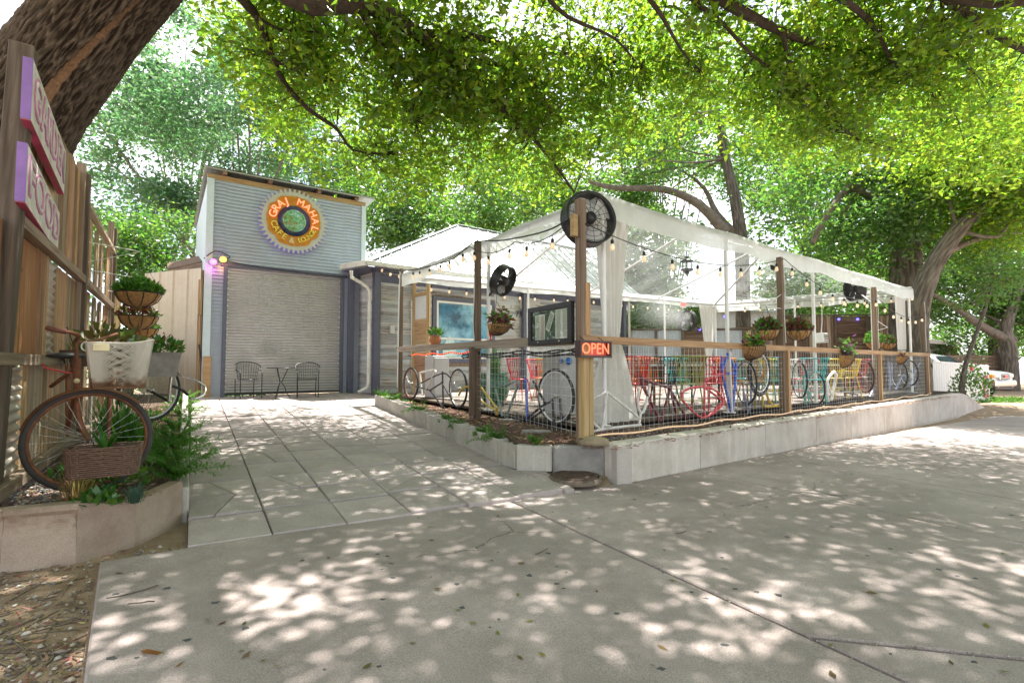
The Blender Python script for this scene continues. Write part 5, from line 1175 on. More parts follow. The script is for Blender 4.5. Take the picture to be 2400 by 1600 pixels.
# ================================================================ patio tables and chairs
def chair_proto(mat):
    t = thing('metal_chair', 'x', 'chair', (0, 0, 0)); mb = MB()
    MB().lathe([(0, .435), (.19, .438), (.205, .445), (.205, .455), (0, .46)], 18, Matrix.Scale(1.05, 4, (1, 0, 0))).build('seat', mat, t, local=True)
    for sx in (-1, 1):
        for sy in (-1, 1): MB().tube([(.13 * sx, .13 * sy, .44), (.19 * sx, .2 * sy, 0)], [.012, .009], 6).build('leg', mat, t, local=True)
    mb = MB(); n = 11
    for k in range(n):
        a = R(-62 + 124 * k / (n - 1)); x0, y0 = .17 * math.sin(a), .15 * math.cos(a); x1, y1 = .27 * math.sin(a * .95), .19 * math.cos(a) + .05
        mb.tube([(x0, y0, .45), ((x0 + x1) / 2, (y0 + y1) / 2 + .01, .66), (x1, y1, .86)], .0075, 5)
    mb.tube([(.28 * math.sin(R(q)) , .19 * math.cos(R(q)) + .05, .865) for q in range(-66, 67, 11)], .011, 6); mb.tube([(.215 * math.sin(R(q)), .17 * math.cos(R(q)) + .02, .6) for q in range(-62, 63, 15)], .006, 5)
    mb.build('backrest', mat, t, local=True)
    mb = MB(); mb.tube([(.16 * math.cos(q), .165 * math.sin(q), .2) for q in np.linspace(0, 2 * math.pi, 17)[:-1]], .006, 5, close=True); mb.build('stretcher', mat, t, local=True)
    index_children(t); return t
CC = {'red': (.62, .01, .035), 'orange': (.75, .20, .005), 'black': (.03, .03, .03), 'olive': (.25, .33, .03), 'turquoise': (.03, .48, .50), 'mustard': (.55, .30, .005), 'yellow': (.66, .52, .005), 'white': (.72, .72, .70), 'teal': (.02, .28, .24)}
CM = {k: paint('chair_' + k, v) for k, v in CC.items()}
cpro = chair_proto(CM['red']); first = True
def onfloor(px, Y): p = at(px, 855, Y); return V2(p, DZ + .002)
chairs = [('red', 1483, 7.8, 200, 'right beside the big white curtain'), ('orange', 1530, 9.2, 20, 'behind the black chair near the big curtain'), ('black', 1556, 8.0, 190, 'with open bars second from the big curtain'), ('turquoise', 1592, 9.6, 10, 'tucked at the far side of the first table'),
    ('olive', 1618, 7.6, 160, 'just behind the red cruiser bicycle frame'), ('red', 1660, 8.0, 200, 'behind the tall blue bicycle frame'), ('orange', 1712, 9.4, 15, 'across the table behind the blue frame'), ('mustard', 1762, 8.8, 190, 'seen through the big black wheel'), ('turquoise', 1800, 9.2, 170, 'behind the big black wheel'), ('yellow', 1812, 10.4, 20, 'just left of the middle fence post'),
    ('teal', 1745, 10.6, 10, 'deep in the patio behind the silver wheel'), ('red', 1885, 10.4, 190, 'just right of the middle fence post'), ('turquoise', 1908, 9.9, 150, 'behind the white spoked wheel'), ('white', 1875, 11.3, 10, 'behind the red chair past the middle post'), ('yellow', 1950, 11.0, 200, 'behind the white triangular frame'), ('yellow', 1985, 11.4, 180, 'under the flowering wire basket'), ('red', 2006, 12.0, 170, 'near the far fence post'),
    ('red', 1216, 10.2, 120, 'alone near the house wall left of the menu board'), ('mustard', 1276, 10.8, 200, 'beside the grey cooler box'), ('red', 1262, 11.4, 30, 'behind the cooler box near the house wall'), ('orange', 1468, 10.4, 15, 'far behind the red chair by the curtain'), ('red', 1690, 11.5, 20, 'far back in the patio in the middle'), ('turquoise', 1850, 12.4, 15, 'far back near the white tent leg')]
for k, (c, px, Y, rz, lb) in enumerate(chairs):
    lab = f'{c} metal bar backed patio chair {lb}'
    if k == 0: cpro.matrix_basis = Matrix.Translation(onfloor(px, Y)) @ Matrix.Rotation(R(rz), 4, 'Z'); cpro['label'] = lab; cpro['group'] = 'coloured metal patio chairs'
    else: dup(cpro, onfloor(px, Y), R(rz), lab, 'coloured metal patio chairs', {'chair_red': CM[c]})
m_ttop = pm('table_top', (.55, .54, .52), .4, var=.06)
def ptable(label, c, d, L):
    t = thing('patio_table', label, 'table', c, group='long patio tables'); d = Vector(d).normalized(); n_ = Vector((-d.y, d.x, 0))
    MB().box((0, 0, 0), (L, .72, .035)).build('tabletop', m_ttop, t, framem(c + Vector((0, 0, .735)), d, (0, 0, 1)))
    for a in (-.42, .42):
        for b in (-.28, .28): MB().tube([c + d * L * a + n_ * b + Vector((0, 0, .72)), c + d * L * a + n_ * b], .018, 6).build('leg', m_black, t)
ptable('long pale patio table behind the maroon and red bicycle frames', onfloor(1580, 8.7), dR, 2.3)
ptable('long pale patio table behind the big black wheel', onfloor(1765, 9.9), dR, 1.9)
ptable('pale patio table behind the middle fence bay', onfloor(1935, 11.7), dR, 1.8)
ptable('pale patio table near the house wall behind the cooler', onfloor(1320, 12.2), dR, 1.5)
# bistro set before the shutter
def bistro_chair(label, c, rz):
    t = thing('bistro_chair', label, 'chair', c, rz, 'black iron chairs before the shutter'); M = Matrix
    MB().lathe([(0, .42), (.21, .425), (.225, .435), (0, .44)], 20).build('seat', m_black, t, local=True)
    for sx in (-1, 1):
        MB().tube(smooth([(.235 * sx, -.18, 0), (.235 * sx, -.17, .4), (.24 * sx, -.16, .58), (.25 * sx, -.08, .63), (.26 * sx, .08, .65)], 4), .010, 6).build('arm', m_black, t, local=True)
        MB().tube([(.2 * sx, .2, 0), (.21 * sx, .2, .45)], .010, 6).build('leg', m_black, t, local=True)
    arc = [(.275 * math.sin(R(q)), .24 * math.cos(R(q)) - .02, .66 + .18 * max(0, math.cos(R(q * .93))) ** .6) for q in range(-88, 89, 11)]
    mb = MB().tube(arc, .011, 6)
    for q in range(-72, 73, 13): mb.tube([(.215 * math.sin(R(q)), .20 * math.cos(R(q)), .43), (.272 * math.sin(R(q)), .24 * math.cos(R(q)) - .02, .66 + .18 * max(0, math.cos(R(q * .93))) ** .6)], .0045, 4)
    for zz, f in ((.52, .23), (.60, .245), (.68, .258), (.75, .262)): mb.tube([(f * math.sin(R(q)), (f - .015) * math.cos(R(q)) - .01, zz) for q in range(-70, 71, 14)], .004, 4)
    mb.build('backrest', m_black, t, local=True)
bc1, bc2, bt = onz(581, 927, .012), onz(720, 924, .012), onz(657, 926, .012)
ga_ = math.atan2(dG.y, dG.x)
bistro_chair('left black iron bistro chair before the roller shutter', V2(bc1, zp(bc1.x, bc1.y) + .003), ga_ + .25); bistro_chair('right black iron bistro chair before the roller shutter', V2(bc2, zp(bc2.x, bc2.y) + .003), ga_ - .15)
z0 = zp(bt.x, bt.y) + .003; t = thing('bistro_table', 'small round black iron bistro table between the two black chairs', 'table', V2(bt, z0)); TM = Matrix.Translation(V2(bt, z0))
MB().lathe([(0, .695), (.30, .695), (.305, .705), (.30, .715), (0, .715)], 28).build('tabletop', m_black, t, TM)
for k in range(3):
    a = k * 2.094 + .5; f = lambda r_, z: (math.cos(a) * r_, math.sin(a) * r_, z); MB().tube(smooth([f(.15, .695), f(.12, .6), f(.04, .42), f(.03, .36), f(.10, .24), f(.13, .12), f(.22, .0)], 4), .010, 6).build('leg', m_black, t, TM)
# ================================================================ patio clutter
c = onfloor(1316, 7.3); t = thing('cooler', 'grey cabinet cooler with blue knobs behind the corner wheel', 'cooler', c)
m_cool = pm('cooler_grey', (.48, .48, .50), .5, var=.05)
MB().box((0, 0, 0), (.42, .40, .86), ch=.02).build('body', m_cool, t, framem(c + Vector((0, 0, .45)), dR, (0, 0, 1))); MB().box((0, 0, 0), (.46, .44, .05), ch=.015).build('lid', m_white, t, framem(c + Vector((0, 0, .91)), dR, (0, 0, 1)))
for px, r_ in ((1314, .03), (1332, .055)): 
    p = at(px, 846, 7.0); MB().lathe([(0, .03), (r_ * .9, .025), (r_, 0), (0, -.01)], 16, framem(p, dR, (-.3, -1, 0))).build('knob', paint('knob_blue', (.02, .18, .6)), t)
c = onfloor(1024, 11.6); t = thing('utility_cabinet', 'plain grey utility cabinet under the grey rail below the window', 'cabinet', c)
MB().box((0, 0, 0), (.42, .4, .95), ch=.01).build('body', m_cool, t, framem(c + Vector((0, 0, .475)), dR, (0, 0, 1))); MB().box((0, 0, 0), (.36, .02, .85), ch=.004).build('door', m_cool, t, framem(c + Vector((0, 0, .475)) - nR * .21, dR, (0, 0, 1)))
c = onfloor(1158, 9.6); t = thing('green_pot', 'large glazed green pot of tall grass behind the left wire fence', 'pot', c)
MB().lathe([(.17, 0), (.26, .12), (.31, .3), (.29, .46), (.25, .53), (.28, .56), (.28, .59), (.24, .59), (.22, .5), (0, .5)], 26).build('bowl', m_green, t, Matrix.Translation(c))
def blades(n, r0, h, w_, mat, rng, spread=.5, curve=.5):
    V = []; Fq = []
    for k in range(n):
        a = rng.uniform(0, 2 * math.pi); b = rng.uniform(0, r0); hh = h * rng.uniform(.55, 1.1); d = np.array([math.cos(a), math.sin(a)]); sp = spread * rng.uniform(.2, 1) * hh; s = np.array([-d[1], d[0]]) * w_ * .5
        o = len(V)
        for j in range(5):
            u = j / 4; q = d * (b + sp * u ** (1 + curve)); z = hh * (u - .35 * curve * u * u * rng.uniform(.5, 1.2)); ww = s * (1 - u) ** .6
            V.append((*(q + ww), z)); V.append((*(q - ww), z))
        Fq += [[o + 2 * j, o + 2 * j + 1, o + 2 * j + 3, o + 2 * j + 2] for j in range(4)]
    return fastmesh('blades', np.array(V), np.array(Fq), mat)
rgp = np.random.default_rng(5)
fin(bpy.data.objects.new('grass', blades(170, .12, .75, .012, m_leafD, rgp, .35, .3)), t, Matrix.Translation(c + Vector((0, 0, .5))))
# wood screen by the window, heater, conduit box
p0 = onv(968, 800, HC - nH * .5, HE - nH * .5); t = thing('wood_screen', 'narrow tan lumber screen with metal inset standing by the window', 'screen', V2(p0, DZ))
dS = (V2(at(1003, 800, p0.y - .55), 0) - V2(p0, 0)).normalized()
def sc_(u, z): return V2(p0, 0) + dS * u + Vector((0, 0, z))
wS = (V2(at(1003, 800, p0.y - .55), 0) - V2(p0, 0)).length
for u in (.04, wS): board('upright', sc_(u, DZ), sc_(u, 3.0), .085, .085, m_wtan, t)
for z in (.3, 1.0, 1.3, 1.85, 2.55, 2.9): board('crosspiece', sc_(.085, z), sc_(wS - .045, z), .04, .09, m_wtan, t)
board('panel', sc_(.085, .64), sc_(wS - .045, .64), .02, .6, m_wfence, t); board('panel', sc_(.085, 1.575), sc_(wS - .045, 1.575), .02, .44, m_wfence, t)
P = [[sc_(.085 + (wS - .13) * i / 24, z) + Vector((0, 0, 0)) + Vector((-dS.y, dS.x, 0)) * .012 * math.cos(i * math.pi / 1.5) for z in (1.92, 2.5)] for i in range(25)]; MB().grid(P).build('corrugated_inset', m_galv, t)
# ================================================================ hanging baskets and plants
def foliage_ball(n, r, h, L, rng, up=.0):
    C = rng.normal(size=(n, 3)); C /= np.linalg.norm(C, axis=1)[:, None]; C *= (rng.uniform(.2, 1, n) ** .5)[:, None]; C = C * np.array([r, r, h]); C[:, 2] = np.abs(C[:, 2]) + up
    d = C.copy(); d[:, 2] += .1; d /= np.linalg.norm(d, axis=1)[:, None]; return C, d
def basket(label, c, r, hgt, mats, seed, hook=None, group='coco lined hanging baskets', style='strap', leaf=(.07, 260, .17), chain=.45):
    t = thing('hanging_basket', label, 'basket', c, group=group); rg = np.random.default_rng(seed); M = Matrix.Translation(c)
    MB().lathe([(0, -hgt), (r * .45, -hgt * .95), (r * .8, -hgt * .6), (r * .97, -hgt * .15), (r, 0), (r * .93, 0), (r * .9, -.03), (0, -.03)], 24).build('liner', m_coco, t, M)
    fr = MB(); fr.tube([(math.cos(a) * r * 1.02, math.sin(a) * r * 1.02, 0) for a in np.linspace(0, 2 * math.pi, 29)[:-1]], .007, 5, close=True)
    prof = [(1.02, 0), (1.0, -hgt * .15), (.83, -hgt * .6), (.48, -hgt * .97), (.2, -hgt * 1.02)]
    for k in range(9):
        for sw in ((0,) if style == 'strap' else (-.35, .35)):
            fr.tube([(math.cos(k * 2 * math.pi / 9 + sw * (i / 4)) * r * q * 1.01, math.sin(k * 2 * math.pi / 9 + sw * i / 4) * r * q * 1.01, z) for i, (q, z) in enumerate(prof)], .0055 if style == 'strap' else .004, 4)
    fr.build('wire_frame', m_black, t, M)
    if chain:
        ch = MB()
        for k in range(3): a = k * 2.094 + .4; ch.tube([(math.cos(a) * r, math.sin(a) * r, 0), (0, 0, chain)], .003, 3)
        ch.build('chains', m_black, t, M)
    for k, mt in enumerate(mats):
        n = leaf[1] if k == 0 else leaf[1] // 2; Cc, d = foliage_ball(n, r * 1.05, leaf[2], leaf[0], rg)
        me = leafmesh('foliage', Cc, leaf[0] * (1 if k == 0 else 1.2), leaf[0] * .55, mt, rg, 0, .4, d * 1.0); fin(bpy.data.objects.new('foliage', me), t, M)
    if hook is not None:
        MB().tube([c + Vector((0, 0, chain)), c + Vector((0, 0, chain + .01)), hook], .006, 5).build('bracket', m_white, t); MB().tube([hook, hook - Vector((0, 0, .28)), c + Vector((0, 0, chain + .005))], .006, 5).build('brace', m_white, t)
    return t
s_ = bays[1]
basket('coco basket of dark red coleus left of the middle fence post', at(1797, 774, 8.55), .20, .17, [m_leafD, m_coleus], 1, fr_(s_, 1.98, -.02), style='x', leaf=(.065, 380, .2), chain=.42)
basket('coco basket of dark red coleus right of the middle fence post', at(1871, 775, 9.0), .20, .17, [m_coleus, m_leafD], 2, fr_(s_ + .05, 1.98, .03), style='x', leaf=(.065, 380, .22), chain=.42)
basket('coco basket of grey green herbs left of the far fence post', at(2049, 803, 12.2), .19, .16, [m_fern, m_leafD], 3, fr_(bays[2], 1.8, -.02), style='x', leaf=(.05, 420, .3), chain=.4)
basket('small coco basket right of the far fence post', at(2081, 805, 12.6), .16, .15, [m_leafD, m_coleus], 4, fr_(bays[2] + .05, 1.8, .03), style='x', leaf=(.055, 300, .22), chain=.4)
def trough(label, c, d, wd, hg, dp, mats, seed, leaf, hang=None):
    t = thing('wire_basket', label, 'basket', c, group='wire planter baskets on the fence'); rg = np.random.default_rng(seed); d = Vector(d).normalized(); M = framem(c, d, (0, 0, 1)); P = []
    for i in range(13):
        u = i / 12 - .5; f = 1 - .35 * abs(u * 2) ** 3
        P.append([(u * wd, -dp * f, 0), (u * wd * .97, -dp * f * .95, -hg * .3 * f), (u * wd * .85, -dp * .6 * f, -hg * .8 * f), (u * wd * .8, 0, -hg * f), (u * wd, 0, 0)])
    mb = MB().grid([[Vector(q) for q in r_] for r_ in P]); mb.add([P[0][k] for k in range(5)], [[0, 1, 2, 3, 4]]); mb.add([P[-1][k] for k in range(5)], [[4, 3, 2, 1, 0]]); mb.build('liner', m_coco, t, M)
    fr = MB()
    for r_ in P[::1]: fr.tube([Vector(q) * 1.012 for q in r_[:4]], .004, 4)
    for k in range(4): fr.tube([Vector(r_[k]) * 1.012 for r_ in P], .004, 4)
    fr.build('wire_frame', m_black, t, M); P = np.array([[rg.uniform(-.4, .4) * wd, -dp * rg.uniform(.2, .8), 0] for _ in range(leaf[1])])
    if hang is not None:
        hk = MB()
        for u_ in (-.45, .45): hk.tube([M @ Vector((u_ * wd, -dp * .5, 0)), c + Vector((0, 0, .35)), hang], .004, 4)
        hk.build('hanger', m_black, t)
    for k, mt in enumerate(mats):
        Q = P[k::len(mats)] + np.abs(rg.normal(size=P[k::len(mats)].shape)) * np.array([0, 0, leaf[2]]) + rg.normal(size=P[k::len(mats)].shape) * .03; fin(bpy.data.objects.new('foliage', leafmesh('foliage', Q, leaf[0], leaf[0] * .4, mt, rg, -.3)), t, M)
bk = fr_(sR(1757), RT + .02, -.06); trough('wire basket with coco liner tilted over the rail above the blue bicycle', at(1757, 812, bk.y - .02), dR, .50, .22, .2, [m_fern, m_fern, m_coleus], 11, (.09, 260, .09))
bk = fr_(sR(1975), RT, -.06); trough('overgrown wire basket with yellow green plants on the middle rail', at(1975, 833, bk.y - .02), dR, .42, .26, .2, [m_fern, m_leafD, m_purple], 12, (.08, 330, .14))
bk = fr_(sR(2110), RT - .02, -.06); trough('small shaggy coco basket on the far rail', at(2106, 836, bk.y - .02), dR, .34, .2, .18, [m_litter], 13, (.09, 60, .03))
# basket with coleus by menu board and terracotta pot on rail
_e = V2(onv(1164, 640, tc[0], tc[3]), TZ - .05)
bk = fl_(sL_(1164), 0, .35); trough('square coco basket of red coleus hanging left of the menu board', at(1164, 760, bk.y - .1), dR, .36, .17, .2, [m_coleus, m_coleus, m_fern], 14, (.11, 150, .09), _e)
c = fl_(sL_(1021), RT + .012, -.01) + Vector((0, 0, .085)); c = V2(c, onv(1021, 808, C0, L0, 0).z + .0); t = thing('terracotta_pot', 'round terracotta pot with a small plant on the grey rail before the window', 'pot', c)
c.z = RT + .055 * .9
MB().lathe([(.06, 0), (.10, .03), (.118, .09), (.10, .14), (.085, .165), (.095, .18), (.08, .18), (.07, .15), (0, .15)], 22).build('bowl', m_terra, t, Matrix.Translation(c))
Cc, d = foliage_ball(90, .13, .16, .07, np.random.default_rng(15)); fin(bpy.data.objects.new('foliage', leafmesh('foliage', Cc, .08, .045, m_leafD, np.random.default_rng(16), 0, .4, d)), t, Matrix.Translation(c + Vector((0, 0, .17))))
# red lantern tassel and red fire extinguisher like strip left of menu board
c = at(1150, 790, 7.9); tag(MB().lathe([(0, .12), (.02, .11), (.03, .06), (.02, .02), (.012, 0), (.012, -.02), (.02, -.03), (.022, -.16), (0, -.165)], 10).build('red_tassel', paint('tassel_red', (.6, .04, .03)), None, Matrix.Translation(c)), 'red hanging tassel below the square coleus basket', 'tassel')
# ================================================================ left board fence
bf = thing('board_fence', 'tall patchwork fence of vertical boards and rusty metal along the left bed', 'fence', FL0)
def ff(s, z, o=0): return FL0 + dF * s + nF * o + Vector((0, 0, z))
def sF(px): return (V2(onv(px, 800, FL0, FL0 + dF), 0) - FL0).dot(dF)
rf_ = random.Random(4); P0, P1, P2 = sF(-12), sF(172), sF(248)
mb = MB(); mb.add(_bv(3.35, .13, .13, .006), _bf); x_ = (Vector((0, 0, 1)) + nF * .025).normalized(); mb.build('main_post', m_wdark, bf, framem(ff(P0, 1.27, .03), x_, dF))
for s, h in ((P1, 3.12), (P2, 3.2)):
    upright('post', ff(s, 0, .05), -.4, h - .1, .10, m_wdark, bf, dF); upright('post_face', ff(s - .08, 0, .02), -.3, h, .085, m_wgrey, bf, dF)
end = P2 + 4.3
for z, s0, s1, o in ((1.74, P0, P2, .06), (2.68, P1 + .05, P2, .06), (.76, P0 - 1.2, P1, .05), (-.12, P0 - 1.5, P1 + 2.2, .07)): board('rail', ff(s0 + .08, z, o), ff(s1 - .05, z, o), .075, .085 if z < 2 else .06, m_wgrey, bf)
def boards(s0, s1, z0, z1, pal, gap=.0, wmin=.09, wmax=.16, o=.0, topf=None):
    s = s0
    while s < s1 - .03:
        w_ = min(rf_.uniform(wmin, wmax), s1 - s); c = s + w_ / 2; zt = topf(c) if topf else z1
        m_ = rf_.choice(pal); mb = MB(); mb.add(_bv(zt - z0, w_ - .006, .02, .002), _bf)
        mb.build('fence_board', m_, bf, framem(ff(c, (z0 + zt) / 2, o + rf_.uniform(-.008, .008)), (0, 0, 1), nF)); s += w_ + gap
def corr(s0, s1, z0, z1, mat, o=0, horiz=True, name='metal_sheet'):
    P = []; n = 60
    for i in range(n + 1):
        u = i / n; z = z0 + (z1 - z0) * u
        if horiz: P.append([ff(s0, z, o + .014 * math.sin(z * 2 * math.pi / .075)), ff(s1, z, o + .014 * math.sin(z * 2 * math.pi / .075))])
    MB().grid(P).build(name, mat, bf)
m_crust = pm('rusty_corrugated', (.55, .54, .50), .5, .3, var=.1, dirt=(.30, .15, .06), dsc=2.0, damt=.95); m_pale = pm('pale_corrugated', (.62, .68, .70), .4, .3, var=.08, dirt=(.4, .33, .25), damt=.4)
W_ = [m_wfence, m_wfence, m_wgrey, m_wtan]
corr(P0 - 1.3, sF(40), -.1, .70, m_crust, .03); boards(sF(42), sF(62), -.12, .72, [m_wfence], wmin=.16, wmax=.2, o=.02); boards(sF(62), P1, -.12, .72, [m_wgrey, m_wgrey, m_wfence])
boards(P0 - 1.2, sF(76), .8, 1.7, [m_wred], wmin=.55, wmax=.6, o=.01); boards(sF(76), sF(94), .8, 1.7, [m_wfence], wmin=.14, wmax=.18, o=.03); corr(sF(94), sF(118), .8, 1.7, m_crust, .01); boards(sF(118), P1 - .1, .8, 1.7, [m_wfence, m_wtan, m_wgrey], wmin=.12, wmax=.2)
boards(P0 + .2, sF(110), 1.79, 2.75, W_); boards(sF(110), P1 - .1, 1.79, 3.0, W_, wmin=.2, wmax=.3)
for z0, z1 in ((1.79, 2.64), (-.12, 1.69)):
    s = P1 + .12; k = 0
    while s < P2 - .2:
        boards(s, s + .24, z0, z1, [m_wfence, m_wgrey, m_wfence], wmin=.12, wmax=.12, o=.02); s += .26
        if s < P2 - .4: 
            (corr(s, s + .34, z0, z1, m_pale, -.02) if k < 2 else boards(s, s + .34, z0, z1, [m_wgrey], o=-.02)); s += .36
        k += 1
boards(P2 + .1, end, -.1, 2.2, [m_wgrey, m_wfence, m_wgrey], topf=lambda s: 1.25 + 1.05 * max(0, 1 - (s - P2) / 1.3) ** 2)
board('cap_rail', ff(P2 + 1.2, 1.27, .04), ff(end, 1.25, .04), .05, .06, m_wgrey, bf)
for s in (P2 + .9, P2 + 2.6): upright('post', ff(s, 0, -.06), -.3, 2.75 if s < P2 + 1 else 2.3, .11, m_wfence, bf, dF)
# wooden sign boards on the main post
def signboard(label, txt, quad, seed, Y0):
    pass
sgx = Vector((0, 0, 0))
m_sgw = pm('sign_white', (.72, .71, .67), .6, var=.06, dirt=(.35, .3, .27), dsc=7, damt=.6); m_sgp = pm('sign_purple', (.26, .14, .42), .6, var=.15); m_sgm = pm('sign_magenta', (.52, .03, .14), .55, var=.25, dirt=(.2, .12, .08), dsc=9, damt=.6); m_sgl = pm('sign_letter', (.55, .22, .42), .6, var=.2)
sd = (dF + nF * .10).normalized(); sn = Vector((sd.y, -sd.x, 0))
for lab, txt, o_, sd, z0, z1, L in (('upper whitewashed board of the painted wooden sign on the left post', 'GARDEN', V2(at(64, 190, 3.25), 0), az(-36.7), 2.36, 2.78, 1.82), ('lower whitewashed board of the painted wooden sign on the left post', 'FOOD', V2(at(50, 400, 3.25), 0), az(-37.5), 1.80, 2.20, 1.92)):
    sn = Vector((sd.y, -sd.x, 0)); t = thing('painted_sign', lab, 'sign', V2(o_, z0), group='painted wooden sign boards'); c = o_ + sd * L / 2 + Vector((0, 0, (z0 + z1) / 2)); Mx = framem(c, sd, (0, 0, 1)); H = z1 - z0
    MB().box((0, 0, 0), (L, .05, H), ch=.003).build('board', m_sgw, t, Mx)
    MB().box((0, 0, 0), (.006, .052, H * .995), ch=.001).build('painted_end', m_sgp, t, Mx @ Matrix.Translation((-L / 2 - .004, 0, 0)))
    MB().box((0, 0, 0), (L * .995, .052, .006), ch=.001).build('painted_underside', m_sgm, t, Mx @ Matrix.Translation((0, 0, -H / 2 - .004)))
    me = textmesh(txt, H * .95, .004, m_sgl, off=.012); o = fin(bpy.data.objects.new('lettering', me), t, framem(c + sn * .028, sd, sn) @ Matrix.Scale(L * .92 / max(.01, max(v.co.x for v in me.vertices) - min(v.co.x for v in me.vertices)), 4, (1, 0, 0)))
    me2 = textmesh(txt, H * .95, .003, m_sgw, off=-.006); fin(bpy.data.objects.new('lettering_face', me2), t, framem(c + sn * .033, sd, sn) @ Matrix.Scale(L * .90 / max(.01, max(v.co.x for v in me2.vertices) - min(v.co.x for v in me2.vertices)), 4, (1, 0, 0)) @ Matrix.Scale(.98, 4, (0, 1, 0)))
    MB().box((0, 0, 0), (.08, .1, H * .8), ch=.004).build('batten', m_wdark, t, Mx @ Matrix.Translation((-L * .3, .07, 0)))
# tan metal gate
gA, gB = V2(at(332, 900, 12.6), 0), V2(at(464, 900, 11.75), 0); dg = (gB - gA).normalized(); ng = Vector((-dg.y, dg.x, 0)); Lg = (gB - gA).length
t = thing('metal_gate', 'tall tan ribbed metal gate between the board fence and the garage', 'gate', V2(gA, 0))
gz1 = onv(400, 634, gA, gB).z; gz0 = zp(gB.x, gB.y) + .03; P = []
xs = []; s = 0
for k in range(4):
    b = Lg * k / 4; w4 = Lg / 4
    for f, o in ((0, .0), (.06, .03), (.12, .03), (.18, .0), (.38, .0), (.41, .008), (.45, .0), (.65, .0), (.68, .008), (.72, .0), (.99, .0)): xs.append((b + f * w4, o))
for u, o in xs: P.append([V2(gA, 0) + dg * u - ng * o + Vector((0, 0, gz0)), V2(gA, 0) + dg * u - ng * o + Vector((0, 0, gz1 - .02 * u / Lg))])
MB().grid(P, False).build('sheet', m_tan, t)
for u in (.05, Lg - .05): board('stile', gA + dg * u + ng * .05 + Vector((0, 0, gz0)), gA + dg * u + ng * .05 + Vector((0, 0, gz1 - .06)), .07, .07, m_wtan, t)
for z in (.5, 1.6, 2.6): board('brace', gA + dg * .09 + ng * .05 + Vector((0, 0, z)), gA + dg * (Lg - .09) + ng * .05 + Vector((0, 0, z)), .07, .07, m_wtan, t)
gp_ = V2(at(466, 800, 11.8), 0); t2 = thing('gate_post', 'yellowish lumber post between the tan gate and the garage corner', 'post', gp_)
upright('post', gp_, -.05, 2.75, .09, m_wtan, t2, dG); upright('block', gp_ - nG * .06, 1.9, 2.25, .08, m_wtan, t2, dG); MB().tube(smooth([gp_ - nG * .08 + Vector((0, 0, 1.2)), gp_ - nG * .1 + dG * .1 + Vector((0, 0, .75)), gp_ - nG * .14 + dG * .35 + Vector((0, 0, .5)), gp_ - nG * .14 + dG * .62 + Vector((0, 0, .36)), gp_ - nG * .12 + dG * .3 + Vector((0, 0, .3))], 5), .016, 6).build('hose', m_blackp, t2)
sh = thing('shed_roof', 'brown lean to roof edge above the tan gate', 'roof', at(440, 610, 13.2)); 
a_, b_ = at(392, 630, 14.2), at(476, 612, 12.6); MB().slab([a_, b_, b_ + nG * 2 + Vector((0, 0, .5)), a_ + nG * 2 + Vector((0, 0, .5))], .06).build('roof_sheet', m_wpal, sh); board('fascia', a_ - Vector((0, 0, .12)), b_ - Vector((0, 0, .12)), .04, .16, m_wpal, sh)
# ================================================================ gear sign on the garage
gc = onv(689, 519, BLc - nG * .09, BRc - nG * .09); gr = 1.04 * (onv(689, 447, BLc - nG * .09, BRc - nG * .09).z - gc.z)
GMx = framem(gc, dG, -nG)      # local x right, y up, z toward viewer
t = thing('gear_sign', 'round gear shaped cafe sign with lit neon lettering high on the garage', 'sign', gc)
pts = []; nt_ = 44
for k in range(nt_):
    for f, r_ in ((-.30, .905), (-.17, 1.0), (.17, 1.0), (.30, .905)): a = (k + f) * 2 * math.pi / nt_; pts.append(Vector((math.cos(a) * gr * r_, math.sin(a) * gr * r_, .02)))
m_gear = pm('gear_cream', (.44, .44, .39), .5, var=.06); m_gor = pm('gear_orange', (.50, .19, .01), .5, var=.2, sc=3, dirt=(.5, .33, .10), damt=.5, dsc=2); m_gnavy = pm('gear_navy', (.02, .035, .09), .35, var=.3)
MB().prism(pts, .04).build('gear_plate', m_gear, t, GMx)
pts = []
for k in range(96):
    a = k * 2 * math.pi / 96; u = (k % 12) / 12; r_ = .745 + .05 * abs(math.sin(u * math.pi)) ** .5 + .018 * math.cos(6 * a * 2); pts.append(Vector((math.cos(a) * gr * r_, math.sin(a) * gr * r_, .032)))
MB().prism(pts, .012).build('petal_plate', m_gor, t, GMx)
MB().lathe([(0, .034), (gr * .47, .034), (gr * .475, .045), (0, .045)], 40).build('navy_disc', m_gnavy, t, GMx)
m_mos = bpy.data.materials.new('mosaic_glass'); m_mos.use_nodes = True; n = m_mos.node_tree; b = n.nodes['Principled BSDF']; co = _co(n, sc=(1, 1, 1)); vo = n.nodes.new('ShaderNodeTexVoronoi'); vo.inputs['Scale'].default_value = 26; n.links.new(co.outputs[0], vo.inputs['Vector']); nz = _noise(n, co, 5, 3); r_ = _ramp(n, [(.3, (.30, .12, .09)), (.42, (.10, .28, .09)), (.55, (.22, .42, .18)), (.66, (.10, .42, .38)), (.8, (.45, .5, .6))])
mx_ = n.nodes.new('ShaderNodeMath'); mx_.operation = 'MULTIPLY_ADD'; mx_.inputs[1].default_value = .45; n.links.new(vo.outputs['Color'], mx_.inputs[0]); n.links.new(nz.outputs[0], mx_.inputs[2]); sb_ = n.nodes.new('ShaderNodeMath'); sb_.operation = 'SUBTRACT'; sb_.inputs[1].default_value = .2; n.links.new(mx_.outputs[0], sb_.inputs[0]); n.links.new(sb_.outputs[0], r_.inputs[0]); n.links.new(r_.outputs[0], b.inputs['Base Color']); b.inputs['Roughness'].default_value = .15; b.inputs['Coat Weight'].default_value = .5; _bump(n, b, vo.outputs['Distance'], .6, .01)
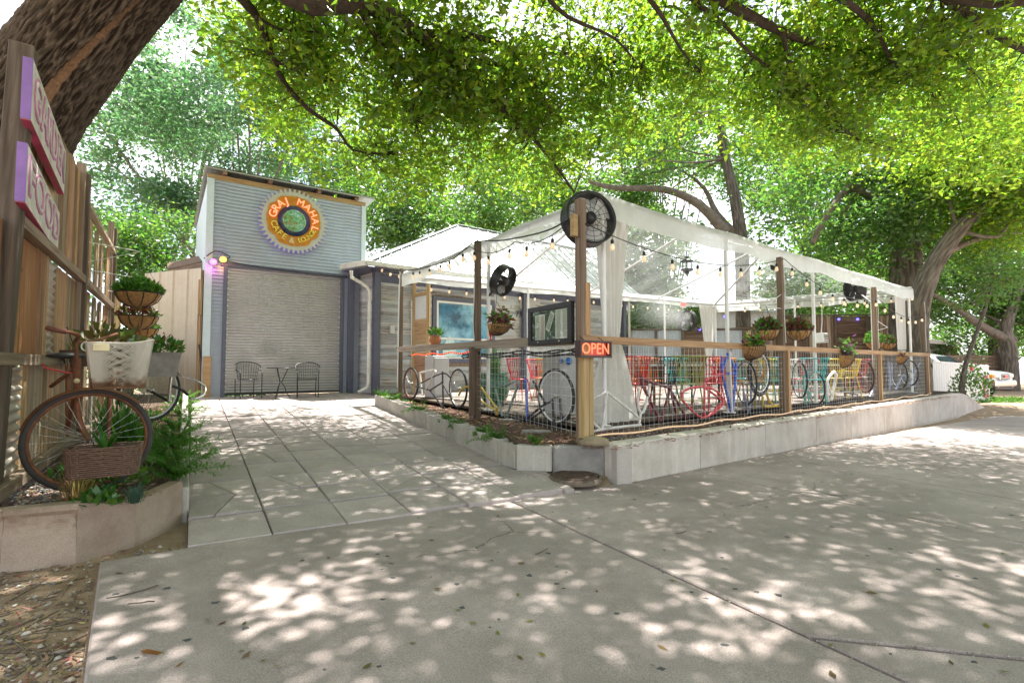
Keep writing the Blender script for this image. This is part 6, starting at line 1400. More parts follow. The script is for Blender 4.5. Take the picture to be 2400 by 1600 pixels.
MB().lathe([(gr * .34, .045), (gr * .335, .075), (gr * .30, .085), (gr * .28, .075), (gr * .2, .10), (gr * .1, .115), (0, .12)], 40).build('mosaic_dome', m_mos, t, GMx)
m_neon = emm('neon_pink', (1, .22, .10), .42, (.9, .4, .3)); m_ylw = pm('letter_yellow', (.80, .68, .12), .5, var=.1); m_crm = pm('letter_cream', (.72, .62, .38), .5)
def arc(txt, r0, a0, a1, size, mat, name, inward=False):
    L = len(txt)
    for k, ch in enumerate(txt):
        a = R(a0 + (a1 - a0) * k / max(1, L - 1)); me = textmesh(ch, size, .012, mat, name=name); rot = a - math.pi / 2 if not inward else a + math.pi / 2
        fin(bpy.data.objects.new(name, me), t, GMx @ Matrix.Translation((math.cos(a) * r0, math.sin(a) * r0, .058)) @ Matrix.Rotation(rot, 4, 'Z'))
arc('GRAJ', gr * .61, 168, 112, gr * .31, m_neon, 'neon_letter'); arc('MAHAL', gr * .61, 74, -14, gr * .29, m_neon, 'neon_letter')
arc('CAFE', gr * .60, 196, 242, gr * .25, m_ylw, 'letter', True); arc('LOUNGE', gr * .61, 286, 338, gr * .21, m_ylw, 'letter', True); arc('&', gr * .63, 264, 264, gr * .24, m_crm, 'letter', True)
MB().lathe([(gr * .86, -.03), (gr * .86, -.055), (gr * .82, -.055), (gr * .82, -.03), (gr * .86, -.03)], 48, cap=False).build('back_light', emm('blue_strip', (.20, .13, 1), .9), t, GMx)
MB().lathe([(gr * .3, -.02), (gr * .3, -.08)], 20).build('mount', m_black, t, GMx)
# coloured flood lamps
for px, py, col, lb in ((500, 614, (1, .12, .9), 'magenta lit flood lamp at the top left of the shutter'), (523, 608, (1, .42, .05), 'orange lit flood lamp at the top left of the shutter')):
    c = onv(px, py, BLc - nG * .14, BRc - nG * .14); t = thing('colour_lamp', lb, 'lamp', c); MB().lathe([(.03, .10), (.045, .05), (.075, .0), (.078, -.01)], 16, framem(c, dG, (nG.x, nG.y, .6)), cap=False).build('housing', m_black, t)
    MB().lathe([(0, -.025), (.05, -.02), (.072, 0)], 16, framem(c, dG, (nG.x, nG.y, .6))).build('lens', emm('lens_' + lb[:6], col, 1.2), t); MB().tube([c + nG * .06, c + nG * .14 + Vector((0, 0, .08))], .012, 6).build('bracket', m_black, t)
    l = bpy.data.lights.new('lamp_glow', 'POINT'); l.energy = .8; l.color = col; l.shadow_soft_size = .05; lo_ = bpy.data.objects.new('lamp_glow', l); fin(lo_, t, Matrix.Translation(c - nG * .10 + Vector((0, 0, -.03))))
tag(MB().tube(smooth([gp(-.02, 3.2, .02), gp(.2, 3.38, .12), gp(.5, 3.3, .1), gp(dl + .1, DH + .1, .07), gp((dl + dr) / 2, DH + .02, .075), gp(dr - .1, DH + .0, .07), gp(GW - .1, DH + .05, .06)], 6), .012, 6).build('black_cable', m_wire), 'black cable clipped along the top of the roller shutter', 'cable')
# ================================================================ rusty bicycle in the left bed
hubc = at(211, 1031, 3.62); wu = az(50); wv = Vector((0, 0, 1)); wr = .352
t = thing('rusty_bicycle', 'rusty brown old bicycle with bent white basket leaning on the board fence', 'bicycle', V2(hubc, hubc.z - wr))
wheelparts(t, hubc, wu, wv, wr, 'front_wheel', .02, m_rust, pm('dusty_tyre', (.055, .05, .048), .85, bump=.3), 28)
def hb(px, py, Y): return at(px, py, Y)
fd = [hubc + wu * math.cos(a) * (wr + .03) + wv * math.sin(a) * (wr + .03) for a in np.linspace(R(42), R(165), 22)]
mb = MB(); wn = Vector((wu.y, -wu.x, 0)); mb.grid([[p + wn * o + (hubc - p).normalized() * (.018 * abs(o) / .035) for o in (-.035, -.02, 0, .02, .035)] for p in fd]); mb.build('mudguard', m_rust, t)
ht0, ht1 = at(181, 925, 3.66), at(180, 838, 3.64)
for o in (-1, 1): MB().tube(smooth([ht0 + wn * .03 * o, at(183, 965, 3.64) + wn * .052 * o, at(193, 1003, 3.63) + wn * .055 * o, hubc + wn * .055 * o], 4), [.016] * 13, 8).build('fork_blade', m_rust, t)
MB().tube([ht0, ht1], .024, 12).build('head_tube', m_rust, t); MB().tube([ht0 + Vector((0, 0, .0)), ht0 - Vector((0, 0, .03))], .034, 12).build('fork_crown', m_rust, t); MB().lathe([(0, 0), (.018, .002), (.018, .006), (0, .008)], 12, framem(at(180, 892, 3.61), wn.cross(wv), Vector((.6, -.8, 0)))).build('head_badge', m_crm, t)
MB().tube([at(86, 981, 3.66), hubc - wn * .06], .006, 6).build('mudguard_stay', m_chrome, t); MB().tube([at(90, 985, 3.75), hubc + wn * .06], .006, 6).build('mudguard_stay', m_chrome, t)
st0 = at(178, 800, 3.62); MB().tube([ht1, st0], .013, 8).build('stem', m_rust, t)
MB().tube(smooth([at(112, 769, 3.45), at(150, 776, 3.48), at(185, 785, 3.55), st0, at(215, 800, 3.75), at(250, 790, 4.0), at(275, 782, 4.1)], 5), .012, 8).build('handlebar', m_rust, t)
MB().tube(smooth([at(110, 768, 3.45), at(130, 773, 3.46), at(155, 777, 3.49)], 4), .018, 8).build('grip', pm('grip_brown', (.16, .06, .045), .8), t)
MB().tube(smooth([at(100, 852, 3.55), at(108, 862, 3.57), at(135, 868, 3.6), at(168, 875, 3.64)], 4), .006, 6).build('brake_lever', paint('lever_red', (.6, .03, .04)), t)
fr0 = ff(P1 - .9, .35, .2); MB().tube([ht0.lerp(ht1, .75), at(120, 905, 4.2)], .016, 8).build('top_tube', m_rust, t); MB().tube([ht0.lerp(ht1, .2), at(155, 1010, 4.15)], .018, 8).build('down_tube', m_rust, t); MB().tube([at(158, 850, 4.2), at(160, 1020, 4.15)], .016, 8).build('seat_tube', m_rust, t)
sc0 = at(156, 833, 4.0); mb = MB(); mb.lathe([(0, .035), (.05, .03), (.075, .012), (.08, -.01), (.06, -.03), (0, -.035)], 18, Matrix.Translation(sc0) @ Matrix.Rotation(R(40), 4, 'Z') @ Matrix.Scale(1.6, 4, (1, 0, 0)) @ Matrix.Scale(.75, 4, (0, 0, 1))); mb.build('saddle', m_blackp, t); MB().tube([sc0, at(158, 855, 4.15)], .012, 6).build('seat_post', m_chrome, t)
# mesh basket
m_bask = bpy.data.materials.new('white_mesh_basket'); m_bask.use_nodes = True; n = m_bask.node_tree; b = n.nodes['Principled BSDF']; co = _co(n); sp = n.nodes.new('ShaderNodeSeparateXYZ'); n.links.new(co.outputs[0], sp.inputs[0]); nz = _noise(n, co, 14, 6)
ad = n.nodes.new('ShaderNodeMath'); ad.operation = 'MULTIPLY_ADD'; ad.inputs[1].default_value = .22; n.links.new(nz.outputs[0], ad.inputs[0]); n.links.new(sp.outputs['Z'], ad.inputs[2]); rr = _ramp(n, [(.0, (.06, .03, .02)), (.14, (.16, .08, .035)), (.2, (.50, .46, .38)), (.5, (.66, .63, .56))]); n.links.new(ad.outputs[0], rr.inputs[0]); n.links.new(rr.outputs[0], b.inputs['Base Color']); b.inputs['Roughness'].default_value = .7
bc = at(279, 908, 3.42); bu = az(56); bn = Vector((-bu.y, bu.x, 0)); bw, bh, bd = .36, .30, .25
bkt = thing('mesh_basket', 'white steel mesh bicycle basket with rusted bottom on the rusty bicycle', 'basket', bc)
def bpt(a, v):      # superellipse section growing upward
    w_ = bw * (.80 + .22 * v); d_ = bd * (.8 + .2 * v); c_, s_ = math.cos(a), math.sin(a); e = .45
    return Vector((math.copysign(abs(c_) ** e, c_) * w_ / 2, math.copysign(abs(s_) ** e, s_) * d_ / 2, bh * v + .03 * v * max(0, c_)))
BM = framem(bc, bu, (0, 0, 1)); mb = MB(); na = 150
for k in range(na):
    a = 2 * math.pi * k / na; 
    mb.tube([bpt(a + .0 * v + v * .9, v) for v in np.linspace(0, 1, 7)], .0023, 3, cap=False); mb.tube([bpt(a - v * .9, v) for v in np.linspace(0, 1, 7)], .0023, 3, cap=False)
tag(mb.build('mesh', m_bask, bkt, BM), kind='stuff')
for v, r_ in ((1, .006), (0, .006)): MB().tube([bpt(a, v) for a in np.linspace(0, 2 * math.pi, 61)[:-1]], r_, 6, close=True).build('rim', m_bask, bkt, BM)
MB().prism([bpt(a, .01) for a in np.linspace(0, 2 * math.pi, 41)[:-1]], .006).build('floor', m_rust, bkt, BM); MB().box((0, 0, 0), (.085, .006, .045)).build('plate', m_crm, bkt, BM @ Matrix.Translation((-.09, -bd / 2 - .006, bh * .9)))
MB().tube(smooth([at(203, 800, 3.5), at(192, 806, 3.5), at(193, 818, 3.48), at(210, 825, 3.45)], 4), .005, 6).build('hanger', m_white, bkt)
# second bicycle behind with grey planter box
c2 = at(352, 915, 5.6); t = thing('planter_bicycle', 'second old bicycle with chrome handlebar and flower box behind the white mesh basket', 'bicycle', V2(c2, c2.z - .33)); wheelparts(t, c2, az(20), wv, .33, 'wheel', .02, m_galv, None, 24)
MB().tube(smooth([at(410, 862, 5.5), at(425, 880, 5.6), at(455, 890, 5.9), at(480, 905, 6.0), at(478, 925, 5.9), at(455, 935, 5.7), at(445, 932, 5.6)], 5), .012, 8).build('handlebar', m_chrome, t); MB().tube(smooth([at(405, 905, 5.5), at(425, 912, 5.6), at(440, 925, 5.6)], 4), .017, 8).build('grip', m_blackp, t)
MB().tube([at(396, 940, 5.5), at(402, 880, 5.5)], .018, 8).build('head_tube', m_chrome, t); MB().tube([at(396, 940, 5.5), c2], .016, 8).build('fork', m_black, t); MB().tube(smooth([at(278, 773, 5.4), at(305, 775, 5.4), at(320, 785, 5.4), at(325, 800, 5.5)], 4), .010, 8).build('rear_handlebar', m_rust, t); MB().tube([at(276, 773, 5.4), at(303, 775, 5.4)], .016, 8).build('rear_grip', m_blackp, t)
c = at(379, 883, 5.3); bx = thing('flower_box', 'grey metal box of flowers carried on the second bicycle', 'planter', c); MB().prism([framem(c, az(56), (0, 0, 1)) @ Vector(p) for p in ((-.17, -.12, .26), (.17, -.12, .26), (.17, .12, .26), (-.17, .12, .26))], bot=[framem(c, az(56), (0, 0, 1)) @ Vector(p) for p in ((-.13, -.1, 0), (.13, -.1, 0), (.13, .1, 0), (-.13, .1, 0))]).build('box', pm('grey_box', (.30, .29, .27), .7, var=.2, dirt=(.14, .09, .06), damt=.7), bx)
rg = np.random.default_rng(31); Cc, d = foliage_ball(140, .17, .16, .07, rg); fin(bpy.data.objects.new('foliage', leafmesh('foliage', Cc, .07, .04, m_leafD, rg, 0, .4, d)), bx, Matrix.Translation(c + Vector((0, 0, .25))))
Cc, d = foliage_ball(22, .17, .2, .05, rg); m_flow = leafm('flower_pink', (.6, .12, .13), (.5, .1, .1)); fin(bpy.data.objects.new('flowers', leafmesh('flowers', Cc, .04, .035, m_flow, rg, 0, .3, d)), bx, Matrix.Translation(c + Vector((0, 0, .27))))
# stacked coco baskets on the fence
for k, (px, py, Y, r_, h_, lb, mats) in enumerate(((324, 687, 6.6, .255, .18, 'topmost coco basket overflowing with bright green foliage by the tan gate', [m_leafD, m_fern]), (324, 741, 7.3, .24, .19, 'second coco basket with dark leaves below the top green one', [m_coleus, m_leafD]), (340, 770, 8.6, .19, .15, 'lowest coco basket half hidden below the other two by the gate', [m_leafD]))):
    c = at(px, py, Y); sq = (V2(c, 0) - FL0).dot(dF); basket(lb, c, r_, h_, mats, 40 + k, ff(sq, c.z + .62, .0), 'stack of coco baskets by the gate', leaf=(.05, 950 if k == 0 else 360, .2 if k == 0 else .16), chain=.55)
# wicker basket in the bed
c = at(243, 1112, 3.35); t = thing('wicker_basket', 'dark woven wicker basket standing in the bed inside the rusty wheel', 'basket', c); WMx = framem(c, az(60), (0, 0, 1)); mb = MB(); ww, wd, wh = .36, .2, .19
def wpt(a, z): return Vector((math.copysign(abs(math.cos(a)) ** .35, math.cos(a)) * ww / 2 * (1 + .1 * z / wh), math.copysign(abs(math.sin(a)) ** .35, math.sin(a)) * wd / 2 * (1 + .1 * z / wh), z))
for k in range(15):
    z = .006 + k * wh / 14.5; mb.tube([wpt(a, z) * (1 + .012 * (1 if (i + k) % 2 else -1)) for i, a in enumerate(np.linspace(0, 2 * math.pi, 49)[:-1])], .0065, 5, close=True)
for a in np.linspace(0, 2 * math.pi, 25)[:-1]: mb.tube([wpt(a, 0), wpt(a, wh)], .005, 5)
mb.build('weave', m_wick, t, WMx); MB().prism([wpt(a, .15) * .93 for a in np.linspace(0, 2 * math.pi, 33)[:-1]], .14).build('soil', m_soil, t, WMx)
rg = np.random.default_rng(32); fin(bpy.data.objects.new('leaves', blades(14, .05, .22, .04, m_leafD, rg, .7, .5)), t, WMx @ Matrix.Translation((0, 0, .15)))
# ================================================================ plants
def groundz(x, y):
    s = (Vector((x, y, 0)) - FL0).dot(dF); return -.21 + .2 * max(0, min(1, (s + 1.2) / 12.5)) ** 1.2
def plant(name, label, c, parts, group=None):
    t = thing(name, label, 'plant', c, group=group)
    for nm, me, dz in parts: fin(bpy.data.objects.new(nm, me), t, Matrix.Translation(Vector(c) + Vector((0, 0, dz))))
def fernmesh(n, L, rng, mat):
    V = []; Fq = []
    for k in range(n):
        a = rng.uniform(0, 2 * math.pi); el = rng.uniform(.5, 1.35); l = L * rng.uniform(.6, 1.1); d = np.array([math.cos(a), math.sin(a), 0]); s = np.array([-d[1], d[0], 0])
        for j in range(26):
            u = (j + 1) / 26; p = d * l * u * math.cos(el) * (1 + .35 * u) + np.array([0, 0, l * u * math.sin(el) - .55 * l * u * u * math.cos(el)]); w_ = .055 * (1 - u) ** .5 * min(1, u * 5) * rng.uniform(.7, 1.2)
            for sg_ in (-1, 1):
                for q in range(2):
                    dd_ = s * sg_ * w_ + d * .02 + np.array([0, 0, rng.normal() * .02]); o = len(V); t_ = d * .006
                    pp = p + d * rng.normal() * .008; V += [tuple(pp - t_), tuple(pp + dd_ * .5 + t_), tuple(pp + dd_), tuple(pp + dd_ * .5 - t_)]; Fq.append([o, o + 1, o + 2, o + 3])
    return fastmesh('fronds', np.array(V), np.array(Fq), mat)
fm = [fernmesh(26, .42, np.random.default_rng(50 + k), m_fern) for k in range(3)]
FN = 'row of foxtail ferns along the paved path'
fp = [(415, 1118, 'nearest fern drooping over the bed corner onto the path'), (392, 1085, 'fern standing just behind the nearest drooping one'), (420, 1040, 'fern spilling a frond over the kerb halfway along the path'), (405, 1003, 'bushy fern beside the kerb in the middle of the bed'), (425, 972, 'fern before the chrome handlebar of the second bicycle'), (432, 945, 'farthest fern near the chrome handlebar and gate'), (380, 1050, 'pale fern set back from the kerb in the bed')]
for k, (px, py, lb) in enumerate(fp):
    c = onz(px, py, -.17); c = onz(px, py, groundz(c.x, c.y)); c = onz(px, py, groundz(c.x, c.y)); plant('fern', 'bright green ' + lb, c, [('fronds', fm[k % 3], 0)], FN)
rg = np.random.default_rng(60)
gl_ = [(285, 985, 5.0, .55, 60, 'tall strappy grass clump behind the rusty wheel'), (255, 960, 5.4, .5, 40, 'smaller strappy grass clump next to the tall one'), (322, 1000, 5.0, .35, 40, 'grass clump under the white mesh basket')]
for px, py, Y, h_, n_, lb in gl_:
    c = at(px, py, Y); c.z = groundz(c.x, c.y); plant('grass_clump', lb, c, [('blades', blades(n_, .08, h_ + .2, .03, m_leafD, rg, .5, .4), 0)])
c = onz(318, 1176, -.19); plant('blue_grass', 'small blue green grass tuft at the front of the left bed', c, [('blades', blades(120, .05, .15, .006, leafm('blue_grass', (.05, .11, .08), (.08, .2, .14)), rg, .7, .6), 0)])
c = onz(180, 1172, -.19); plant('dry_grass', 'yellowed dry grass tuft at the foot of the rusty wheel', c, [('blades', blades(80, .1, .26, .008, leafm('dry_grass', (.34, .24, .09), (.3, .24, .08)), rg, .5, .5), 0)])
def shrub(name, lb, c, n, r, h, L, mat, seed, group=None):
    rg = np.random.default_rng(seed); Cc, d = foliage_ball(n, r, h, L, rg); st_ = MB()
    for k in range(8): q = Cc[k * n // 9]; st_.tube([(0, 0, 0), tuple(q * .5 + np.array([0, 0, .02])), tuple(q)], .003, 3)
    plant(name, lb, c, [('stems', st_.mesh('stems', m_leafD), 0), ('leaves', leafmesh('leaves', Cc, L, L * .6, mat, rg, 0, .4, d), 0)], group)
for k, (px, py, n_, r_, h_, lb, mt) in enumerate(((240, 1150, 150, .14, .24, 'round leaved green shrub before the wicker basket', m_leafD), (290, 1135, 130, .16, .16, 'low weedy plant at the right of the wicker basket', m_fern), (225, 1185, 110, .13, .09, 'pale sprawling weed at the front edge of the left bed', m_fern), (335, 1075, 160, .2, .16, 'leafy ground plant under the rim of the rusty wheel', m_leafD), (300, 1030, 180, .22, .16, 'leafy plant inside the circle of the rusty wheel', m_leafD), (350, 985, 160, .2, .15, 'plant with small leaves behind the rusty tyre', m_leafD), (150, 1120, 60, .1, .1, 'small weed by the lower fence board', m_leafD), (262, 1005, 130, .2, .14, 'green plant at the left of the fork hub', m_leafD))):
    c = onz(px, py, -.2); c = onz(px, py, groundz(c.x, c.y)); shrub('bed_plant', lb, c, n_, r_, h_, .05, mt, 70 + k, 'small plants in the left bed')
c = at(262, 800, 4.6); shrub('coleus', 'big leaved brown green coleus behind the mesh basket', V2(c, .85), 60, .26, .22, .10, leafm('coleus_green', (.13, .13, .03), (.2, .22, .04), hue=.08), 90)
t = thing('coleus_pot', 'dark round pot on a pole holding the brown green coleus', 'pot', V2(c, -.1)); MB().lathe([(.07, -.16), (.12, -.08), (.135, .02), (.115, .02), (0, 0)], 18).build('bowl', m_wick, t, Matrix.Translation(V2(c, .85))); MB().tube([V2(c, .70), V2(c, -.25)], .018, 8).build('pole', m_rust, t)
t = thing('hanging_pot', 'dark hanging pot of grass behind the rusty handlebar', 'pot', at(182, 830, 4.9)); c = at(182, 835, 4.9); MB().lathe([(.08, -.1), (.13, 0), (.14, .06), (.12, .06), (0, .04)], 16).build('bowl', m_wick, t, Matrix.Translation(c)); fin(bpy.data.objects.new('grass', blades(60, .08, .16, .01, m_leafD, rg, .8, .5)), t, Matrix.Translation(c + Vector((0, 0, .05))))
MB().tube([c + Vector((0, 0, .0)), c + Vector((-.25, .15, .3))], .005, 4).build('hanger', m_black, t)
# plants in block cells on the path side
cl = [(1180, 1000, 'upright fern fronds in a block cell near the corner', 0), (1120, 975, 'small dense tuft in a block cell by the wire panel', 1), (1068, 962, 'leafy tuft in the block cells below the yellow frame', 1), (1040, 948, 'grassy tuft in the block cells by the middle post', 1), (985, 938, 'spreading fern in the block cells below the black bicycle', 0), (925, 930, 'fern in the far block cells near the house', 0), (895, 928, 'trailing plant at the far end of the block edging', 0), (1273, 1043, 'tiny fine grass tuft in the last block cell at the corner', 1)]
for k, (px, py, lb, ty) in enumerate(cl):
    c = min(BLK, key=lambda q: abs((q.x / q.y) - (px - 1200) / F)) if k < 7 else V2((sC + sB2) / 2, WT - .02) + Vector((.05, .12, 0)); c = V2(c, c.z - .06)
    plant('edging_plant', lb, c, [('fronds', fernmesh(16 if ty == 0 else 10, .28 if ty == 0 else .16, np.random.default_rng(90 + k), m_fern), 0), ('blades', blades(50, .05, .16, .008, m_leafD, rg, .7, .5), 0)], 'plants in the block edging')
# rock by corner post
c = onz(1395, 1042, BZ); P = []; t_ = MB()
for i in range(9):
    r0 = math.sin(math.pi * (i / 8) * .5); P.append([c + Vector((math.cos(a) * .17 * r0, math.sin(a) * .10 * r0, .10 * math.cos(math.pi * i / 8 * .5))) + Vector((math.cos(a), math.sin(a), .5)) * .03 * noise.noise(Vector((math.cos(a) * 1.5, math.sin(a) * 1.5, i * .4))) * r0 for a in np.linspace(0, 2 * math.pi, 15)])
tag(t_.grid(P, False).build('rock', concrete('tan_rock', (.36, .29, .19), obj=True, bump=.6)), 'tan rock lying at the foot of the corner post', 'rock')
# ================================================================ back wall of the patio
k0, k1 = Vector((4.6, 19.4, 0)), Vector((14.3, 18.55, 0)); dB = (k1 - k0).normalized(); nB = Vector((-dB.y, dB.x, 0)); LB_ = (k1 - k0).length
bw_ = thing('patio_wall', 'patchwork back wall of brown boards and blue grey metal behind the patio chairs', 'wall', k0)
m_bcor = pm('blue_grey_corrugated', (.42, .47, .52), .5, .2, var=.08, dirt=(.28, .22, .2), damt=.4)
def kp(s, z, o=0): return k0 + dB * s - nB * o + Vector((0, 0, z))
MB().prism([kp(-.2, 1.9, -.02), kp(LB_, 2.5, -.02), kp(LB_, 2.5, -.1), kp(-.2, 1.9, -.1)], bot=[kp(-.2, -.3, -.02), kp(LB_, -.3, -.02), kp(LB_, -.3, -.1), kp(-.2, -.3, -.1)]).build('core', m_wpal, bw_)
rk = random.Random(8); s = 0; i = 0
while s < LB_ - .3:
    w_ = min(rk.uniform(.9, 1.3), LB_ - s); zt = 2.05 if s < 5.5 else 2.55; ty = [0, 0, 1, 0, 2, 1, 2, 1, 2, 2][i % 10]; i += 1
    for z0, z1, ty_ in ((-.2, .85, 1 if ty == 2 else 2), (.9, zt, ty)):
        if ty_ == 0:
            P = [[kp(s + .03 + (w_ - .06) * q / 40, z, .02 + .012 * math.cos(q * math.pi / 2)) for z in (z0, z1)] for q in range(41)]; MB().grid(P).build('metal_sheet', m_bcor, bw_)
        elif ty_ == 1:
            z = z0
            while z < z1 - .02: h_ = min(.14, z1 - z); board('wall_board', kp(s + .04, z + h_ / 2, .03), kp(s + w_ - .04, z + h_ / 2, .03), .02, h_ - .01, m_wpal, bw_); z += h_
        else:
            q = 0
            while q < w_ - .1: u_ = s + .05 + q; MB().add(_bv(z1 - z0, .12, .02, .002), _bf).build('wall_board', rk.choice([m_wpal, m_wgrey, m_wpal]), bw_, framem(kp(u_ + .06, (z0 + z1) / 2, .03), (0, 0, 1), nB)); q += .13
    MB().add(_bv(zt + .3, .09, .07, .003), _bf).build('wall_post', m_wdark, bw_, framem(kp(s, zt / 2 - .1, .05), (0, 0, 1), nB)); s += w_
board('cap', kp(-.1, 2.1, .03), kp(5.6, 2.1, .03), .12, .05, m_wdark, bw_); board('cap', kp(5.6, 2.6, .03), kp(LB_, 2.6, .03), .12, .05, m_wdark, bw_)
for k, (px, py) in enumerate(((1698, 742), (1826, 742), (1966, 748), (2010, 748), (1640, 772))):
    c = onv(px, py, k0 - nB * .1, k1 - nB * .1); tt = thing('blue_lamp', ['blue lit lamp on the back wall right of the back curtain', 'blue lit lamp on the back wall behind the middle post', 'blue lit lamp above the wall heater', 'blue lit lamp on the brown boards near the far post', 'blue lit lamp left of the back curtain'][k], 'lamp', c, group='small blue lamps on the back wall')
    MB().lathe([(0, -.05), (.04, -.03), (.045, .03), (0, .05)], 10).build('globe', emm('blue_globe', (.12, .1, 1), 1.2), tt, Matrix.Translation(c)); MB().tube([c + Vector((0, 0, .05)), c + Vector((0, 0, .1)), c + nB * .1 + Vector((0, 0, .1))], .01, 5).build('bracket', m_black, tt)
c = onv(1925, 792, k0 - nB * 4, k1 - nB * 4); tt = thing('wall_heater', 'white box heater hung under the tent right of the coleus basket', 'heater', c); MB().box((0, 0, 0), (.36, .26, .3), ch=.02).build('body', m_white, tt, framem(c, dR, (0, .1, 1)))
for q in range(4): MB().box((0, 0, 0), (.3, .015, .03)).build('louvre', m_wpal, tt, framem(c - nR * .13 + Vector((0, 0, -.09 + q * .055)), dR, (0, .1, 1)))
MB().tube([c + Vector((0, 0, .15)), c + Vector((.1, .1, .5)), V2(c, TZ) + Vector((.1, .1, 0))], .015, 6).build('hanger', m_galv, tt)
# hedge and buildings behind
def hedge(label, c, rad, n, L, mat, seed):
    rg = np.random.default_rng(seed); Cc = rg.normal(size=(n, 3)); Cc /= np.linalg.norm(Cc, axis=1)[:, None]; Cc *= (rg.uniform(.3, 1, n) ** .4)[:, None] * np.array(rad); t = thing('bush', label, 'bush', V2(c, -.5))
    fin(bpy.data.objects.new('leaves', leafmesh('leaves', Cc + np.array(tuple(c)), L, L * .5, mat, rg)), t); mb = MB()
    for k in range(7): q = Vector(Cc[k * n // 8]) * .6 + Vector(c); mb.tube([V2(c, -.5), V2(c, c.z - .3 * rad[2]), q], [.06, .04, .01], 5)
    mb.build('stems', m_bark, t)
hedge('dark green bush above the back wall seen through the tent', at(1570, 735, 21.5), (1.9, .9, .75), 5000, .13, m_leafB, 1)
hedge('dark green bush behind the back wall at the brown boards', at(1950, 700, 22), (2.6, 1.2, 1.3), 7000, .14, m_leafB, 2)
hedge('leafy bush beyond the slat fence and sapling', at(2290, 800, 31), (3.2, 1.5, 1.6), 5000, .2, m_leafB, 4)
hedge('green bush behind the board fence left of the leaning trunk', Vector((-13.5, 12, 1.2)), (3.5, 2.0, 2.2), 6000, .2, m_leafC, 5)
hedge('green bush behind the tan metal gate', Vector((-10.5, 17.5, 1.0)), (3.0, 1.8, 1.8), 5000, .2, m_leafC, 6)
hedge('leafy bush left of the back bush behind the house end', at(1500, 760, 21), (.9, .8, .6), 2200, .12, m_leafB, 3)
t = thing('neighbour_house', 'neighbouring house with dark shingle roof behind the back wall', 'house', at(1560, 800, 27)); a, b = at(1420, 742, 26), at(1700, 735, 28); up_ = Vector((0, 2.5, .95))
m_shing = pm('dark_shingle', (.085, .085, .09), .85, var=.35, sc=20); MB().slab([a, b, b + up_, a + up_], .12).build('roof', m_shing, t); MB().prism([V2(a, a.z - .05) + Vector((.3, .35, 0)), V2(b, b.z - .05) + Vector((-.3, .35, 0)), V2(b, b.z - .05) + Vector((-.3, 4, 0)), V2(a, a.z - .05) + Vector((.3, 4, 0))], bot=[V2(a, -.6) + Vector((.3, .35, 0)), V2(b, -.6) + Vector((-.3, .35, 0)), V2(b, -.6) + Vector((-.3, 4, 0)), V2(a, -.6) + Vector((.3, 4, 0))]).build('wall', pm('pale_stucco', (.55, .55, .53), .8), t); board('fascia', a - Vector((0, .02, .1)), b - Vector((0, .02, .1)), .04, .16, m_white, t)
a, b = V2(at(1690, 800, 25), -.8), V2(at(1880, 800, 25.5), -.8); t = thing('grey_shed', 'pale grey flat shed wall seen through the back of the tent', 'shed', a); MB().prism([V2(a, 3.4), V2(b, 3.4), V2(b + Vector((0, 3, 0)), 3.4), V2(a + Vector((0, 3, 0)), 3.4)], 4.2).build('wall', pm('pale_grey_wall', (.55, .56, .57), .7), t); MB().prism([V2(a, 3.5) + Vector((-.2, -.2, 0)), V2(b, 3.5) + Vector((.2, -.2, 0)), V2(b, 3.5) + Vector((.2, 3.2, 0)), V2(a, 3.5) + Vector((-.2, 3.2, 0))], .1).build('roof', m_roofm, t)
# ================================================================ right side: white fence, car, slat fence, building
PZ = -.62
pd = [at(2205, 900, 16.2), at(2560, 900, 17.6), at(2700, 900, 34), at(2120, 900, 34)]; pd0 = [at(2215, 900, 14.6), at(2600, 900, 15.2)]
mb = MB(); mb.prism([V2(p, PZ) for p in pd], .6); f0, f1 = V2(pd0[0], zs(pd0[0].x, pd0[0].y) - .06), V2(pd0[1], zs(pd0[1].x, pd0[1].y) - .06); mb.add([f0, f1, V2(pd[1], PZ), V2(pd[0], PZ)], [[0, 1, 2, 3]])
tag(mb.build('parking_pad', m_dirt), kind='structure')
def gz(p): return PZ
wA, wB = V2(at(2187, 900, 17.2), 0), V2(at(2318, 900, 18.2), 0); dw_ = (wB - wA).normalized(); nw = Vector((-dw_.y, dw_.x, 0)); Lw = (wB - wA).length
t = thing('white_fence', 'white ribbed metal fence panel beyond the end of the concrete wall', 'fence', V2(wA, gz(wA))); zt0, zt1 = onv(2187, 848, wA, wB).z, onv(2318, 859, wA, wB).z; P = []
for q in range(101): u_ = q / 100; p = wA.lerp(wB, u_) - nw * (.014 * math.cos(q * math.pi * .5)); P.append([V2(p, -.55), V2(p, zt0 + (zt1 - zt0) * u_)])
MB().grid(P).build('sheet', m_white, t); board('top_rail', V2(wA, zt0 + .02), V2(wB, zt1 + .02), .06, .05, m_white, t)
for u_ in (.02, .5, .98): p = wA.lerp(wB, u_) + nw * .06; upright('post', p, -1.0, zt1 - .05, .07, m_white, t, dw_)
pz = onv(2312, 905, wA - nw * .05, wB - nw * .05); t = thing('poster', 'narrow pink bordered poster at the right end of the white fence', 'poster', pz); MB().box((0, 0, 0), (.24, .01, .80)).build('border', pm('poster_pink', (.62, .10, .18), .5), t, framem(pz, dw_, (0, 0, 1))); MB().box((0, 0, 0), (.16, .006, .5)).build('picture', pm('poster_picture', (.35, .35, .45), .5, var=.8, sc=14), t, framem(pz - nw * .008 - Vector((0, 0, .02)), dw_, (0, 0, 1)))
pz = onv(2278, 862, wA - nw * .05, wB - nw * .05); tag(MB().box((0, 0, 0), (.1, .03, .2)).build('red_plate', pm('red_plate', (.65, .02, .02), .5), None, framem(pz, dw_, (0, 0, 1))), 'small red plate on top of the white fence behind the sapling', 'plate')
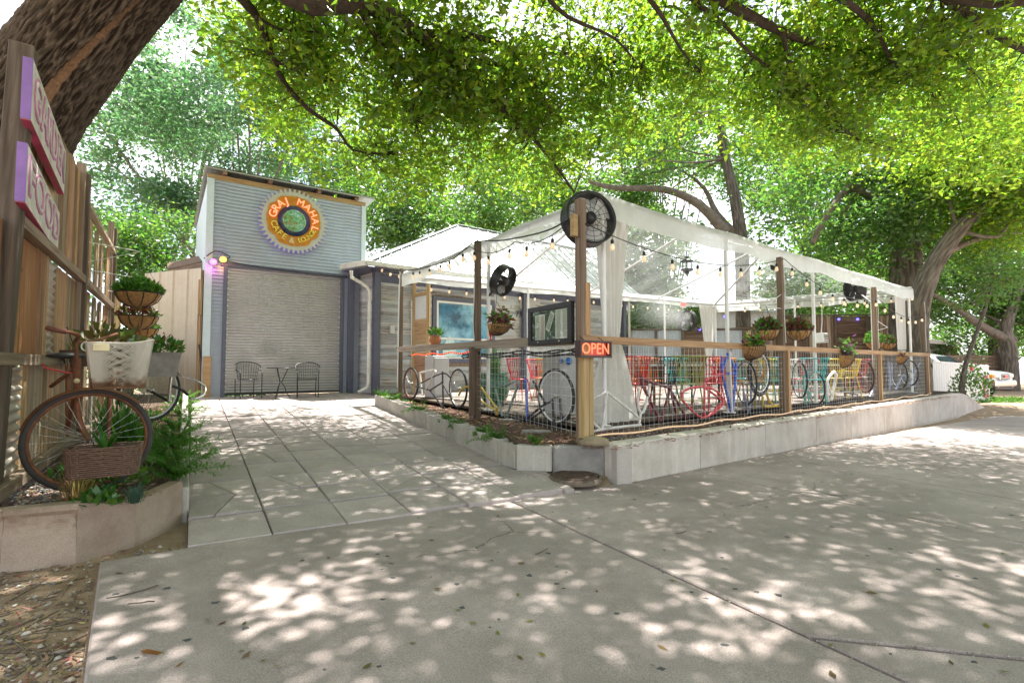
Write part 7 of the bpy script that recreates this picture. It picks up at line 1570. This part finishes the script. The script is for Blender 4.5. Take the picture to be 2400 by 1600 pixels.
# dark slat fence
sA_, sB_ = V2(at(2165, 850, 25), 0), V2(at(2345, 850, 26.5), 0); t = thing('slat_fence', 'dark brown horizontal slat fence behind the white fence and car', 'fence', V2(sA_, gz(sA_))); z0 = gz(sB_) - .1; zt = onv(2250, 828, sA_, sB_).z
ds = (sB_ - sA_).normalized(); z = z0
while z < zt: board('slat', V2(sA_, z), V2(sB_, z), .03, .13, m_wpal, t); z += .17
for u_ in (.0, .33, .66, 1.0): upright('post', sA_.lerp(sB_, u_) + Vector((0, .08, 0)), z0 - .2, zt + .05, .1, m_wdark, t, ds)
# building with white roof
t = thing('snack_building', 'low building with white metal roof and red wall beyond the slat fence', 'building', V2(at(2230, 850, 30), -1)); a, b = at(2120, 792, 29), at(2246, 800, 31); c_, d_ = at(2330, 812, 34), at(2150, 775, 35)
MB().slab([a, b, b + Vector((3.2, 5.0, .35)), a + Vector((3.2, 5.0, .55))], .12).build('roof', m_white, t); board('fascia', a - Vector((0, .02, .12)), b - Vector((0, .02, .12)), .05, .22, m_white, t)
MB().prism([V2(a, a.z - .15) + Vector((.2, .6, 0)), V2(b, a.z - .15) + Vector((-.3, .6, 0)), V2(b, a.z - .15) + Vector((2.2, 5, 0)), V2(a, a.z - .15) + Vector((2, 5, 0))], a.z + 1).build('wall', pm('ribbed_grey', (.40, .42, .40), .6, var=.2, sc=1), t)
MB().slab([V2(b, -.9) + Vector((-.25, .6, 0)), V2(b, -.9) + Vector((2.6, 3.0, 0)), V2(b, b.z - .2) + Vector((2.6, 3.0, 0)), V2(b, b.z - .2) + Vector((-.25, .6, 0))], .1).build('red_wall', pm('dark_red_wall', (.22, .035, .04), .6), t)
# ---- the parked car
cA = onz(2332, 935, PZ); hd = az(153); rt_ = Vector((hd.y, -hd.x, 0)) ; CZ = gz(cA)
t = thing('parked_car', 'silver sport utility car parked behind the white fence with its grille showing', 'car', V2(cA, CZ)); m_car = pm('car_silver', (.50, .53, .55), .28, .6, var=.02, coat=.6); m_cargl = pm('car_glass', (.02, .03, .035), .05, 0)
CM_ = framem(V2(cA, CZ) - rt_ * .0, hd, (0, 0, 1))   # x forward (front bumper at x=0), y left
def section(x, prof): return [Vector((x, y, z)) for y, z in prof]
def hullsec(xs): 
    P = []
    for x, w_, z0, z1, zs2 in xs:
        P.append([Vector((x, -w_ * .93, z0)), Vector((x, -w_, z0 + .12)), Vector((x, -w_, zs2)), Vector((x, -w_ * .93, z1 - .02)), Vector((x, -w_ * .6, z1)), Vector((x, 0, z1 + .015)), Vector((x, w_ * .6, z1)), Vector((x, w_ * .93, z1 - .02)), Vector((x, w_, zs2)), Vector((x, w_, z0 + .12)), Vector((x, w_ * .93, z0))])
    mb = MB().grid(P); mb.add(P[0], [list(range(11))]); mb.add(P[-1], [list(range(11))[::-1]]); return mb
CX = Matrix.Translation((0, .95, 0))
hullsec([(-.06, .90, .48, 1.02, .95), (-.2, .95, .42, 1.07, .98), (-.6, .97, .36, 1.12, 1.02), (-1.25, .98, .36, 1.18, 1.06), (-1.6, .98, .36, 1.2, 1.1), (-4.6, .98, .4, 1.2, 1.1), (-4.9, .93, .5, 1.15, 1.05)]).build('body', m_car, t, CM_ @ CX)
hullsec([(-1.45, .86, 1.15, 1.2, 1.18), (-2.1, .80, 1.15, 1.74, 1.62), (-2.5, .79, 1.15, 1.83, 1.7), (-4.4, .78, 1.15, 1.82, 1.7), (-4.85, .8, 1.15, 1.25, 1.2)]).build('cabin', m_car, t, CM_ @ CX)
MB().slab([Vector((-1.50, .72, 1.225)), Vector((-1.50, -.72, 1.225)), Vector((-2.03, -.64, 1.70)), Vector((-2.03, .64, 1.70))], -.012).build('windscreen', m_cargl, t, CM_ @ CX @ Matrix.Translation((.03, 0, .025)))
for sg_ in (-1, 1):
    for x0, x1 in ((-3.0, -2.0), (-4.1, -3.08)): MB().slab([Vector((x1, .845 * sg_, 1.24)), Vector((x0, .835 * sg_, 1.24)), Vector((x0, .80 * sg_, 1.66)), Vector((x1 - .25 if x1 == -2.0 else x1, .80 * sg_, 1.66))], .02 * sg_).build('side_window', m_cargl, t, CM_ @ CX)
    w_ = MB().lathe([(0, -.10), (.25, -.11), (.36, -.11), (.38, -.06), (.38, .06), (.36, .11), (.25, .11), (0, .10)], 28, CM_ @ CX @ Matrix.Translation((-.95, .86 * sg_, .38)) @ Matrix.Rotation(R(90), 4, 'X')).build('wheel', m_rubber, t); MB().lathe([(0, .115), (.22, .118), (.24, .10)], 20, CM_ @ CX @ Matrix.Translation((-.95, .86 * sg_ , .38)) @ Matrix.Rotation(R(90) if sg_ < 0 else R(-90), 4, 'X')).build('rim', m_chrome, w_)
    w_ = MB().lathe([(0, -.10), (.25, -.11), (.36, -.11), (.38, -.06), (.38, .06), (.36, .11), (.25, .11), (0, .10)], 28, CM_ @ CX @ Matrix.Translation((-3.95, .86 * sg_, .38)) @ Matrix.Rotation(R(90), 4, 'X')).build('wheel', m_rubber, t)
    MB().box((0, 0, 0), (.12, .40, .15), ch=.02).build('headlight', pm('lamp_clear', (.62, .62, .58), .1, .3), t, CM_ @ CX @ Matrix.Translation((-.06, .66 * sg_, .90))); MB().box((0, 0, 0), (.12, .16, .15), ch=.02).build('turn_signal', pm('amber', (.75, .28, .03), .2), t, CM_ @ CX @ Matrix.Translation((-.10, .885 * sg_, .90)))
    MB().lathe([(0, .02), (.07, .015), (.075, 0)], 14, CM_ @ CX @ Matrix.Translation((.015, .66 * sg_, .52)) @ Matrix.Rotation(R(90), 4, 'Y')).build('fog_lamp', m_chrome, t)
MB().box((0, 0, 0), (.1, .86, .27), ch=.03).build('grille_surround', m_chrome, t, CM_ @ CX @ Matrix.Translation((-.03, 0, .87)))
for q in range(4): MB().box((0, 0, 0), (.05, .76, .032), ch=.004).build('grille_bar', m_black, t, CM_ @ CX @ Matrix.Translation((.012, 0, .79 + q * .055)))
bd_ = MB().box((0, 0, 0), (.02, .28, .09), ch=.004).build('badge', pm('badge_red', (.6, .05, .04), .3), t, CM_ @ CX @ Matrix.Translation((.045, 0, .875)))
MB().box((0, 0, 0), (.22, 1.88, .24), ch=.05).build('bumper', m_chrome, t, CM_ @ CX @ Matrix.Translation((-.04, 0, .60))); MB().box((0, 0, 0), (.2, 1.7, .14), ch=.03).build('lower_valance', m_blackp, t, CM_ @ CX @ Matrix.Translation((-.1, 0, .42)))
# ================================================================ grass strip, litter, stones
rg = np.random.default_rng(77)
def strew(n, fn, zfn, L, W_, mat, name, label_kind='stuff', flat=True):
    C = np.empty((n, 3)); k = 0
    while k < n:
        x, y = fn()
        C[k] = (x, y, zfn(x, y) + .004 + rg.uniform(0, .006)); k += 1
    d = rg.normal(size=(n, 3)); d[:, 2] *= .12; d /= np.linalg.norm(d, axis=1)[:, None]; u = rg.normal(size=(n, 3)) * .25; u[:, 2] = 1; s = np.cross(d, u); s /= np.linalg.norm(s, axis=1)[:, None]; nn_ = np.cross(s, d); l = (L * rg.uniform(.5, 1.3, n))[:, None]; w2 = l * W_ / L * .5
    V = np.empty((n, 4, 3)); V[:, 0] = C; V[:, 1] = C + d * l * .45 + s * w2 - nn_ * l * .05; V[:, 2] = C + d * l; V[:, 3] = C + d * l * .45 - s * w2 - nn_ * l * .05
    V[:, :, 2] = np.maximum(V[:, :, 2], C[:, None, 2] - .003)
    o = fin(bpy.data.objects.new(name, fastmesh(name, V.reshape(-1, 3), np.arange(n * 4).reshape(n, 4), mat))); tag(o, kind='stuff'); return o
def bedpt():      # strip between wall/blocks and deck
    if rg.random() < .6: s = rg.uniform(-.2, lenR); p = C0 + dR * s - nR * rg.uniform(-.45, .6)
    else: s = rg.uniform(0, lenL); p = C0 + dL * s - nL * rg.uniform(-.4, .55)
    return p.x, p.y
strew(6500, bedpt, lambda x, y: BZ, .06, .028, m_litter, 'leaf_litter'); strew(500, bedpt, lambda x, y: BZ + .005, .06, .02, m_purple, 'purple_trailing_leaves')
def stones(n, fn, zfn, s0, s1, mat, name):
    V = []; Fc = []
    ico = [(0, 0, 1), (.9, 0, .2), (.28, .85, .2), (-.72, .53, .2), (-.72, -.53, .2), (.28, -.85, .2), (0, 0, -.6)]; fi = [(0, 1, 2), (0, 2, 3), (0, 3, 4), (0, 4, 5), (0, 5, 1), (6, 2, 1), (6, 3, 2), (6, 4, 3), (6, 5, 4), (6, 1, 5)]
    for k in range(n):
        x, y = fn(); s = s0 + (s1 - s0) * rg.random() ** 3; a = rg.uniform(0, 6.28); z = zfn(x, y); o = len(V)
        for q in ico: j = 1 + .35 * rg.normal(); V.append((x + (q[0] * math.cos(a) - q[1] * math.sin(a) * .7) * s * j, y + (q[0] * math.sin(a) + q[1] * math.cos(a) * .7) * s * j, z + .2 * s + q[2] * s * .6 * abs(j)))
        Fc += [[o + i for i in f] for f in fi]
    o = fin(bpy.data.objects.new(name, fastmesh(name, np.array(V), np.array(Fc), mat))); return tag(o, kind='stuff')
def pebm(name, stops):
    m, n, b = _new(name); g = n.nodes.new('ShaderNodeNewGeometry'); r = _ramp(n, stops); n.links.new(g.outputs['Random Per Island'], r.inputs[0]); n.links.new(r.outputs[0], b.inputs['Base Color']); b.inputs['Roughness'].default_value = .85; return m
m_peb = pebm('pebbles', [(0, (.10, .10, .11)), (.4, (.24, .23, .22)), (.7, (.38, .34, .29)), (1, (.5, .47, .43))]); m_pebd = pebm('dirt_stones', [(0, (.16, .12, .09)), (.5, (.34, .28, .22)), (.8, (.5, .46, .4)), (1, (.12, .12, .13))])
stones(5200, lambda: (lambda s, o: ((C0 + dR * s - nR * o).x, (C0 + dR * s - nR * o).y))(.35 + (lenR + .6) * rg.random() ** 1.3, rg.uniform(-.3, .40)), lambda x, y: BZ, .008, .022, m_peb, 'gravel')
dA, dB_ = lp[0], onwalk(60, 1590)
def dirtpt():
    while True:
        p = onplane(rg.uniform(-250, 440), rg.uniform(1200, 1640), (1.12, 5.25, -.585), NS); x, y = p.x, p.y
        e = v2(sL) - v2(sB); nrm = Vector((-e.y, e.x)); w2 = (v2(p) - v2(sB)).dot(nrm)
        e2 = v2(LF) - v2(sL); side2 = (v2(p) - v2(sL)).dot(Vector((-e2.y, e2.x)))
        if (w2 > .0 or side2 > .0) and p.y < 3.5: return x, y
gzf = lambda x, y: zs(x, y) - .045
stones(1500, dirtpt, gzf, .004, .02, m_pebd, 'dirt_stones'); stones(60, dirtpt, gzf, .015, .035, m_pebd, 'loose_stones'); strew(700, dirtpt, gzf, .05, .012, m_litter, 'bark_litter')
def mhp(): p = onwalk(rg.uniform(1195, 1330), rg.uniform(1085, 1150)); return p.x, p.y
stones(170, mhp, lambda x, y: zs(x, y), .006, .028, m_pebd, 'rubble'); strew(90, mhp, lambda x, y: zs(x, y) + .004, .05, .02, m_litter, 'corner_litter')
mb = MB(); 
def twig(x, y, z, L, a, r_=.003):
    p = Vector((x, y, z + r_)); pts = [p]
    for k in range(4): a += rg.normal() * .2; p = p + Vector((math.cos(a), math.sin(a), 0)) * L / 4 + Vector((0, 0, rg.uniform(-.002, .004))); pts.append(p)
    return pts
for k in range(120): x, y = dirtpt(); mb.tube(twig(x, y, gzf(x, y), rg.uniform(.05, .3), rg.uniform(0, 6.28)), rg.uniform(.0015, .004), 4)
tag(mb.build('twigs_on_dirt', m_wdark), kind='stuff')
for px, py, L, lb in ((250, 1402, .22, 'longer of two dark twigs on the pavement at lower left'), (300, 1415, .12, 'shorter of two dark twigs on the pavement at lower left'), (1255, 1299, .12, 'thin dark twig on the pavement below the path'), (1585, 1250, .1, 'small twig on the pavement right of the long joint'), (1945, 1160, .16, 'thin twig on the pavement near the concrete wall')):
    p = onwalk(px, py); tag(MB().tube(twig(p.x, p.y, zs(p.x, p.y), L, .15), .0032, 5).build('twig', m_wdark), lb, 'twig', 'twigs on the pavement')
def bedsoil():
    while True:
        s, o = rg.uniform(-.5, 7), rg.uniform(.1, 1.75); p = FL0 + dF * s + nF * o
        if (Vector((p.x, p.y, 0)) - V2(PL0, 0)).dot(nP) < -.15: return p.x, p.y
strew(2600, bedsoil, lambda x, y: groundz(x, y) - .0, .05, .018, m_litter, 'bed_litter'); stones(500, lambda: (lambda p: (p.x, p.y))(onz(rg.uniform(20, 140), rg.uniform(1130, 1190), -.2)), lambda x, y: -.20, .008, .02, m_peb, 'bed_gravel')
def walkpt():
    p = onwalk(rg.uniform(240, 2390), 1100 + 480 * rg.random() ** 1.4); return p.x, p.y
def okw(): 
    while True:
        x, y = walkpt()
        if (v2((x, y)) - v2(LF)).dot(Vector((-fa.y, fa.x))) < -.05: return x, y
strew(46, okw, zs, .05, .022, leafm('fallen_leaf', (.20, .17, .05), (.2, .2, .05), hue=.07, val=.5), 'fallen_leaves')
mb = MB()
for k in range(70):
    x, y = okw(); r_ = rg.uniform(.006, .019); z = zs(x, y); q = [Vector((x + math.cos(a) * r_ * (1 + .25 * rg.normal()), y + math.sin(a) * r_ * .8 * (1 + .25 * rg.normal()), z + .0015)) for a in np.linspace(0, 6.28, 10)[:-1]]; mb.prism(q, .004)
tag(mb.build('gum_spots', pm('old_gum', (.07, .07, .072), .8)), kind='stuff')
p = onwalk(329, 1528); V, Fq = [], []; tag(fin(bpy.data.objects.new('autumn_leaf', leafmesh('autumn_leaf', np.array([[p.x, p.y, p.z + .006]]), .11, .045, leafm('autumn_leaf', (.30, .09, .03), (.2, .1, .03), hue=.02), np.random.default_rng(3), 0, 0, np.array([[3.0, .3, .0]])))), 'single red brown fallen leaf on the pavement at lower left', 'leaf')
def wallfoot():
    s = rg.uniform(0, 15) ** 1.0; o = abs(rg.normal()) * .045 + .006; p = V2(W0, 0) + dW * s - nW * o; return p.x, p.y
strew(420, wallfoot, zs, .03, .014, m_litter, 'wall_foot_litter'); stones(260, wallfoot, zs, .003, .012, m_pebd, 'wall_foot_grit')
def jointgrit():
    a_, b_ = random.choice([(J[0][0], J[0][1]), (J[0][0], J[0][1]), (j2[0], j2[1]), (j4[0], j4[1]), (LF, RF)]); p = V2(a_, 0).lerp(V2(b_, 0), rg.random()); return p.x + rg.normal() * .014, p.y + rg.normal() * .014
stones(900, jointgrit, lambda x, y: zs(x, y) - .004, .002, .007, m_pebd, 'joint_grit')
# flat stepping stones in the bed
for px, py, lb in ((1252, 1012, 'flat grey stepping stone in the bed below the corner wheel'), (1195, 985, 'flat grey stepping stone in the bed below the blue tube')):
    c = onz(px, py, BZ); tag(MB().prism([c + Vector((math.cos(a) * .19 * (1 + .15 * math.sin(3 * a + px)), math.sin(a) * .12, .02)) for a in np.linspace(0, 6.28, 14)[:-1]], .05).build('stepping_stone', m_stone), lb, 'stone', 'stepping stones')
# grass verge near the car
def vg(): p = onz(rg.uniform(2290, 2400), rg.uniform(936, 944), PZ); return p.x, p.y
C = np.array([(*q, PZ) for q in [vg() for _ in range(900)]]); o = fin(bpy.data.objects.new('grass_verge', leafmesh('grass_verge', C, .16, .03, m_leafD, rg, -1.2, .4))); tag(o, kind='stuff')
shrub('wall_shrub', 'leafy shrub at the sapling foot behind the concrete wall end', V2(at(2275, 915, 15.8), -.3), 700, .55, 1.1, .09, m_leafB, 95)
# mist from the misting fan: a soft plume, thin at its rim
m_mist = bpy.data.materials.new('mist'); m_mist.use_nodes = True; n = m_mist.node_tree; n.nodes.clear(); out = n.nodes.new('ShaderNodeOutputMaterial'); pv = n.nodes.new('ShaderNodeVolumePrincipled'); pv.inputs['Color'].default_value = (1, 1, 1, 1); pv.inputs['Anisotropy'].default_value = .2
def mth(op, a, b=None, c=None):
    q = n.nodes.new('ShaderNodeMath'); q.operation = op; q.use_clamp = False
    for k, v in enumerate((a, b, c)):
        if v is None: continue
        if isinstance(v, (int, float)): q.inputs[k].default_value = v
        else: n.links.new(v, q.inputs[k])
    return q.outputs[0]
a, b = at(1606, 752, 16.0), at(1500, 712, 13.6); L = (b - a).length; Mx = framem(a, (b - a).orthogonal(), b - a)
co = _co(n, sc=(1, 1, 1)); sp = n.nodes.new('ShaderNodeSeparateXYZ'); n.links.new(co.outputs[0], sp.inputs[0]); r2_ = mth('SQRT', mth('ADD', mth('MULTIPLY', sp.outputs[0], sp.outputs[0]), mth('MULTIPLY', sp.outputs[1], sp.outputs[1])))
rad = mth('MULTIPLY_ADD', sp.outputs[2], .16, .30); fall = mth('MAXIMUM', mth('SUBTRACT', 1, mth('DIVIDE', r2_, rad)), 0); ends = mth('MAXIMUM', mth('SUBTRACT', 1, mth('DIVIDE', sp.outputs[2], L)), 0); nz = _noise(n, co, 2.6, 4); n.links.new(mth('MULTIPLY', mth('MULTIPLY', fall, ends), mth('MULTIPLY', nz.outputs[0], 1.5)), pv.inputs['Density']); n.links.new(pv.outputs[0], out.inputs['Volume'])
tag(MB().lathe([(.0, 0.02), (.31, .021), (.30 + .16 * L, L), (0, L * 1.001)], 20).build('mist', m_mist, None, Mx), kind='stuff')
